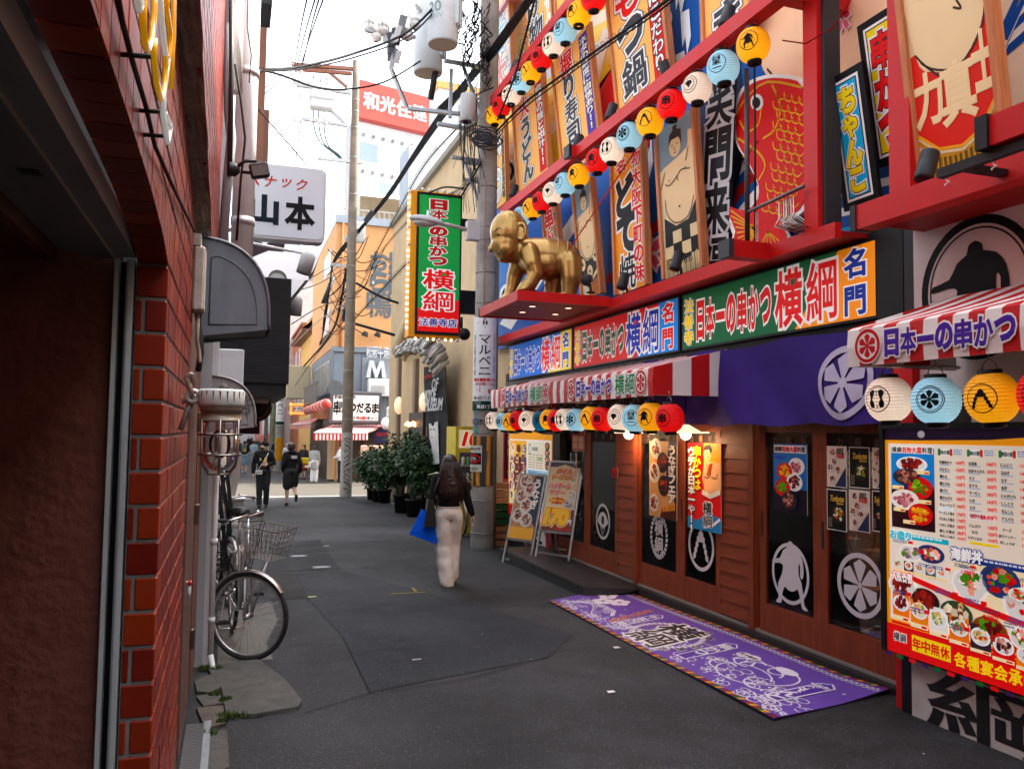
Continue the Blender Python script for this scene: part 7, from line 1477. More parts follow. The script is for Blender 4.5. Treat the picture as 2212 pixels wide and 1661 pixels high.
wire([(958,-8,12.4),(880,70,12),(760,118,11),(645,146,10),(566,151,9)],.014,'upper black cable swinging from the transformers to the left wall');wire([(960,0,12.4),(882,80,12),(762,126,11),(648,150,10),(566,153,9)],.009,'thinner cable just under the upper black one to the left wall')
wire([(566,152,9),(605,162,9.5),(680,188,11),(742,194,12),(830,178,12.8),(908,133,13.2)],.011,'black cable dipping across the white sky from the left wall to the transformer bracket')
wire([(566,152,9),(545,165,8.6),(536,190,8.4)],.012,'short black tail of the cables at the left wall');wire([(536,222,8),(575,188,12),(616,155,20)],.007,'upper of two thin lines rising from the left wall to the far cross arm');wire([(536,228,8),(590,190,13),(645,150,24)],.007,'lower of two thin lines rising from the left wall to the far cross arm');wire([(547,225,8),(600,285,9),(662,356,10)],.006,'thin line falling diagonally over the white sky to the snack sign')
for k,(a,b_)in enumerate((((640,150),(682,-5)),((652,150),(690,-5)),((636,146),(664,-5)),((646,156),(700,-5)))):wire([(a[0],a[1],26),((a[0]+b_[0])/2-2,(a[1]+b_[1])/2,20),(b_[0],b_[1],12)],.012,['second','third','leftmost','rightmost'][k]+' high line rising from the rusty cross arm out of the picture')
for k,x in enumerate((797,812,826)):wire([(x,56,12.7),(x+1,20,11.5),(x+2,-10,10)],.004,['left','middle','right'][k]+' thin vertical line above the white insulators')
for k in range(3):wire([(677+12*k,228,26.2),(678+11*k,270,26.1),(690+9*k,305+4*k,26),(726+4*k,336,26),(743,352,26)],.018,['outer','middle','inner'][k]+' of three grey leads curving below the tank on the brown pole',(.06,.09,.09))
wire([(628,150,26),(640,230,26),(632,330,26),(622,400,26)],.01,'slack wire hanging below the left end of the cross arms');wire([(646,158,26),(650,250,26),(640,340,26)],.012,'second slack wire hanging below the cross arms')
wire([(1072,285,12.6),(1135,222,11.4),(1215,162,10),(1305,98,8.6),(1405,28,7.2),(1480,-30,6.4)],.013,'black cable crossing in front of the orange boards, main strand',coil=.05);wire([(1072,292,12.6),(1138,230,11.4),(1218,170,10),(1308,104,8.6),(1408,36,7.2),(1484,-22,6.4)],.007,'thinner strand beside the cable in front of the orange boards')
wire([(1075,260,12.6),(1110,170,11),(1132,90,10),(1160,-20,9)],.012,'cable climbing steeply beside the frying board',coil=.05)
wire([(770,612,26),(820,640,25),(860,655,24.5)],.03,'double cable from the brown pole to the beige building, upper');wire([(768,700,26),(810,712,25),(852,724,24.5)],.035,'double cable from the brown pole to the beige building, lower');wire([(765,750,26),(800,752,25.5),(850,758,24.5)],.02,'pale cable from the brown pole over the blue grey panels',(.4,.4,.42))
wire([(635,625,14),(690,590,20),(745,560,25.8)],.010,'black cable from the black sign box to the brown pole, upper');wire([(635,630,14),(690,612,20),(745,580,25.8)],.009,'black cable from the black sign box to the brown pole, lower');wire([(630,700,16),(700,660,21),(780,640,26)],.009,'wire under the far arm spotlight to the brown pole')
wire([(620,760,40),(680,700,32),(745,655,26)],.012,'pale line rising from the far houses to the brown pole',(.3,.3,.3));wire([(596,900,70),(660,800,40),(745,690,26)],.012,'long thin line from the far alley to the brown pole')
wire([(1000,408,13),(960,405,13.5),(925,418,14.2)],.012,'black stay cable from the pole arm to the vertical sign');wire([(1066,190,12.6),(1040,200,12.8),(1010,215,13)],.008,'green wire crossing the tall pole',(.02,.16,.07))
# vertical kushikatsu sign with bulbs
VY=14.2;a=onY(904,418,VY);b_=onY(992,722,VY);w,h=b_.x-a.x,a.z-b_.z
vs_=thing('vertical_sign','tall green and red vertical sign with white edged lettering and a bulb studded yellow edge','sign',(a.x,VY,b_.z))
m=MB();m.bx(-.13,w+.01,.02,.34,-.08,h+.06,'e09a10');m.build('yellow_case',PAINT,vs_);m=MB();m.bx(-.02,w+.012,-.02,.02,-.03,h+.03,BLK);m.build('black_frame',BLACKP,vs_)
m=MB();m.poly([(.02,.02),(w-.02,.02),(w-.02,h*.245),(.02,h*.17)],-.022,'d8261c');m.poly([(.02,h*.17),(w-.02,h*.245),(w-.02,h-.02),(.02,h-.02)],-.022,'2f8a45');m.build('sign_face',LIT,vs_)
m=MB();o1=[(.045,'e9e6e0')];z=h*.965
for k,ch in enumerate('日本一の串かつ'):
 hh_=h*(.072 if ch!='一' else .05);z-=hh_/2;text(m,ch,w*.47,z,hh_*.9,'9c1a1c',-.023,.075,wd=w*.36,out=o1);z-=hh_/2
for k,ch in enumerate('横綱'):text(m,ch,w*.49,h*(.385-.155*k),h*.135,'d3231d',-.023,.05,wd=w*.68,out=[(.05,'e9e6e0')])
for k,ch in enumerate('法善寺店'):text(m,ch,w*(.17+.22*k),h*.075,h*.055,'3a2a86',-.023,.04,wd=w*.2,out=[(.06,'e9e6e0')])
m.build('sign_lettering',LIT,vs_)
bm=MB();bm.ball((0,0,0),.027,(1,.62,.3),10,8);bl_=bm.mesh('bulb');bl_.materials.append(mat('warm_bulb',.3,0,0,1,emit=.5));bm=MB();bm.ball((0,0,0),.032,(.7,.66,.6),10,8);bd_=bm.mesh('bulb');bd_.materials.append(PAINT)
for k in range(24):link('bulb',bl_ if(k%3 or k>14)else bd_,vs_,(-.165,.02+.0*k,h*(1.0-k/23.5)+.02))
for k in range(8):link('bulb',bl_ if k%3!=1 else bd_,vs_,(w*(.0+k/7.3),.02,-.115))
for k in range(6):link('bulb',bd_,vs_,(w*(.1+k/6),.02,h+.09))
for a_,b_ in((.78,.86),(.16,.33)):m=MB();m.bx(w,w+.6,.1,.25,h*a_,h*b_,BLK);m.build('wall_bracket',BLACKP,vs_)
t=thing('round_spotlight','black round spotlight beside the foot of the vertical sign','spotlight',onY(1003,722,14.0));m=MB();m.ball((0,0,0),(.11,.11,.11),BLK,14,10);m.tube([(-.06,0,.1),(-.06,0,.3)],.03,BLK,8);m.build('lamp_head',BLACKP,t)
# beige curved building
BX,BY0,BY1=4.78,14.05,26.3;BG=(.46,.33,.185)
bgb=thing('beige_building','beige rendered building with wavy columns between the restaurant and the crossing','building',(BX,BY1,0),RIGHT);L=BY1-BY0
m=MB();m.bx(0,L,.0,9,-.6,8.4,BG);m.bx(-.03,L,-.12,.3,8.4,8.55,(.22,.2,.16));m.build('rendered_wall',STUCCO,bgb)
def bu(px,py,X=BX):p=onX(px,py,X);return BY1-p.y,p.z
for k,px in enumerate((868,905,958)):
 x,z=bu(px,900);m=MB();m.bx(x-.16,x+.16,-.16,.0,-.5,bu(px,765+12*k)[1],(.16,.11,.075));m.build('brown_post',PAINT,bgb)
for k,(pa_,pb_)in enumerate(((848,866),(872,902),(910,945))):
 x0,x1=bu(pa_,900)[0],bu(pb_,900)[0];m=MB();n=10;zt=bu(pa_,778)[1]
 m.add([(x0+(x1-x0)*i/n,-.02-.22*math.sin(math.pi*i/n),z)for z in(-.5,zt)for i in range(n+1)],[(i,i+1,i+n+2,i+n+1)for i in range(n)],BG,True);m.add([(x0+(x1-x0)*i/n,-.02-.22*math.sin(math.pi*i/n),zt)for i in range(n+1)],[tuple(range(n+1))],(.4,.3,.18));m.build('bowed_bay',STUCCO,bgb)
dx0,dz0=bu(902,1000);dx1,dz1=bu(936,890);m=MB();m.bx(dx0,dx1,-.262,-.2,-.35,dz1,(.025,.016,.012));dd=m.build('dark_doorway',PAINT,bgb)
for q in range(2):m=MB();xx=dx0+.25+.7*q;m.lathe([(.05,0),(.09,-.1),(0,-.1)],(1,.6,.25),12,(xx,-.32,dz1-.25),(.3,.3,1));m.build('door_lamp',GLOW,dd)
for k,(px,py)in enumerate(((862,876),(918,868))):
 p=onX(px,py,BX-.16);t=thing('wall_lamp',['oval glowing wall lamp at the far end of the beige building','oval glowing wall lamp next to the museum banner'][k],'lamp',p,RIGHT,'oval lamps on the beige building');m=MB();m.ball((0,0,0),(.30 if k else .26,.14,.26),(1,.62,.38),18,12);m.build('shade',mat('lamp_opal',.4,0,0,1,emit=.1),t);m=MB();m.lathe([(.2,0),(.2,.06),(0,.06)],(.3,.25,.2),16,(0,.08,0),(0,1,0));m.build('back_plate',PAINT,t)
orn=thing('roof_ornament','sculpted grey roof tile ornament curling out of the beige wall below the vertical sign','ornament',onX(915,760,BX-.3));o=onX(915,760,BX-.3)
for k in range(58):
 u=k/57;px=862+105*u;py=776-46*math.sin(math.pi*(.12+.6*u))+rnd.uniform(-11,11)+30*u*u
 p=onX(px,py,BX-.35-.25*math.sin(math.pi*u))-o;m=MB();L_=.30+.25*u;a=R(20+45*u+rnd.uniform(-10,10));d_=Vector((-.5,-math.cos(a)*.75,-math.sin(a)*.55)).normalized();n_=d_.orthogonal().normalized()
 m.tube([p,p+d_*L_*.5+Vector((0,0,.04)),p+d_*L_],[.055,.06,.035],[(.30,.29,.27),(.48,.47,.44),(.14,.13,.12)][k%3],8);m.build('roof_tile',CONC,orn)
for k,pts in enumerate(([(860,760),(875,705),(900,640)],[(880,770),(895,720),(905,690)])):
 m=MB();m.tube([onX(a_,b__,BX-.15)for a_,b__ in pts],[.22,.14,.03],(.45,.34,.2),8);m.build('curl',STUCCO,orn,-o)
t=thing('wall_lettering','thin grey raised lettering on the beige wall above the museum banner','lettering',(BX,BY1,0),RIGHT);m=MB()
for k,(s,pxs,pys)in enumerate((('WILD RICE',(890,936),(791,779)),('IN SITU CONSERVATION',(872,962),(832,812)))):
 x0,z0=bu(pxs[0],pys[0]);x1,z1=bu(pxs[1],pys[1]);n=len(s)
 for i,ch in enumerate(s):
  if ch!=' ':text(m,ch,x0+(x1-x0)*(i+.5)/n,z0+(z1-z0)*(i+.5)/n,.26,(.30,.23,.14),-.03,.004,wd=(x1-x0)/n*.62)
m.build('letters',METAL,t)
p0,p1=bu(945,822),bu(994,780);t=thing('museum_banner','black cloth banner with white lettering and a pale drawn face on the beige wall','banner',(BX-.3,BY1-p0[0],0),RIGHT);w=p1[0]-p0[0];zt=p1[1];zb=bu(970,1010)[1]
m=MB();NX,NZ=14,20;P_=[(w*i/NX,.05*math.sin(i*.9+j*.25),zb+(zt-zb)*j/NZ)for j in range(NZ+1)for i in range(NX+1)];m.add(P_,[(j*(NX+1)+i,j*(NX+1)+i+1,(j+1)*(NX+1)+i+1,(j+1)*(NX+1)+i)for j in range(NZ)for i in range(NX)],(.025,.025,.026),True);m.build('cloth',FABRIC,t)
m=MB();H_=zt-zb;Y=-.075;text(m,'UKIYOE',w*.36,zb+H_*.70,H_*.10,'bdbdbd',Y,.03,wd=w*.6,shear=.35);text(m,'OF',w*.62,zb+H_*.80,H_*.10,'a8a8a8',Y,.02,wd=w*.3,shear=.3);text(m,'MUSEUM',w*.56,zb+H_*.60,H_*.11,'bdbdbd',Y,.03,wd=w*.8,shear=.4);text(m,'JAPAN',w*.3,zb+H_*.88,H_*.06,'8a2a24',Y,.02,wd=w*.5,shear=.2)
m.poly([(w*.42,zb+H_*.42),(w*.78,zb+H_*.44),(w*.88,zb+H_*.05),(w*.5,zb+H_*.02),(w*.52,zb+H_*.2),(w*.4,zb+H_*.28)][::-1],Y,'b9b9b9');m.ell(w*.55,zb+H_*.45,w*.10,H_*.055,Y-.002,'151515',14);m.poly([(w*.36,zb+H_*.42),(w*.7,zb+H_*.43),(w*.72,zb+H_*.31),(w*.52,zb+H_*.25),(w*.4,zb+H_*.3)][::-1],Y-.001,'c9c6c2');m.stroke([(w*.42,zb+H_*.36),(w*.5,zb+H_*.37)],.03,Y-.003,'151515');m.stroke([(w*.57,zb+H_*.37),(w*.66,zb+H_*.36)],.03,Y-.003,'151515');m.stroke([(w*.5,zb+H_*.285),(w*.56,zb+H_*.288)],.03,Y-.003,'7a1a16');m.rect(w*.02,w*.25,zb+.05,zb+H_*.3,Y,'4a1614');m.build('banner_print',FABRIC,t)
# vending machine, crates beside the pole
vp=onY(985,921,15.0);vq=onY(1036,1110,15.0);t=thing('vending_machine','yellow drinks vending machine partly behind the tall pole','vending machine',(vp.x,15.0,gz(15)));w=.95;h=vp.z-gz(15)
m=MB();m.bx(0,w,0,.7,0,h,(.55,.42,.03));m.build('cabinet',PAINT,t);m=MB();m.rect(.06,w-.06,h*.80,h*.97,-.004,'d8ccb0');text(m,'100',w*.42,h*.885,h*.12,'c81e1a',-.006,.05,wd=w*.5,shear=.25,out=[(.04,'f2e6c0')]);m.build('top_print',LIT,t)
m=MB();m.bx(.08,w-.06,-.01,.0,h*.30,h*.76,(.05,.06,.07));wp_=m.build('display_window',MATS['dark_pane'],t)
for r_ in range(3):
 m=MB();m.bx(.1,w-.08,-.03,-.012,h*(.33+.15*r_),h*(.345+.15*r_),(.6,.6,.6))
 for c_ in range(8):m.lathe([(.034,0),(.036,.12),(.02,.15),(0,.15)],[(.5,.1,.08),(.1,.2,.4),(.45,.4,.3),(.1,.3,.15)][(c_+r_)%4],8,(.14+.092*c_,-.045,h*(.345+.15*r_)));
 m.build('drink_row',VINYL,wp_)
for k,(z0,c,nm)in enumerate(((0,(.42,.2,.09),'bottom wooden crate'),(.36,(.02,.10,.035),'green plastic crate in the middle'),(.72,(.42,.2,.09),'top wooden crate'))):
 q=onX(1070,1100,4.3);t=thing('stacked_crate',nm+' of the stack between the pole and the lettered panels','crate',(4.1,13.25,gz(13.2)+z0),0,'crates stacked beside the pole');m=MB();w=.4;H_=.34
 for x in(0,w-.03):m.bx(x,x+.03,0,.3,0,H_,c)
 for z in(.0,.12,.24):m.bx(.031,w-.031,0,.018,z,z+.085,c);m.bx(.031,w-.031,.282,.3,z,z+.085,c)
 m.build('crate_side',WOODH,t);m=MB();m.bx(.031,w-.031,.02,.28,.0,.015,c);m.build('crate_bottom',WOODH,t)
# potted shrubs
def shrub(lab,px,base,pr,ph,cw,ch,cz,n,seed,Yo=0):
 p=gnd(px,base);t=thing('potted_shrub',lab,'potted plant',(p.x,p.y,gz(p.y)),0,'potted evergreen shrubs');rr=random.Random(seed)
 m=MB();m.lathe([(0,0),(pr*.78,0),(pr*.98,ph*.88),(pr*1.08,ph*.88),(pr*1.1,ph),(pr*.96,ph),(pr*.94,ph*.9),(0,ph*.9)],(.014,.015,.014),20);m.build('pot',BLACKP,t)
 m=MB()
 for k in range(5):
  a=rr.random()*6.28;e=Vector((math.cos(a)*cw*.3,math.sin(a)*cw*.3,cz+ch*rr.uniform(-.1,.3)));m.tube([(0.02*math.cos(a),.02*math.sin(a),ph*.85),(e.x*.25,e.y*.25,cz-ch*.4),tuple(e)],[.018,.013,.006],(.05,.035,.025),6)
 m.build('stem',mat('bark',.9,0,.3,20,.3,60),t)
 m=MB();cl=[]
 for k in range(16+n//160):
  a=rr.random()*6.28;u=rr.uniform(-1,1);q=(rr.random()**.4);s=math.sqrt(1-u*u);cl.append(Vector((q*s*math.cos(a)*cw/2,q*s*math.sin(a)*cw/2,cz+q*u*ch/2)))
 for k in range(n):
  c0=cl[rr.randrange(len(cl))];R_=.17*cw**.5;v=Vector((rr.gauss(0,1),rr.gauss(0,1),rr.gauss(0,1))).normalized();o=c0+v*R_*rr.random()**.5
  d_=(v+Vector((rr.uniform(-.5,.5),rr.uniform(-.5,.5),rr.uniform(-.7,.25)))).normalized();up=Vector((rr.uniform(-.6,.6),rr.uniform(-.6,.6),1)).normalized();sd=d_.cross(up)
  if sd.length<.1:continue
  sd.normalize();nn_=sd.cross(d_);L_=rr.uniform(.07,.125);w_=L_*.33;g_=rr.uniform(.5,1.35);tip=o+d_*L_-nn_*.012
  m.add([o,o+d_*L_*.45+sd*w_-nn_*.004,tip,o+d_*L_*.45-sd*w_-nn_*.004,o+d_*L_*.5+nn_*.006],[(0,1,4),(1,2,4),(2,3,4),(3,0,4)],(.024*g_,.066*g_,.018*g_)if rr.random()>.06 else(.04,.085,.025))
 m.build('foliage',LEAFM,t,kind='stuff');return t
shrub('leftmost small potted shrub of the far group of three',803,1079,.16,.36,1.15,1.0,.92,2300,1)
shrub('middle potted shrub of the far group of three',815,1083,.18,.36,1.1,1.15,1.0,2300,2)
shrub('right potted shrub of the far group of three',830,1086,.2,.38,1.2,1.0,.98,2400,3)
shrub('tall potted shrub with a bare stem in the largest pot',868,1107,.22,.46,1.15,1.25,1.32,3000,4)
shrub('bushy potted shrub just left of the blue bag',893,1116,.19,.42,1.15,1.15,1.22,2800,5)
shrub('dense potted shrub behind the walking woman',925,1112,.2,.40,1.3,1.2,1.28,3200,6)
shrub('potted shrub below the museum banner',952,1106,.2,.42,1.0,1.0,1.3,2400,7)
t=thing('small_table','small dark table with magazines among the potted shrubs','table',tuple(gnd(905,1100)[:2])+(gz(19),));m=MB();m.bx(-.3,.3,-.2,.2,.62,.65,(.04,.04,.04));m.bx(-.1,.2,-.12,.1,.652,.68,(.5,.48,.44));m.build('tabletop',PAINT,t)
for a in(-1,1):
 for b__ in(-1,1):m=MB();m.tube([(a*.27,b__*.17,0),(a*.27,b__*.17,.62)],.015,(.03,.03,.03),6);m.build('leg',PAINT,t)
# corner building beyond the crossing
CX,CY=4.18,37.3;cb=thing('corner_building','orange and blue grey corner building with a large white letter M beyond the crossing','building',(CX,CY,0));ORN=(.56,.28,.11)
zc=lambda py:onY(780,py,CY).z
zG0,zG1,zT=zc(905),zc(752),zc(486)
m=MB();m.bx(0,14,0,11,zG1,zT,ORN);m.build('orange_wall',STUCCO,cb);m=MB();m.bx(-.05,14,-.12,.1,zT,zT+.35,(.30,.34,.38));m.bx(-.02,14,.1,11,zT,zT+.1,(.4,.38,.36));m.build('cornice',PAINT,cb)
m=MB();m.bx(.02,14,.02,11,zG0,zG1-.002,(.14,.17,.20));m.bx(-.06,14,-.1,.02,zG1-.2,zG1+.02,(.16,.2,.235));m.build('grey_storey',SIDING,cb)
m=MB();m.bx(.05,14,.1,11,-1.0,zG0-.002,(.05,.03,.025));m.build('ground_storey',PAINT,cb)
for k in range(9):
 m=MB();m.bx(.05+.62*k,.64+.62*k,-.01,.015,zc(905),zG1-.25,(.15,.185,.22));m.build('wall_panel',SIDING,cb)
def cx_(px):return onY(px,800,CY).x-CX
m=MB();xs0,xs1=cx_(782),cx_(862)
for k in range(16):z=zc(850)+(zc(772)-zc(850))*k/16;m.bx(xs0,xs1,-.05,-.012,z,z+.09,(.26,.28,.3))
m.build('louvre',PAINT,cb)
m=MB();mh_=zc(779)-zc(816);mx0,mx1=cx_(789),cx_(832);W_=mx1-mx0;z0=zc(816);pts=[(0,0),(.2,0),(.26,.62),(.45,0),(.55,0),(.74,.62),(.8,0),(1,0),(.86,1),(.66,1),(.5,.45),(.34,1),(.14,1)]
m.prism([(mx0+a_*W_,z0+b__*mh_)for a_,b__ in pts],-.35,-.06,(.5,.53,.55),(.36,.4,.43));m.build('letter_m',PAINT,cb)
m=MB();text(m,'松阪牛焼肉',(cx_(790)+cx_(850))/2,zc(760),.55,'c9cdd0',-.11,.02,wd=cx_(850)-cx_(790));text(m,'MATSUSAKAGYU YAKINIKU',(cx_(790)+cx_(850))/2,zc(769),.12,'8a9096',-.11,.004,wd=cx_(848)-cx_(792));m.build('raised_lettering',PAINT,cb)
def brushpx(mb,pts,w_):P_=[onY(a_,b__,CY-.06)for a_,b__ in pts];mb.stroke([(p.x-CX,p.z)for p in P_],w_,-.09,(.10,.125,.14))
m=MB()
for k,(ch,px,py,hh_)in enumerate((('お',814,562,.82),('ら',816,606,.9),('鴨',816,655,1.2))):text(m,ch,cx_(px),zc(py),hh_,(.10,.125,.14),-.02,.06,wd=hh_*.95)
for k,ch in enumerate('居酒屋と鴨鍋店'):text(m,ch,cx_(845),zc(550+14.5*k),.42,(.10,.125,.14),-.02,.05,wd=.45)
m.build('black_lettering',VINYL,cb)
m=MB();m.bx(cx_(800),cx_(803.5),-.05,-.01,zc(612),zc(606),(.7,.55,.5));m.build('seal',VINYL,cb)
for k,px in enumerate((785,812)):m=MB();m.lathe([(.1,.1),(.16,-.12),(.05,-.12)],(.05,.055,.06),12,(cx_(px),-.3,zc(722)),(.3,-.2,1));m.tube([(cx_(px),-.3,zc(720)),(cx_(px),.0,zc(716))],.03,(.05,.05,.05),6);m.build('wall_spot',BLACKP,cb)
m=MB();m.tube([(.3,-.08,zG1),(.3,-.08,zT)],.06,(.5,.2,.08),8);m.build('downpipe',PAINT,cb)
for k,(pya,pyb)in enumerate(((555,600),(672,725))):
 z1,z0=onX(706,pya,CX).z,onX(706,pyb,CX).z;f=MB();f.bx(-.03,.0,1.6,4.6,z0,z1,(.5,.48,.45));w_=f.build('window_frame',PAINT,cb)
 for q in range(3):g_=MB();g_.bx(-.036,-.03,1.7+q*.97,2.58+q*.97,z0+.08,z1-.08,(.2,.24,.25));g_.build('window_pane',MATS['dark_pane'],w_)
for q in range(6):f=MB();f.bx(-.02,.02,1.2+1.3*q,2.3+1.3*q,zc(850),zc(775),(.3,.33,.35));w_=f.build('window_frame',PAINT,cb);g_=MB();g_.bx(-.03,-.02,1.28+1.3*q,2.22+1.3*q,zc(846),zc(779),(.2,.23,.25));g_.build('window_pane',MATS['dark_pane'],w_)
bz0,bz1=onX(690,862,CX-.6).z,onX(690,822,CX-.6).z;m=MB();m.bx(-.65,.0,.2,7.5,bz0-.1,bz0,(.04,.04,.045));m.bx(-.66,-.6,.2,7.5,bz1-.05,bz1,(.03,.03,.035));bal=m.build('balcony',PAINT,cb)
bm=MB();bm.bx(0,.02,0,.28,0,bz1-bz0-.06,(.035,.037,.042));me=bm.mesh('balcony_slat');me.materials.append(PAINT)
for k in range(23):link('balcony_slat',me,bal,(-.645,.25+.31*k,bz0))
m=MB();zz=zT+.1
for k in range(24):m.bx(.5+.25*k,.54+.25*k,2.0,2.04,zz,zz+1.1,(.35,.33,.3))
m.bx(.4,6.6,2.0,2.05,zz+1.1,zz+1.16,(.35,.33,.3));m.build('roof_railing',STEEL,cb,kind='stuff');m=MB();m.add([(1.5,4,zz+2.6),(6.0,4,zz+2.6),(6.4,2.2,zz+1.9),(1.1,2.2,zz+1.9)],[(0,3,2,1)],(.3,.17,.13));m.bx(1.6,6,4,6,zz,zz+2.4,(.42,.36,.25));m.build('roof_shed',PAINT,cb)
t=thing('air_conditioner','white air conditioner unit above the corner shop sign','air conditioner',(onY(795,855,CY-.5).x,CY-.6,onY(795,855,CY-.5).z));m=MB();m.bevbox(0,1.25,0,.45,0,.78,(.66,.66,.64),.03);m.build('casing',PAINT,t);m=MB()
for k in range(8):m.bx(.1,.75,-.015,.0,.1+.05*k,.12+.05*k,(.3,.3,.3))
m.build('grille',BLACKP,t)
def sgn(name,lab,tl,br,Y,depth,deco,frame=(.09,.09,.10),pad=.12,rz=0):
 a_=onY(*tl,Y);z0=onY(tl[0],br[1],Y).z;x1=onY(*br,Y).x;t=thing(name,lab,'sign',(a_.x,Y,z0),rz);w,h=(x1-a_.x)/math.cos(rz),a_.z-z0
 m=MB();m.bx(0,w,.0,depth,0,h,frame);m.build('sign_case',PAINT,t);m=MB();m.rect(pad,w-pad,pad,h-pad,-.01,'d9d6d2');m.build('sign_face',LIT,t);m=MB();deco(m,w,h);m.build('sign_lettering',VINYL,t);return t
def ddaruma(m,w,h):
 text(m,'創業昭和四年',w*.28,h*.84,h*.13,BLK,-.014,.02,wd=w*.42)
 for k,ch in enumerate('串かつだるま'):text(m,ch,w*(.13+.15*k),h*.5,h*(.42 if k==0 else .30),BLK,-.014,.06,wd=w*.13)
 text(m,'世界元祖串かつ',w*.68,h*.17,h*.11,BLK,-.014,.02,wd=w*.5);text(m,'元祖',w*.62,h*.17,h*.115,'b8322a',-.018,.025,wd=w*.14)
ds=sgn('shop_sign','slanted white shop sign with black brush lettering on the corner building',(714,846),(822,913),CY-1.0,.5,ddaruma);ds.rotation_euler=(R(8),0,0)
def dsmall(m,w,h):text(m,'串かつだるま',w*.5,h*.5,h*.32,BLK,-.014,.05,wd=w*.78)
s2_=sgn('shop_sign','small white sign ringed with glowing bulbs farther along the alley',(626,870),(663,896),45,.3,dsmall,(.35,.05,.03),.2)
bm=MB();bm.ball((0,0,0),.07,(1,.3,.06),8,6);me=bm.mesh('bulb');me.materials.append(mat('orange_bulb',.3,0,0,1,emit=.22));ww=onY(663,870,45).x-onY(626,870,45).x;hh_=onY(626,870,45).z-onY(626,896,45).z
for k in range(12):link('bulb',me,s2_,(ww*(k+.5)/12,-.03,.09));link('bulb',me,s2_,(ww*(k+.5)/12,-.03,hh_-.09))
for k in range(6):link('bulb',me,s2_,(.08,-.03,hh_*(k+.5)/6))
def stripe_awning(lab,corners,Ys,n,cols,drop):
 a_,b__,c_,d_=[onY(*p,Y)for p,Y in zip(corners,Ys)]
 t=thing('shop_awning',lab,'awning',a_);m=MB()
 for k in range(n):
  u0,u1=k/n,(k+1)/n;p=[a_.lerp(b__,u0)-a_,a_.lerp(b__,u1)-a_,d_.lerp(c_,u1)-a_,d_.lerp(c_,u0)-a_];m.quad(p,cols[k%len(cols)]);m.quad([p[3],p[2],p[2]-Vector((0,0,drop)),p[3]-Vector((0,0,drop))],cols[k%len(cols)])
 m.build('striped_cloth',MATS['awning_cloth'],t);m=MB();m.tube([d_-a_,c_-a_],.03,(.5,.5,.5),6);m.tube([a_-a_,d_-a_],.03,(.4,.3,.3),6);m.tube([b__-a_,c_-a_],.03,(.4,.1,.08),6);m.build('frame',METAL,t);return t
stripe_awning('red and white striped awning of the corner shop under the slanted sign',((716,917),(836,917),(795,935),(678,935)),(CY-.1,CY-.1,CY-2.2,CY-2.2),30,['c22a24','dedad6'],.30)
stripe_awning('faded pink awning farther along the alley',((665,905),(697,900),(672,915),(625,918)),(46,42,42,46),3,['c08a84','b87f7a'],.22)
t=thing('round_barrel_sign','long row of red paper lanterns under the balcony of the corner building','lantern row',(CX-.75,38.2,0))
pa_,pb_=onX(705,872,CX-.75),onX(660,888,CX-.75);m=MB();nL=14
for k in range(nL):
 c0=pa_.lerp(pb_,k/nL)-Vector((CX-.75,38.2,0));m.ball(c0,(.19,.19,.2),[(.55,.06,.04),(.5,.3,.26)][k%2 if k else 0],12,8)
m.build('lantern_chain',PAINT,t,kind='stuff')
m=MB();m.bx(-.1,.0,38.0-CY,46-CY,onX(700,905,CX).z,onX(700,880,CX).z,(.42,.13,.04));m.build('wood_slat_wall',WOODH,cb)
m=MB();m.bx(-.02,.04,.6,8.5,-1,onX(690,925,CX).z,(.05,.03,.02));m.bx(cx_(728),cx_(733),-.02,.05,zc(1040),zc(935),(.3,.2,.12));m.build('shop_front',PAINT,cb)
for k,(pxa,pxb,c)in enumerate(((700,712,(.42,.3,.2)),(722,735,(.6,.34,.14)),(790,815,(.10,.06,.05)))):m=MB();m.bx(cx_(pxa)if k else .06,cx_(pxb),.0,.09,zc(1035),zc(945),c);m.build('shop_door',PAINT,cb)
t=thing('vertical_notice','narrow orange vertical notice on the corner shop front','notice',(onY(731,950,CY-.2).x,CY-.2,onY(731,985,CY-.2).z));m=MB();m.bx(0,.22,0,.02,0,.85,(.6,.12,.05));vtext(m,'串かつ元祖',.11,.82,.16,BLK,-.002,.03);m.build('sheet',PRINT,t)
for k,(px,py)in enumerate(((862,966),(870,964))):t=thing('warm_lamp',['left','right'][k]+' of two warm bare lamps at the end of the beige building','lamp',onY(px,py,30),0,'warm lamps by the corner shop');m=MB();m.ball((0,0,0),.11,(1,.55,.15),10,8);m.build('bulb',GLOW,t);m=MB();m.tube([(0,0,.1),(0,0,.3)],.02,(.1,.1,.1),6);m.build('holder',BLACKP,t)
t=thing('purple_banner','dark purple cloth banner with small lettering under the striped corner awning','banner',onY(806,957,CY-.3));m=MB();m.bx(0,1.35,0,.02,0,.75,(.03,.025,.07));text(m,'串かつだるま',.55,.4,.2,'b8402a',-.003,.02,wd=.8);m.build('cloth',FABRIC,t)
t=thing('menu_stand','pale orange illustrated stand board half hidden by the shrubs','board',onY(778,1035,33));m=MB();m.bevbox(0,.9,0,.1,0,1.35,(.7,.38,.26),.03);m.rect(.08,.82,.1,1.2,-.004,'e6d0b4');dish(m,.4,.4,.3,-.006,'f0e8d8',FRY+CURRY,.8,501);dish(m,.5,.9,.25,-.006,'f0e8d8',FRY+SASH,.8,502);m.build('board',PRINT,t)
t=thing('flood_pair','white twin floodlight at the right end of the corner shop sign','floodlight',onY(830,905,CY-1));m=MB();m.bevbox(.1,.7,-.1,.3,.0,.6,(.66,.66,.66),.12);m.ball((.05,-.1,-.2),(.22,.22,.28),(.66,.66,.66),14,10);m.build('lamp_head',PAINT,t)
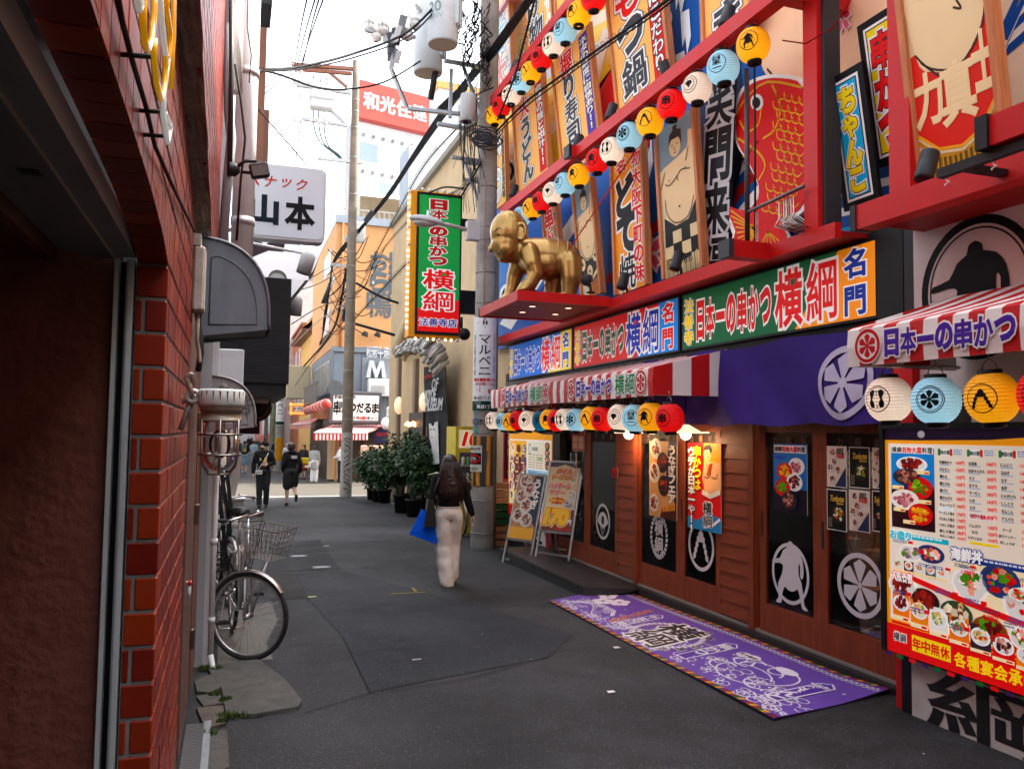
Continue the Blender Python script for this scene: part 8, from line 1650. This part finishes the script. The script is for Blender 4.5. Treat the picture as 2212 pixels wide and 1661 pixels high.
t=thing('yellow_bag','bright yellow snack packet held beside the man in the black hoodie','bag',onY(648,998,23));m=MB();m.bevbox(0,.23,0,.06,-.1,.12,(.75,.55,.03),.02);m.rect(.04,.2,-.08,-.03,-.003,'b8601c');m.build('bag_body',PRINT,t)
# more houses along the alley and the white tower behind
def house(lab,x0,x1,y0,y1,z1,c,name='house',win=3,side=-1,mat_=STUCCO,z0=-1.5):
 t=thing(name,lab,'building',(x0,y0,0));m=MB();m.bx(0,x1-x0,0,y1-y0,z0,z1,c);m.build('wall',mat_,t)
 m=MB();m.bx(-.12,x1-x0+.12,-.12,y1-y0+.12,z1,z1+.18,tuple(v*.6 for v in c));m.build('roof_slab',PAINT,t)
 fx=0 if side<0 else x1-x0
 for f_ in range(max(1,int((z1-2.8)/2.8))):
  for k in range(win):
   yy=(y1-y0)*(k+.5)/win;zz=3.4+2.8*f_;w_=min(1.5,(y1-y0)/win*.55)
   if zz+1.3>z1:continue
   fr=MB();fr.bx(fx-.04,fx+.04,yy-w_/2,yy+w_/2,zz,zz+1.3,(.4,.39,.37));fo=fr.build('window_frame',PAINT,t);g_=MB();g_.bx(fx-.05,fx+.05,yy-w_/2+.07,yy+w_/2-.07,zz+.07,zz+1.23,(.12,.15,.17));g_.build('window_pane',MATS['dark_pane'],fo)
 return t
yh=house('ochre house with a tiled eave beyond the orange corner building',4.3,12,48.6,58,8.2,(.55,.36,.12),win=3)
m=MB();m.add([(-.7,-.3,7.6),(-.7,9.6,7.6),(.6,9.6,8.6),(.6,-.3,8.6)],[(0,1,2,3)],(.10,.07,.06));m.bx(-.7,.1,-.3,9.6,7.45,7.58,(.16,.08,.05));m.build('eave',PAINT,yh)
t=thing('square_wall_sign','blank pale square sign box on the ochre house','sign',onY(640,862,47));m=MB();m.bevbox(-.55,.75,0,.3,0,1.9,(.42,.38,.26),.06);m.build('box',PAINT,t);m=MB();m.beam((.9,0,.2),(1.4,0,.5),.1,.1,(.12,.06,.05));m.build('lamp_arm',PAINT,t)
house('brown timber clad house beyond the ochre one',4.4,12,58.2,68,9.0,(.34,.15,.07),win=3);house('pale concrete house farther down the right side',4.1,12,68.3,90,14,(.5,.49,.47),win=6);house('white house near the far end on the right',3.8,12,90.3,116,11,(.62,.62,.62),win=5)
house('long white plastered house on the left beyond the first one',-8,-.35,37.3,58,8.5,(.55,.54,.53),win=5,side=1);house('reddish brown house on the left beyond the crossing',-9,-.2,58.3,84,14,(.28,.11,.09),win=6,side=1);house('grey house near the far end on the left',-9,-.6,84.4,116,10,(.4,.4,.41),win=6,side=1)
house('brick red block closing the view behind the far wires',3.0,30,120,140,24,(.34,.15,.12),'far_block',win=4);house('tall pale block closing the end of the alley',-14,3.0,122,140,13,(.5,.5,.5),'far_block',win=4)
house('plain grey house added unseen behind the viewpoint on the left',-10,-.9,-24,-3.1,9,(.3,.28,.27),win=4,side=1);house('brown house added unseen behind the viewpoint on the right',4.8,14,-24,-2.9,10,(.25,.17,.13),win=4);house('dark house added unseen to close the alley far behind the viewpoint',-12,16,-34,-25,10,(.2,.18,.17),win=1)  # added houses out of view, they keep skylight off the near alley
t=thing('red_parasol','faded red parasol over the far end of the alley','parasol',onY(575,960,80));m=MB();m.lathe([(1.6,-.05),(.8,.55),(0,1.1)],(.5,.16,.12),8,smooth=False);m.build('canopy',FABRIC,t);m=MB();m.tube([(0,0,1.1),(0,0,-2.2)],.04,(.3,.3,.3),6);m.build('pole',STEEL,t)
t=thing('red_flag','small red flag hanging over the far alley','flag',onY(553,868,60));m=MB();m.bx(-.4,.4,0,.03,-.5,.6,(.55,.04,.04));text(m,'串',0,.1,.5,'d8c8c4',-.004,.05);m.build('cloth',FABRIC,t)
TY=72;a_=onY(772,270,TY);tw=thing('white_tower','white office building with a red roof sign behind the crossing','building',(a_.x-.2,TY,0),R(14));TW=12.5
z1=onY(775,262,TY).z
m=MB();m.bx(0,TW,0,2.2,-2,z1,(.5,.51,.52));m.build('wall',SIDING,tw)
for f_ in range(8):
 zz=z1-3.6-3.3*f_;fr=MB();fr.bx(.3,TW-.3,-.05,.05,zz,zz+1.9,(.62,.63,.64));fo=fr.build('window_frame',PAINT,tw)
 for k in range(6):
  g_=MB();g_.bx(.5+1.95*k,2.2+1.95*k,-.07,-.05,zz+.12,zz+1.78,[(.20,.27,.31),(.5,.52,.53),(.24,.31,.35)][(k+f_)%3]);g_.build('window_pane',MATS['dark_pane']if(k+f_)%3!=1 else PAINT,fo)
 for k in range(12):m=MB();m.lathe([(.16,0),(.16,.12),(0,.12)],(.6,.6,.6),10,(.8+.95*k,-.12,zz+2.45),(0,1,0));m.build('vent_cap',PAINT,tw)
rs_=thing('roof_sign','large red roof sign with four white kanji on the white office building','sign',tw.location+Matrix.Rotation(R(14),3,'Z')@Vector((.1,-.4,z1)),R(14));hh_=onY(775,175,TY).z-z1;m=MB();m.bx(0,TW*.92,0,1.2,.25,hh_,(.60,.07,.05));m.build('sign_panel',PAINT,rs_)
m=MB()
for k,ch in enumerate('和光住建'):text(m,ch,1.2+1.62*k,hh_*.53,1.45,(.75,.74,.73),-.02,.075,wd=1.4)
m.build('white_lettering',PAINT,rs_)
oh=thing('orange_tower','pale tower with an orange top edge between the red roof sign and the tall pole','building',(onY(946,300,55).x,55,0),R(6));m=MB();zt_=onY(950,190,55).z;m.bx(0,7,0,2,-2,zt_,(.58,.58,.57));m.bx(-.1,7.1,-.1,2.1,zt_,zt_+.5,(.62,.33,.10));m.build('wall',SIDING,oh)
for f_ in range(6):
 for k in range(3):m=MB();zz=zt_-2.6-2.9*f_;m.bx(.5+2.1*k,2.1+2.1*k,-.05,.02,zz,zz+1.6,(.4,.42,.43));m.build('window_pane',MATS['dark_pane'],oh)
gp_=thing('grey_panel_house','grey sheet clad upper wall showing over the beige roof','building',(onY(876,400,25).x,24.6,0));m=MB();m.bx(0,6,0,1.4,8.56,onY(900,315,24.6).z,(.33,.37,.42));m.build('wall',SIDING,gp_)
# people
BASE=dict(head=(0,.01,1.485),neck=(0,0,1.37),chest=(0,0,1.20),waist=(0,0,1.0),hip=(0,0,.88),shL=(-.155,0,1.31),shR=(.155,0,1.31),elL=(-.2,-.02,1.06),elR=(.2,-.02,1.06),wrL=(-.21,.07,.84),wrR=(.21,.07,.84),hpL=(-.08,0,.86),hpR=(.08,0,.86),knL=(-.085,.03,.47),knR=(.085,.03,.47),anL=(-.085,0,.075),anR=(.085,0,.075))
SKC=(.55,.33,.235)
def person(lab,pos,rz,H=1.65,pose=None,girth=1.0,vox=.011,top=None,bottom=None,shoes=(.03,.03,.03),hair=None,face=True,group=None,cat='person',turn=0,curl=.6,tilt=0):
 """faces local +y; x is the person's right"""
 J=dict(BASE);J.update(pose or{});S=H/1.6;J={k:Vector(v)*S for k,v in J.items()}
 t=thing('person',lab,cat,pos,rz,group);g=girth*S
 b=MB();W1=(1,1,1)
 hrot=Matrix.Rotation(turn,3,'Z')@Matrix.Rotation(tilt,3,'X');hc=J['head']
 def hp(x,y,z):return hc+hrot@(Vector((x,y,z))*S)
 def hb(x,y,z,rx,ry,rz_):b.ball(hp(x,y,z),(rx*S,ry*S,rz_*S),W1,16,12,hrot)
 hb(0,-.012,.025,.073,.092,.088);hb(0,.02,-.03,.062,.068,.078);hb(0,.052,-.078,.034,.03,.03);hb(0,.084,-.018,.012,.016,.022);hb(0,.074,.012,.042,.02,.012);hb(0,.078,-.052,.024,.012,.012)
 for s_ in(-1,1):hb(s_*.074,-.005,-.012,.008,.018,.03);hb(s_*.036,.06,-.022,.024,.02,.02)
 limb(b,[J['neck']-Vector((0,0,.05*S)),J['neck'],hp(0,-.012,-.05)],[.056*g,.05*g,.05*S],12)
 def torso(mb,k,tuck=False):
  for nm,rx,ry in(('chest',.145,.098),('waist',.118,.088),('hip',.142,.105))[:2 if tuck else 3]:
   mb.ball(J[nm],(rx*g*k,ry*g*k,.13*S),W1,18,12)
  mb.ball((J['chest']+J['waist'])/2,(.13*g*k,.092*g*k,.14*S),W1,18,12);mb.ball((J['hip']+J['waist'])/2+Vector((0,0,.03*S if tuck else 0)),(.122*g*k,.09*g*k,.07*S if tuck else .12*S),W1,18,12)
  limb(mb,[J['shL'],J['neck']-Vector((0,0,.035*S)),J['shR']],[.056*g*k,.062*g*k,.056*g*k],12)
  for s_ in('shL','shR'):mb.ball((J[s_]+J['chest'])/2,(.075*g*k,.075*g*k,.1*S),W1,14,10)
 torso(b,.94)
 for s_ in 'LR':
  limb(b,[J['sh'+s_],J['el'+s_].lerp(J['sh'+s_],.5),J['el'+s_],J['wr'+s_].lerp(J['el'+s_],.6),J['wr'+s_]],[.046*g,.042*g,.036*g,.034*g,.025*S],12)
  limb(b,[J['hp'+s_],J['kn'+s_].lerp(J['hp'+s_],.5),J['kn'+s_],J['an'+s_].lerp(J['kn'+s_],.65),J['an'+s_]],[.084*g,.07*g,.052*g,.048*g,.033*S],12)
  fd=Vector((0,1,0));dn=Vector((0,0,-1))
  sh=J['an'+s_]-J['kn'+s_];sh.normalize();fw=Vector((0,1,0))-sh*sh.y;fw.normalize()
  an=J['an'+s_];limb(b,[an+sh*.035*S-fw*.03*S,an+sh*.045*S+fw*.06*S,an+sh*.05*S+fw*.13*S],[.032*S,.034*S,.026*S],10)
  w_=J['wr'+s_];d=(w_-J['el'+s_]).normalized();side=1 if s_=='R' else-1
  nrm=d.cross(Vector((0,1,0)));nrm=(nrm if nrm.length>.2 else Vector((1,0,0))).normalized();ac=nrm.cross(d).normalized()
  inw=Vector((-side,0,0));inw=(inw-d*inw.dot(d)).normalized();ac=d.cross(inw).normalized()*side
  pc_=w_+d*.045*S;b.obox(pc_,d,.042*S,inw,.036*S,.012*S,W1);b.ball(pc_,(.034*S,.034*S,.034*S),W1,10,8)if vox>.009 else None
  for k in range(4):
   o_=w_+d*(.083+.004*(1-abs(k-1.3)))*S+ac*(1.5-k)*.0185*S;L=(.068,.076,.072,.056)[k]*S;a1=curl*.5;a2=curl*1.4
   p1=o_+(d*math.cos(a1)+inw*math.sin(a1))*L*.5;p2=p1+(d*math.cos(a2)+inw*math.sin(a2))*L*.32;p3=p2+(d*math.cos(a2+.6*curl)+inw*math.sin(a2+.6*curl))*L*.25
   limb(b,[o_-d*.02*S,o_,p1,p2,p3],[.0095*S,.0095*S,.009*S,.0083*S,.0075*S],8)
  o_=w_+d*.03*S+ac*.032*S;limb(b,[o_,o_+(d*.6+ac*.6+inw*.4).normalized()*.035*S,o_+(d*.9+ac*.45+inw*.6).normalized()*.062*S],[.0125*S,.0105*S,.0085*S],8)
 body=sculpt(b,vox,3,col=SKC);body.build('body',SKIN,t)
 if top:
  m=MB();torso(m,1.12,top.get('tuck'));sl=top.get('sleeve',1.0);ek=top.get('ease',1.35)
  zh=top.get('hem',.86)*S
  if top.get('coat'):
   for q in range(5):m.ball(J['hip'].lerp(Vector((J['hip'].x,J['hip'].y,zh)),q/4),(.165*g,.125*g,.1*S),W1,18,10)
  for s_ in 'LR':
   a,e,w_=J['sh'+s_],J['el'+s_],J['wr'+s_]
   if sl>=1:limb(m,[a,a.lerp(e,.5),e,e.lerp(w_,.5),e.lerp(w_,.93)],[.056*g*ek/1.2,.05*g*ek/1.15,.046*g*ek/1.15,.043*g*ek/1.15,.036*g*ek/1.2],12)
   else:limb(m,[a,a.lerp(e,.8)],[.06*g*ek/1.2,.056*g*ek/1.1],12)
  if top.get('hood'):m.ball(J['neck']+Vector((0,-.05,.0))*S,(.1*S,.07*S,.05*S),W1,14,8)
  sc=sculpt(m,vox*1.15,3,top.get('fold',.007),11,top['col'])
  sc.build('shirt' if not top.get('coat')else 'coat',FABRIC,t)
 if bottom:
  m=MB();L_=bottom.get('len',1.0);r1,r2,r3=bottom.get('rad',(.1,.075,.062))
  m.ball(J['hip'],(.160*g,.126*g,.11*S),W1,18,12);m.ball(J['hip']+Vector((0,0,.06*S)),(.135*g,.10*g,.05*S),W1,18,10)
  for s_ in 'LR':
   h_,k_,a_=J['hp'+s_],J['kn'+s_],J['an'+s_]
   if L_>.7:P_=[h_,h_.lerp(k_,.5),k_,k_.lerp(a_,.5),k_.lerp(a_,L_)];rs=[r1*g,(r1+r2)/2*g,r2*g,(r2+r3)/2*g,r3*g]
   else:P_=[h_,h_.lerp(k_,.5),h_.lerp(k_,L_/.5 if L_<.5 else 1)];rs=[r1*g,r1*g*.98,r2*g*1.1]
   limb(m,P_,rs,14)
  sculpt(m,vox*1.15,3,bottom.get('fold',.009),9,bottom['col']).build('trousers' if L_>.7 else 'shorts',FABRIC,t)
 for s_ in 'LR':
  an=J['an'+s_];sh=(an-J['kn'+s_]).normalized();fw=(Vector((0,1,0))-sh*sh.y).normalized();m=MB()
  limb(m,[an+sh*.03*S-fw*.035*S,an+sh*.04*S+fw*.05*S,an+sh*.045*S+fw*.13*S],[.042*S,.042*S,.034*S],12)
  so=sculpt(m,.009 if vox<.012 else .014,2,col=shoes);so.build('shoe',LEATHER,t)
 if hair:
  m=MB()
  def hh(x,y,z,rx,ry,rz_):m.ball(hp(x,y,z),(rx*S,ry*S,rz_*S),W1,16,12,hrot)
  if hair['kind']=='short':hh(0,-.028,.045,.084,.095,.085);hh(0,.02,.085,.07,.07,.035);hh(0,-.055,-.01,.076,.06,.07);[hh(s_*.07,-.012,.02,.016,.045,.05)for s_ in(-1,1)]
  elif hair['kind']=='mop':hh(0,-.02,.05,.094,.106,.085);hh(0,-.05,-.005,.088,.072,.085);hh(0,.05,.06,.075,.045,.04);[hh(s_*.075,-.005,.01,.02,.06,.065)for s_ in(-1,1)]
  elif hair['kind']=='beanie':hh(0,-.02,.045,.092,.105,.09);hh(0,-.02,.02,.09,.104,.04)
  elif hair['kind']=='cap':hh(0,-.018,.045,.086,.1,.075);m.obox(hp(0,.11,.035),hrot@Vector((0,1,-.15)),.045*S,(0,0,1),.07*S,.006*S,W1);hh(0,-.06,-.02,.07,.05,.05)
  elif hair['kind']=='long':
   hh(0,-.022,.035,.092,.104,.09);hh(0,-.06,-.03,.095,.07,.10);[hh(s_*.062,-.02,-.02,.04,.075,.09)for s_ in(-1,1)]
   rr=random.Random(2);n=34
   for k in range(n):
    a=math.pi*(1.02+.96*k/(n-1));x0,y0=.088*math.cos(a),.085*math.sin(a)-.02;sw=.03+.05*(k/n)**2
    pts=[hp(x0*.9,y0,.02),hp(x0*1.12,y0*1.05-.01,-.1),hp(x0*1.2+sw*.35,y0*1.0-.03,-.24),hp(x0*1.1+sw*.5+.02*rr.uniform(-1,1),y0*.8-.04,-.36),hp(x0*.8+sw*.6+.02*rr.uniform(-1,1),y0*.6-.03,-.44-.06*rr.random())]
    m.tube(pts,[.026*S,.026*S,.024*S,.018*S,.005*S],W1,8)
  hm=sculpt(m,vox*.85,2 if hair['kind']!='beanie' else 4,.010 if hair['kind']=='mop' else .005,30,hair['col'])
  if hair['kind']=='long':
   rr=random.Random(5)
   for k in range(240):
    a=math.pi*(1.0+rr.random());x0,y0=.092*math.cos(a),.09*math.sin(a)-.02;sw=rr.random()*.05
    fly=rr.random()<.16;fx=(.10+.10*rr.random())if fly else 0
    zz=[.03,-.1,-.22,-.33,-.40-.1*rr.random()];jx=rr.uniform(-.012,.012)
    pts=[hp(x0*(1.02+.17*q-.1*max(0,q-2))+sw*q*.25+jx+fx*(q/4)**1.3,y0*(1.03-.03*q)-.012-.012*q-.008*rr.random(),zz[q]+(fx*.9 if fly else 0)*q/4)for q in range(5)]
    hm.tube(pts,[.0035*S]*4+[.001*S],tuple(v*(.7+.9*rr.random())for v in c3(hair['col'])),4)
  hm.build('hair' if hair['kind']not in('beanie','cap')else 'hat',HAIR if hair['kind']not in('beanie','cap')else FABRIC,t)
 if face:
  m=MB()
  for s_ in(-1,1):
   m.ball(hp(s_*.031,.078,.0),(.013*S,.006*S,.006*S),(.7,.68,.65),10,6,hrot);m.ball(hp(s_*.031,.083,.0),(.006*S,.004*S,.006*S),(.02,.012,.01),8,6,hrot);m.tube([hp(s_*.014,.085,.022),hp(s_*.034,.082,.026),hp(s_*.052,.072,.02)],.0035*S,(.03,.02,.015),5)
  m.tube([hp(-.022,.084,-.05),hp(0,.091,-.05),hp(.022,.084,-.05)],.004*S,(.35,.12,.1),6);m.build('face_features',SKIN,t)
 return t,J,hp,S
wp=gnd(967,1264)
wt,J,hp,S=person('long haired woman walking away in a black jumper and cream trousers with bags',(wp.x,wp.y,gz(wp.y)),R(-8),1.60,dict(head=(.0,.01,1.485),elR=(.225,.01,1.06),wrR=(.305,.07,.85),elL=(-.225,-.02,1.07),wrL=(-.20,.16,.98),shL=(-.15,0,1.305),shR=(.155,0,1.29),hpL=(-.075,0,.86),hpR=(.075,.01,.86),knL=(-.06,.05,.47),anL=(-.015,-.03,.07),knR=(.07,.16,.50),anR=(.06,.14,.13)),1.0,.0075,dict(col=(.008,.008,.009),tuck=True,ease=1.25),dict(col=(.66,.62,.56),rad=(.108,.103,.092),len=1.06,fold=.013),(.20,.09,.05),dict(kind='long',col=(.028,.011,.009)),turn=0)
m=MB();z=.955*S;m.tube([(.137*S*math.cos(a),.103*S*math.sin(a),z+.0)for a in[i*.349 for i in range(18)]],.013,(.58,.51,.44),6,True)
m.build('waistband',FABRIC,wt)
bagr=Matrix.Rotation(R(-8),3,'Z')
sb=thing('shoulder_bag','black leather tote hanging from the walking woman\'s left shoulder','bag',Vector((wp.x,wp.y,gz(wp.y)))+bagr@Vector((-.235,-.07,.72)),R(-8))
m=MB();m.add([(-.075,-.07,0),(.07,-.07,.01),(.075,.19,.01),(-.07,.19,0),(-.035,-.055,.33),(.035,-.055,.34),(.035,.17,.34),(-.035,.17,.33)],[(0,3,2,1),(4,5,6,7),(0,1,5,4),(1,2,6,5),(2,3,7,6),(3,0,4,7)],(.012,.012,.013));m.build('bag_body',LEATHER,sb)
m=MB();
for y in(-.03,.02):m.tube([(.03,y-.01,.33),(.045,y-.03,.45),(.09,y-.02,.58),(.10,y+.05,.605),(.07,y+.1,.55),(.03,y+.12,.34)],.012,(.014,.014,.016),6)
m.build('strap',LEATHER,sb)
bb=thing('carrier_bag','bright blue paper carrier bag hanging from the walking woman\'s left arm','bag',Vector((wp.x,wp.y,gz(wp.y)))+bagr@Vector((-.30,.05,.56)),R(-14))
m=MB();rot=Matrix.Rotation(R(20),3,'Y');pts=[(-.19,-.06,0),(.16,-.06,0),(.16,.07,0),(-.19,.07,0),(-.155,-.045,.33),(.13,-.045,.33),(.13,.05,.33),(-.155,.05,.33),(-.02,-.066,.16)]
V_=[rot@Vector(p)for p in pts];m.add(V_,[(0,3,2,1),(0,1,8),(1,5,8),(5,4,8),(4,0,8),(1,2,6,5),(2,3,7,6),(3,0,4,7)],(.002,.10,.72));m.build('bag_body',PRINT,bb)
m=MB()
for y in(-.04,.045):m.tube([rot@Vector((.02,y,.32)),Vector((.17,y*.5+.02,.42)),rot@Vector((.10,y,.32))],.006,(.7,.7,.72),6)
m.build('handle',FABRIC,bb)
p=gnd(567,1096)
mt1,J,hp,S=person('masked man in a black jumper holding a drink, white bag at his hip',(p.x,p.y,gz(p.y)),R(180-4),1.70,dict(elR=(.23,-.04,1.07),wrR=(.24,.02,.83),elL=(-.235,.0,1.08),wrL=(-.09,.2,1.05),knL=(-.08,.02,.47),anL=(-.075,-.1,.09),knR=(.085,.05,.47),anR=(.075,.1,.075)),1.08,.010,dict(col=(.010,.010,.011),ease=1.4),dict(col=(.022,.024,.028),rad=(.095,.072,.056),len=.98),(.03,.03,.03),dict(kind='beanie',col=(.008,.008,.009)),turn=R(-38))
m=MB();m.ball(hp(0,.055,-.055),(.05*S,.045*S,.042*S),(.012,.012,.013),14,10);m.build('face_mask',FABRIC,mt1)
m=MB();m.tube([Vector((-.12,.03,1.36))*S,Vector((-.05,.145,1.2))*S,Vector((.06,.155,1.02))*S,Vector((.12,.15,.92))*S],.011,(.5,.5,.48),5);m.tube([Vector((-.12,.03,1.36))*S,Vector((-.05,-.13,1.25))*S,Vector((.12,-.12,1.0))*S,Vector((.16,.05,.93))*S],.011,(.5,.5,.48),5);m.build('bag_strap',FABRIC,mt1)
M1=Matrix.Rotation(R(176),3,'Z');P0=Vector((p.x,p.y,gz(p.y)))
t=thing('crossbody_bag','small white crossbody bag on the masked man\'s hip','bag',P0+M1@(Vector((.10,.175,.86))*S),R(176));m=MB();m.bevbox(-.085,.085,-.02,.03,-.055,.055,(.62,.60,.58),.01);m.build('bag_body',LEATHER,t);m=MB();[m.ball((x,.032,z_),(.016,.004,.018),c,8,5)for x,z_,c in((-.04,0,(.3,.25,.1)),(.0,.01,(.25,.1,.1)),(.045,-.01,(.2,.1,.08)))];m.build('bag_badge',VINYL,t)
m=MB()
for x in(-.055,.075):
 for q in range(4):m.ball(Vector((x,.128+.002*q,1.19-.013*q))*S,(.026*S,.01,.012*S),((.55,.5,.45),(.35,.08,.05),(.3,.12,.05),(.5,.45,.4))[q],10,6)
m.build('chest_motif',FABRIC,mt1)
t=thing('drink_cup','pale orange drink cup with a yellow straw in the masked man\'s hand','cup',P0+M1@(Vector((-.035,.24,1.03))*S),R(176));m=MB();m.lathe([(0,0),(.032,0),(.042,.11),(.044,.115),(0,.115)],(.75,.5,.32),14);m.lathe([(.044,.113),(.046,.125),(0,.128)],(.75,.62,.1),14);m.build('cup',VINYL,t);m=MB();m.tube([(0,0,.1),(.01,0,.2)],.006,(.75,.55,.05),6);m.build('straw',VINYL,t)
p=gnd(627,1091)
mt2,J,hp,S=person('man in a black hoodie and dark shorts walking away with one heel lifted',(p.x,p.y,gz(p.y)),R(6),1.66,dict(elR=(.215,-.06,1.06),wrR=(.225,.02,.83),elL=(-.21,-.05,1.07),wrL=(-.2,.05,.86),knR=(.09,.12,.50),anR=(.11,-.17,.25),knL=(-.09,.03,.47),anL=(-.09,.02,.075)),1.06,.010,dict(col=(.010,.010,.012),ease=1.5,hood=True,hem=.8),dict(col=(.025,.025,.028),rad=(.115,.10,.1),len=.46),(.06,.05,.045),dict(kind='mop',col=(.022,.013,.010)),turn=R(-62))
m=MB()
d=MB();text(d,'VEBEN',0,0,.07,'c9c9c9',0,.05,wd=.16,shear=.15)
m.add([Vector((.04+v[0],-.150+v[1]*.4,1.24*S+v[2]))for v in d.v],d.f,'c9c9c9')
for q in range(7):m.ball(Vector((-.243+.004*(q%2),-.03+.012*q,1.12-.042*q))*S,(.018,.02,.016),(.6,.6,.6),8,6)
m.build('white_print',FABRIC,mt2)
def q_(px,py):p=gnd(px,py);return(p.x,p.y,gz(p.y))
pg=q_(678,1041)
person('woman in a long grey coat and white trousers seen from behind',pg,R(-12),1.58,dict(elL=(-.2,.05,1.05),wrL=(-.13,.16,.9),elR=(.2,.0,1.05)),1.08,.014,dict(col=(.36,.36,.35),hem=.62,coat=True),dict(col=(.62,.6,.57),rad=(.1,.085,.075)),(.6,.58,.55),dict(kind='short',col=(.03,.018,.014)),False,'people by the corner shop')
t=thing('tote_bag','cream tote bag on the arm of the grey coated woman','bag',Vector(pg)+Vector((-.26,-.05,.62)),R(-12));m=MB();m.bevbox(-.15,.12,-.05,.05,0,.26,(.62,.58,.5),.03);m.tube([(-.08,0,.25),(-.02,.02,.4),(.06,0,.25)],.012,(.6,.56,.48),6);m.build('bag_body',FABRIC,t)
pw=q_(736,1043)
person('man in a white shirt and black trousers with a dark cap by the shop front',pw,R(55),1.66,dict(elL=(-.19,.08,1.08),wrL=(-.1,.26,1.02),elR=(.19,.06,1.08),wrR=(.1,.26,1.02)),1.08,.014,dict(col=(.62,.60,.60),hem=.82,ease=1.6),dict(col=(.018,.018,.02)),(.02,.02,.02),dict(kind='cap',col=(.015,.015,.016)),False,'people by the corner shop')
pd_=q_(657,1036)
person('dark dressed person with a red bag standing in the shade of the shop front',(pd_[0],pd_[1]+.6,pd_[2]),R(150),1.6,None,1.05,.018,dict(col=(.03,.025,.025)),dict(col=(.22,.03,.02),len=.46,rad=(.12,.12,.1)),(.03,.02,.02),dict(kind='short',col=(.02,.015,.012)),False,'people by the corner shop')
pb=q_(527,1022)
person('man with a grey backpack in a black top and pale blue shorts walking away',pb,R(-15),1.72,dict(knR=(.09,.08,.48),anR=(.09,-.1,.1)),1.1,.015,dict(col=(.012,.012,.013),sleeve=.4),dict(col=(.22,.36,.44),len=.46,rad=(.115,.105,.1)),(.45,.5,.52),dict(kind='short',col=(.04,.02,.014)),False,'passers-by beyond the crossing')
t=thing('backpack','grey and yellow backpack on the man in pale blue shorts','bag',Vector(pb)+Vector((-.05,-.19,1.12)),R(-15));m=MB();m.bevbox(-.14,.14,-.08,.08,0,.42,(.12,.13,.14),.04);m.bevbox(.02,.13,-.11,-.07,.02,.2,(.5,.4,.05),.02);m.build('bag_body',FABRIC,t)
pm_=q_(603,1016)
person('bearded man in a black printed T-shirt and denim shorts coming towards the crossing',(pm_[0]-.2,pm_[1],pm_[2]),R(170),1.76,dict(knL=(-.09,.1,.5),anL=(-.1,-.12,.2)),1.1,.016,dict(col=(.014,.014,.014),sleeve=.4),dict(col=(.16,.24,.34),len=.45,rad=(.11,.1,.095)),(.6,.58,.55),dict(kind='short',col=(.012,.010,.010)),True,'passers-by beyond the crossing')
person('white haired woman in a white shirt with a dark shoulder strap',q_(619,1020),R(185),1.56,None,1.05,.016,dict(col=(.62,.63,.68),ease=1.5),dict(col=(.5,.5,.54)),(.5,.5,.5),dict(kind='short',col=(.55,.54,.52)),True,'passers-by beyond the crossing')
for i,(px,py,rz,tc,bc,lab)in enumerate(((543,984,10,(.02,.02,.025),(.02,.02,.025),'far walker all in dark clothes left of the teal capped one'),(556,988,170,(.07,.10,.10),(.15,.16,.18),'far walker in a dark green top with a teal cap'),(571,990,20,(.6,.58,.58),(.03,.03,.04),'far walker in a white top right of the teal capped one'),(547,1010,0,(.24,.34,.42),(.2,.24,.3),'stooping walker in a pale blue jacket behind the masked man'),(537,975,180,(.03,.03,.04),(.03,.03,.04),'small distant dark figure far down the alley'),(515,1000,10,(.06,.05,.06),(.03,.03,.04),'distant dark figure at the left edge of the alley'),(586,985,190,(.3,.1,.08),(.05,.05,.06),'distant figure in a red top before the brown pole'))):
 p=gnd(px,py);person(lab,(p.x,p.y,gz(p.y)),R(rz),1.66,None,1.1,.03,dict(col=tc),dict(col=bc),(.05,.05,.05),dict(kind='short',col=(.02,.015,.012))if i!=1 else dict(kind='beanie',col=(.05,.3,.32)),False,'people far down the alley')
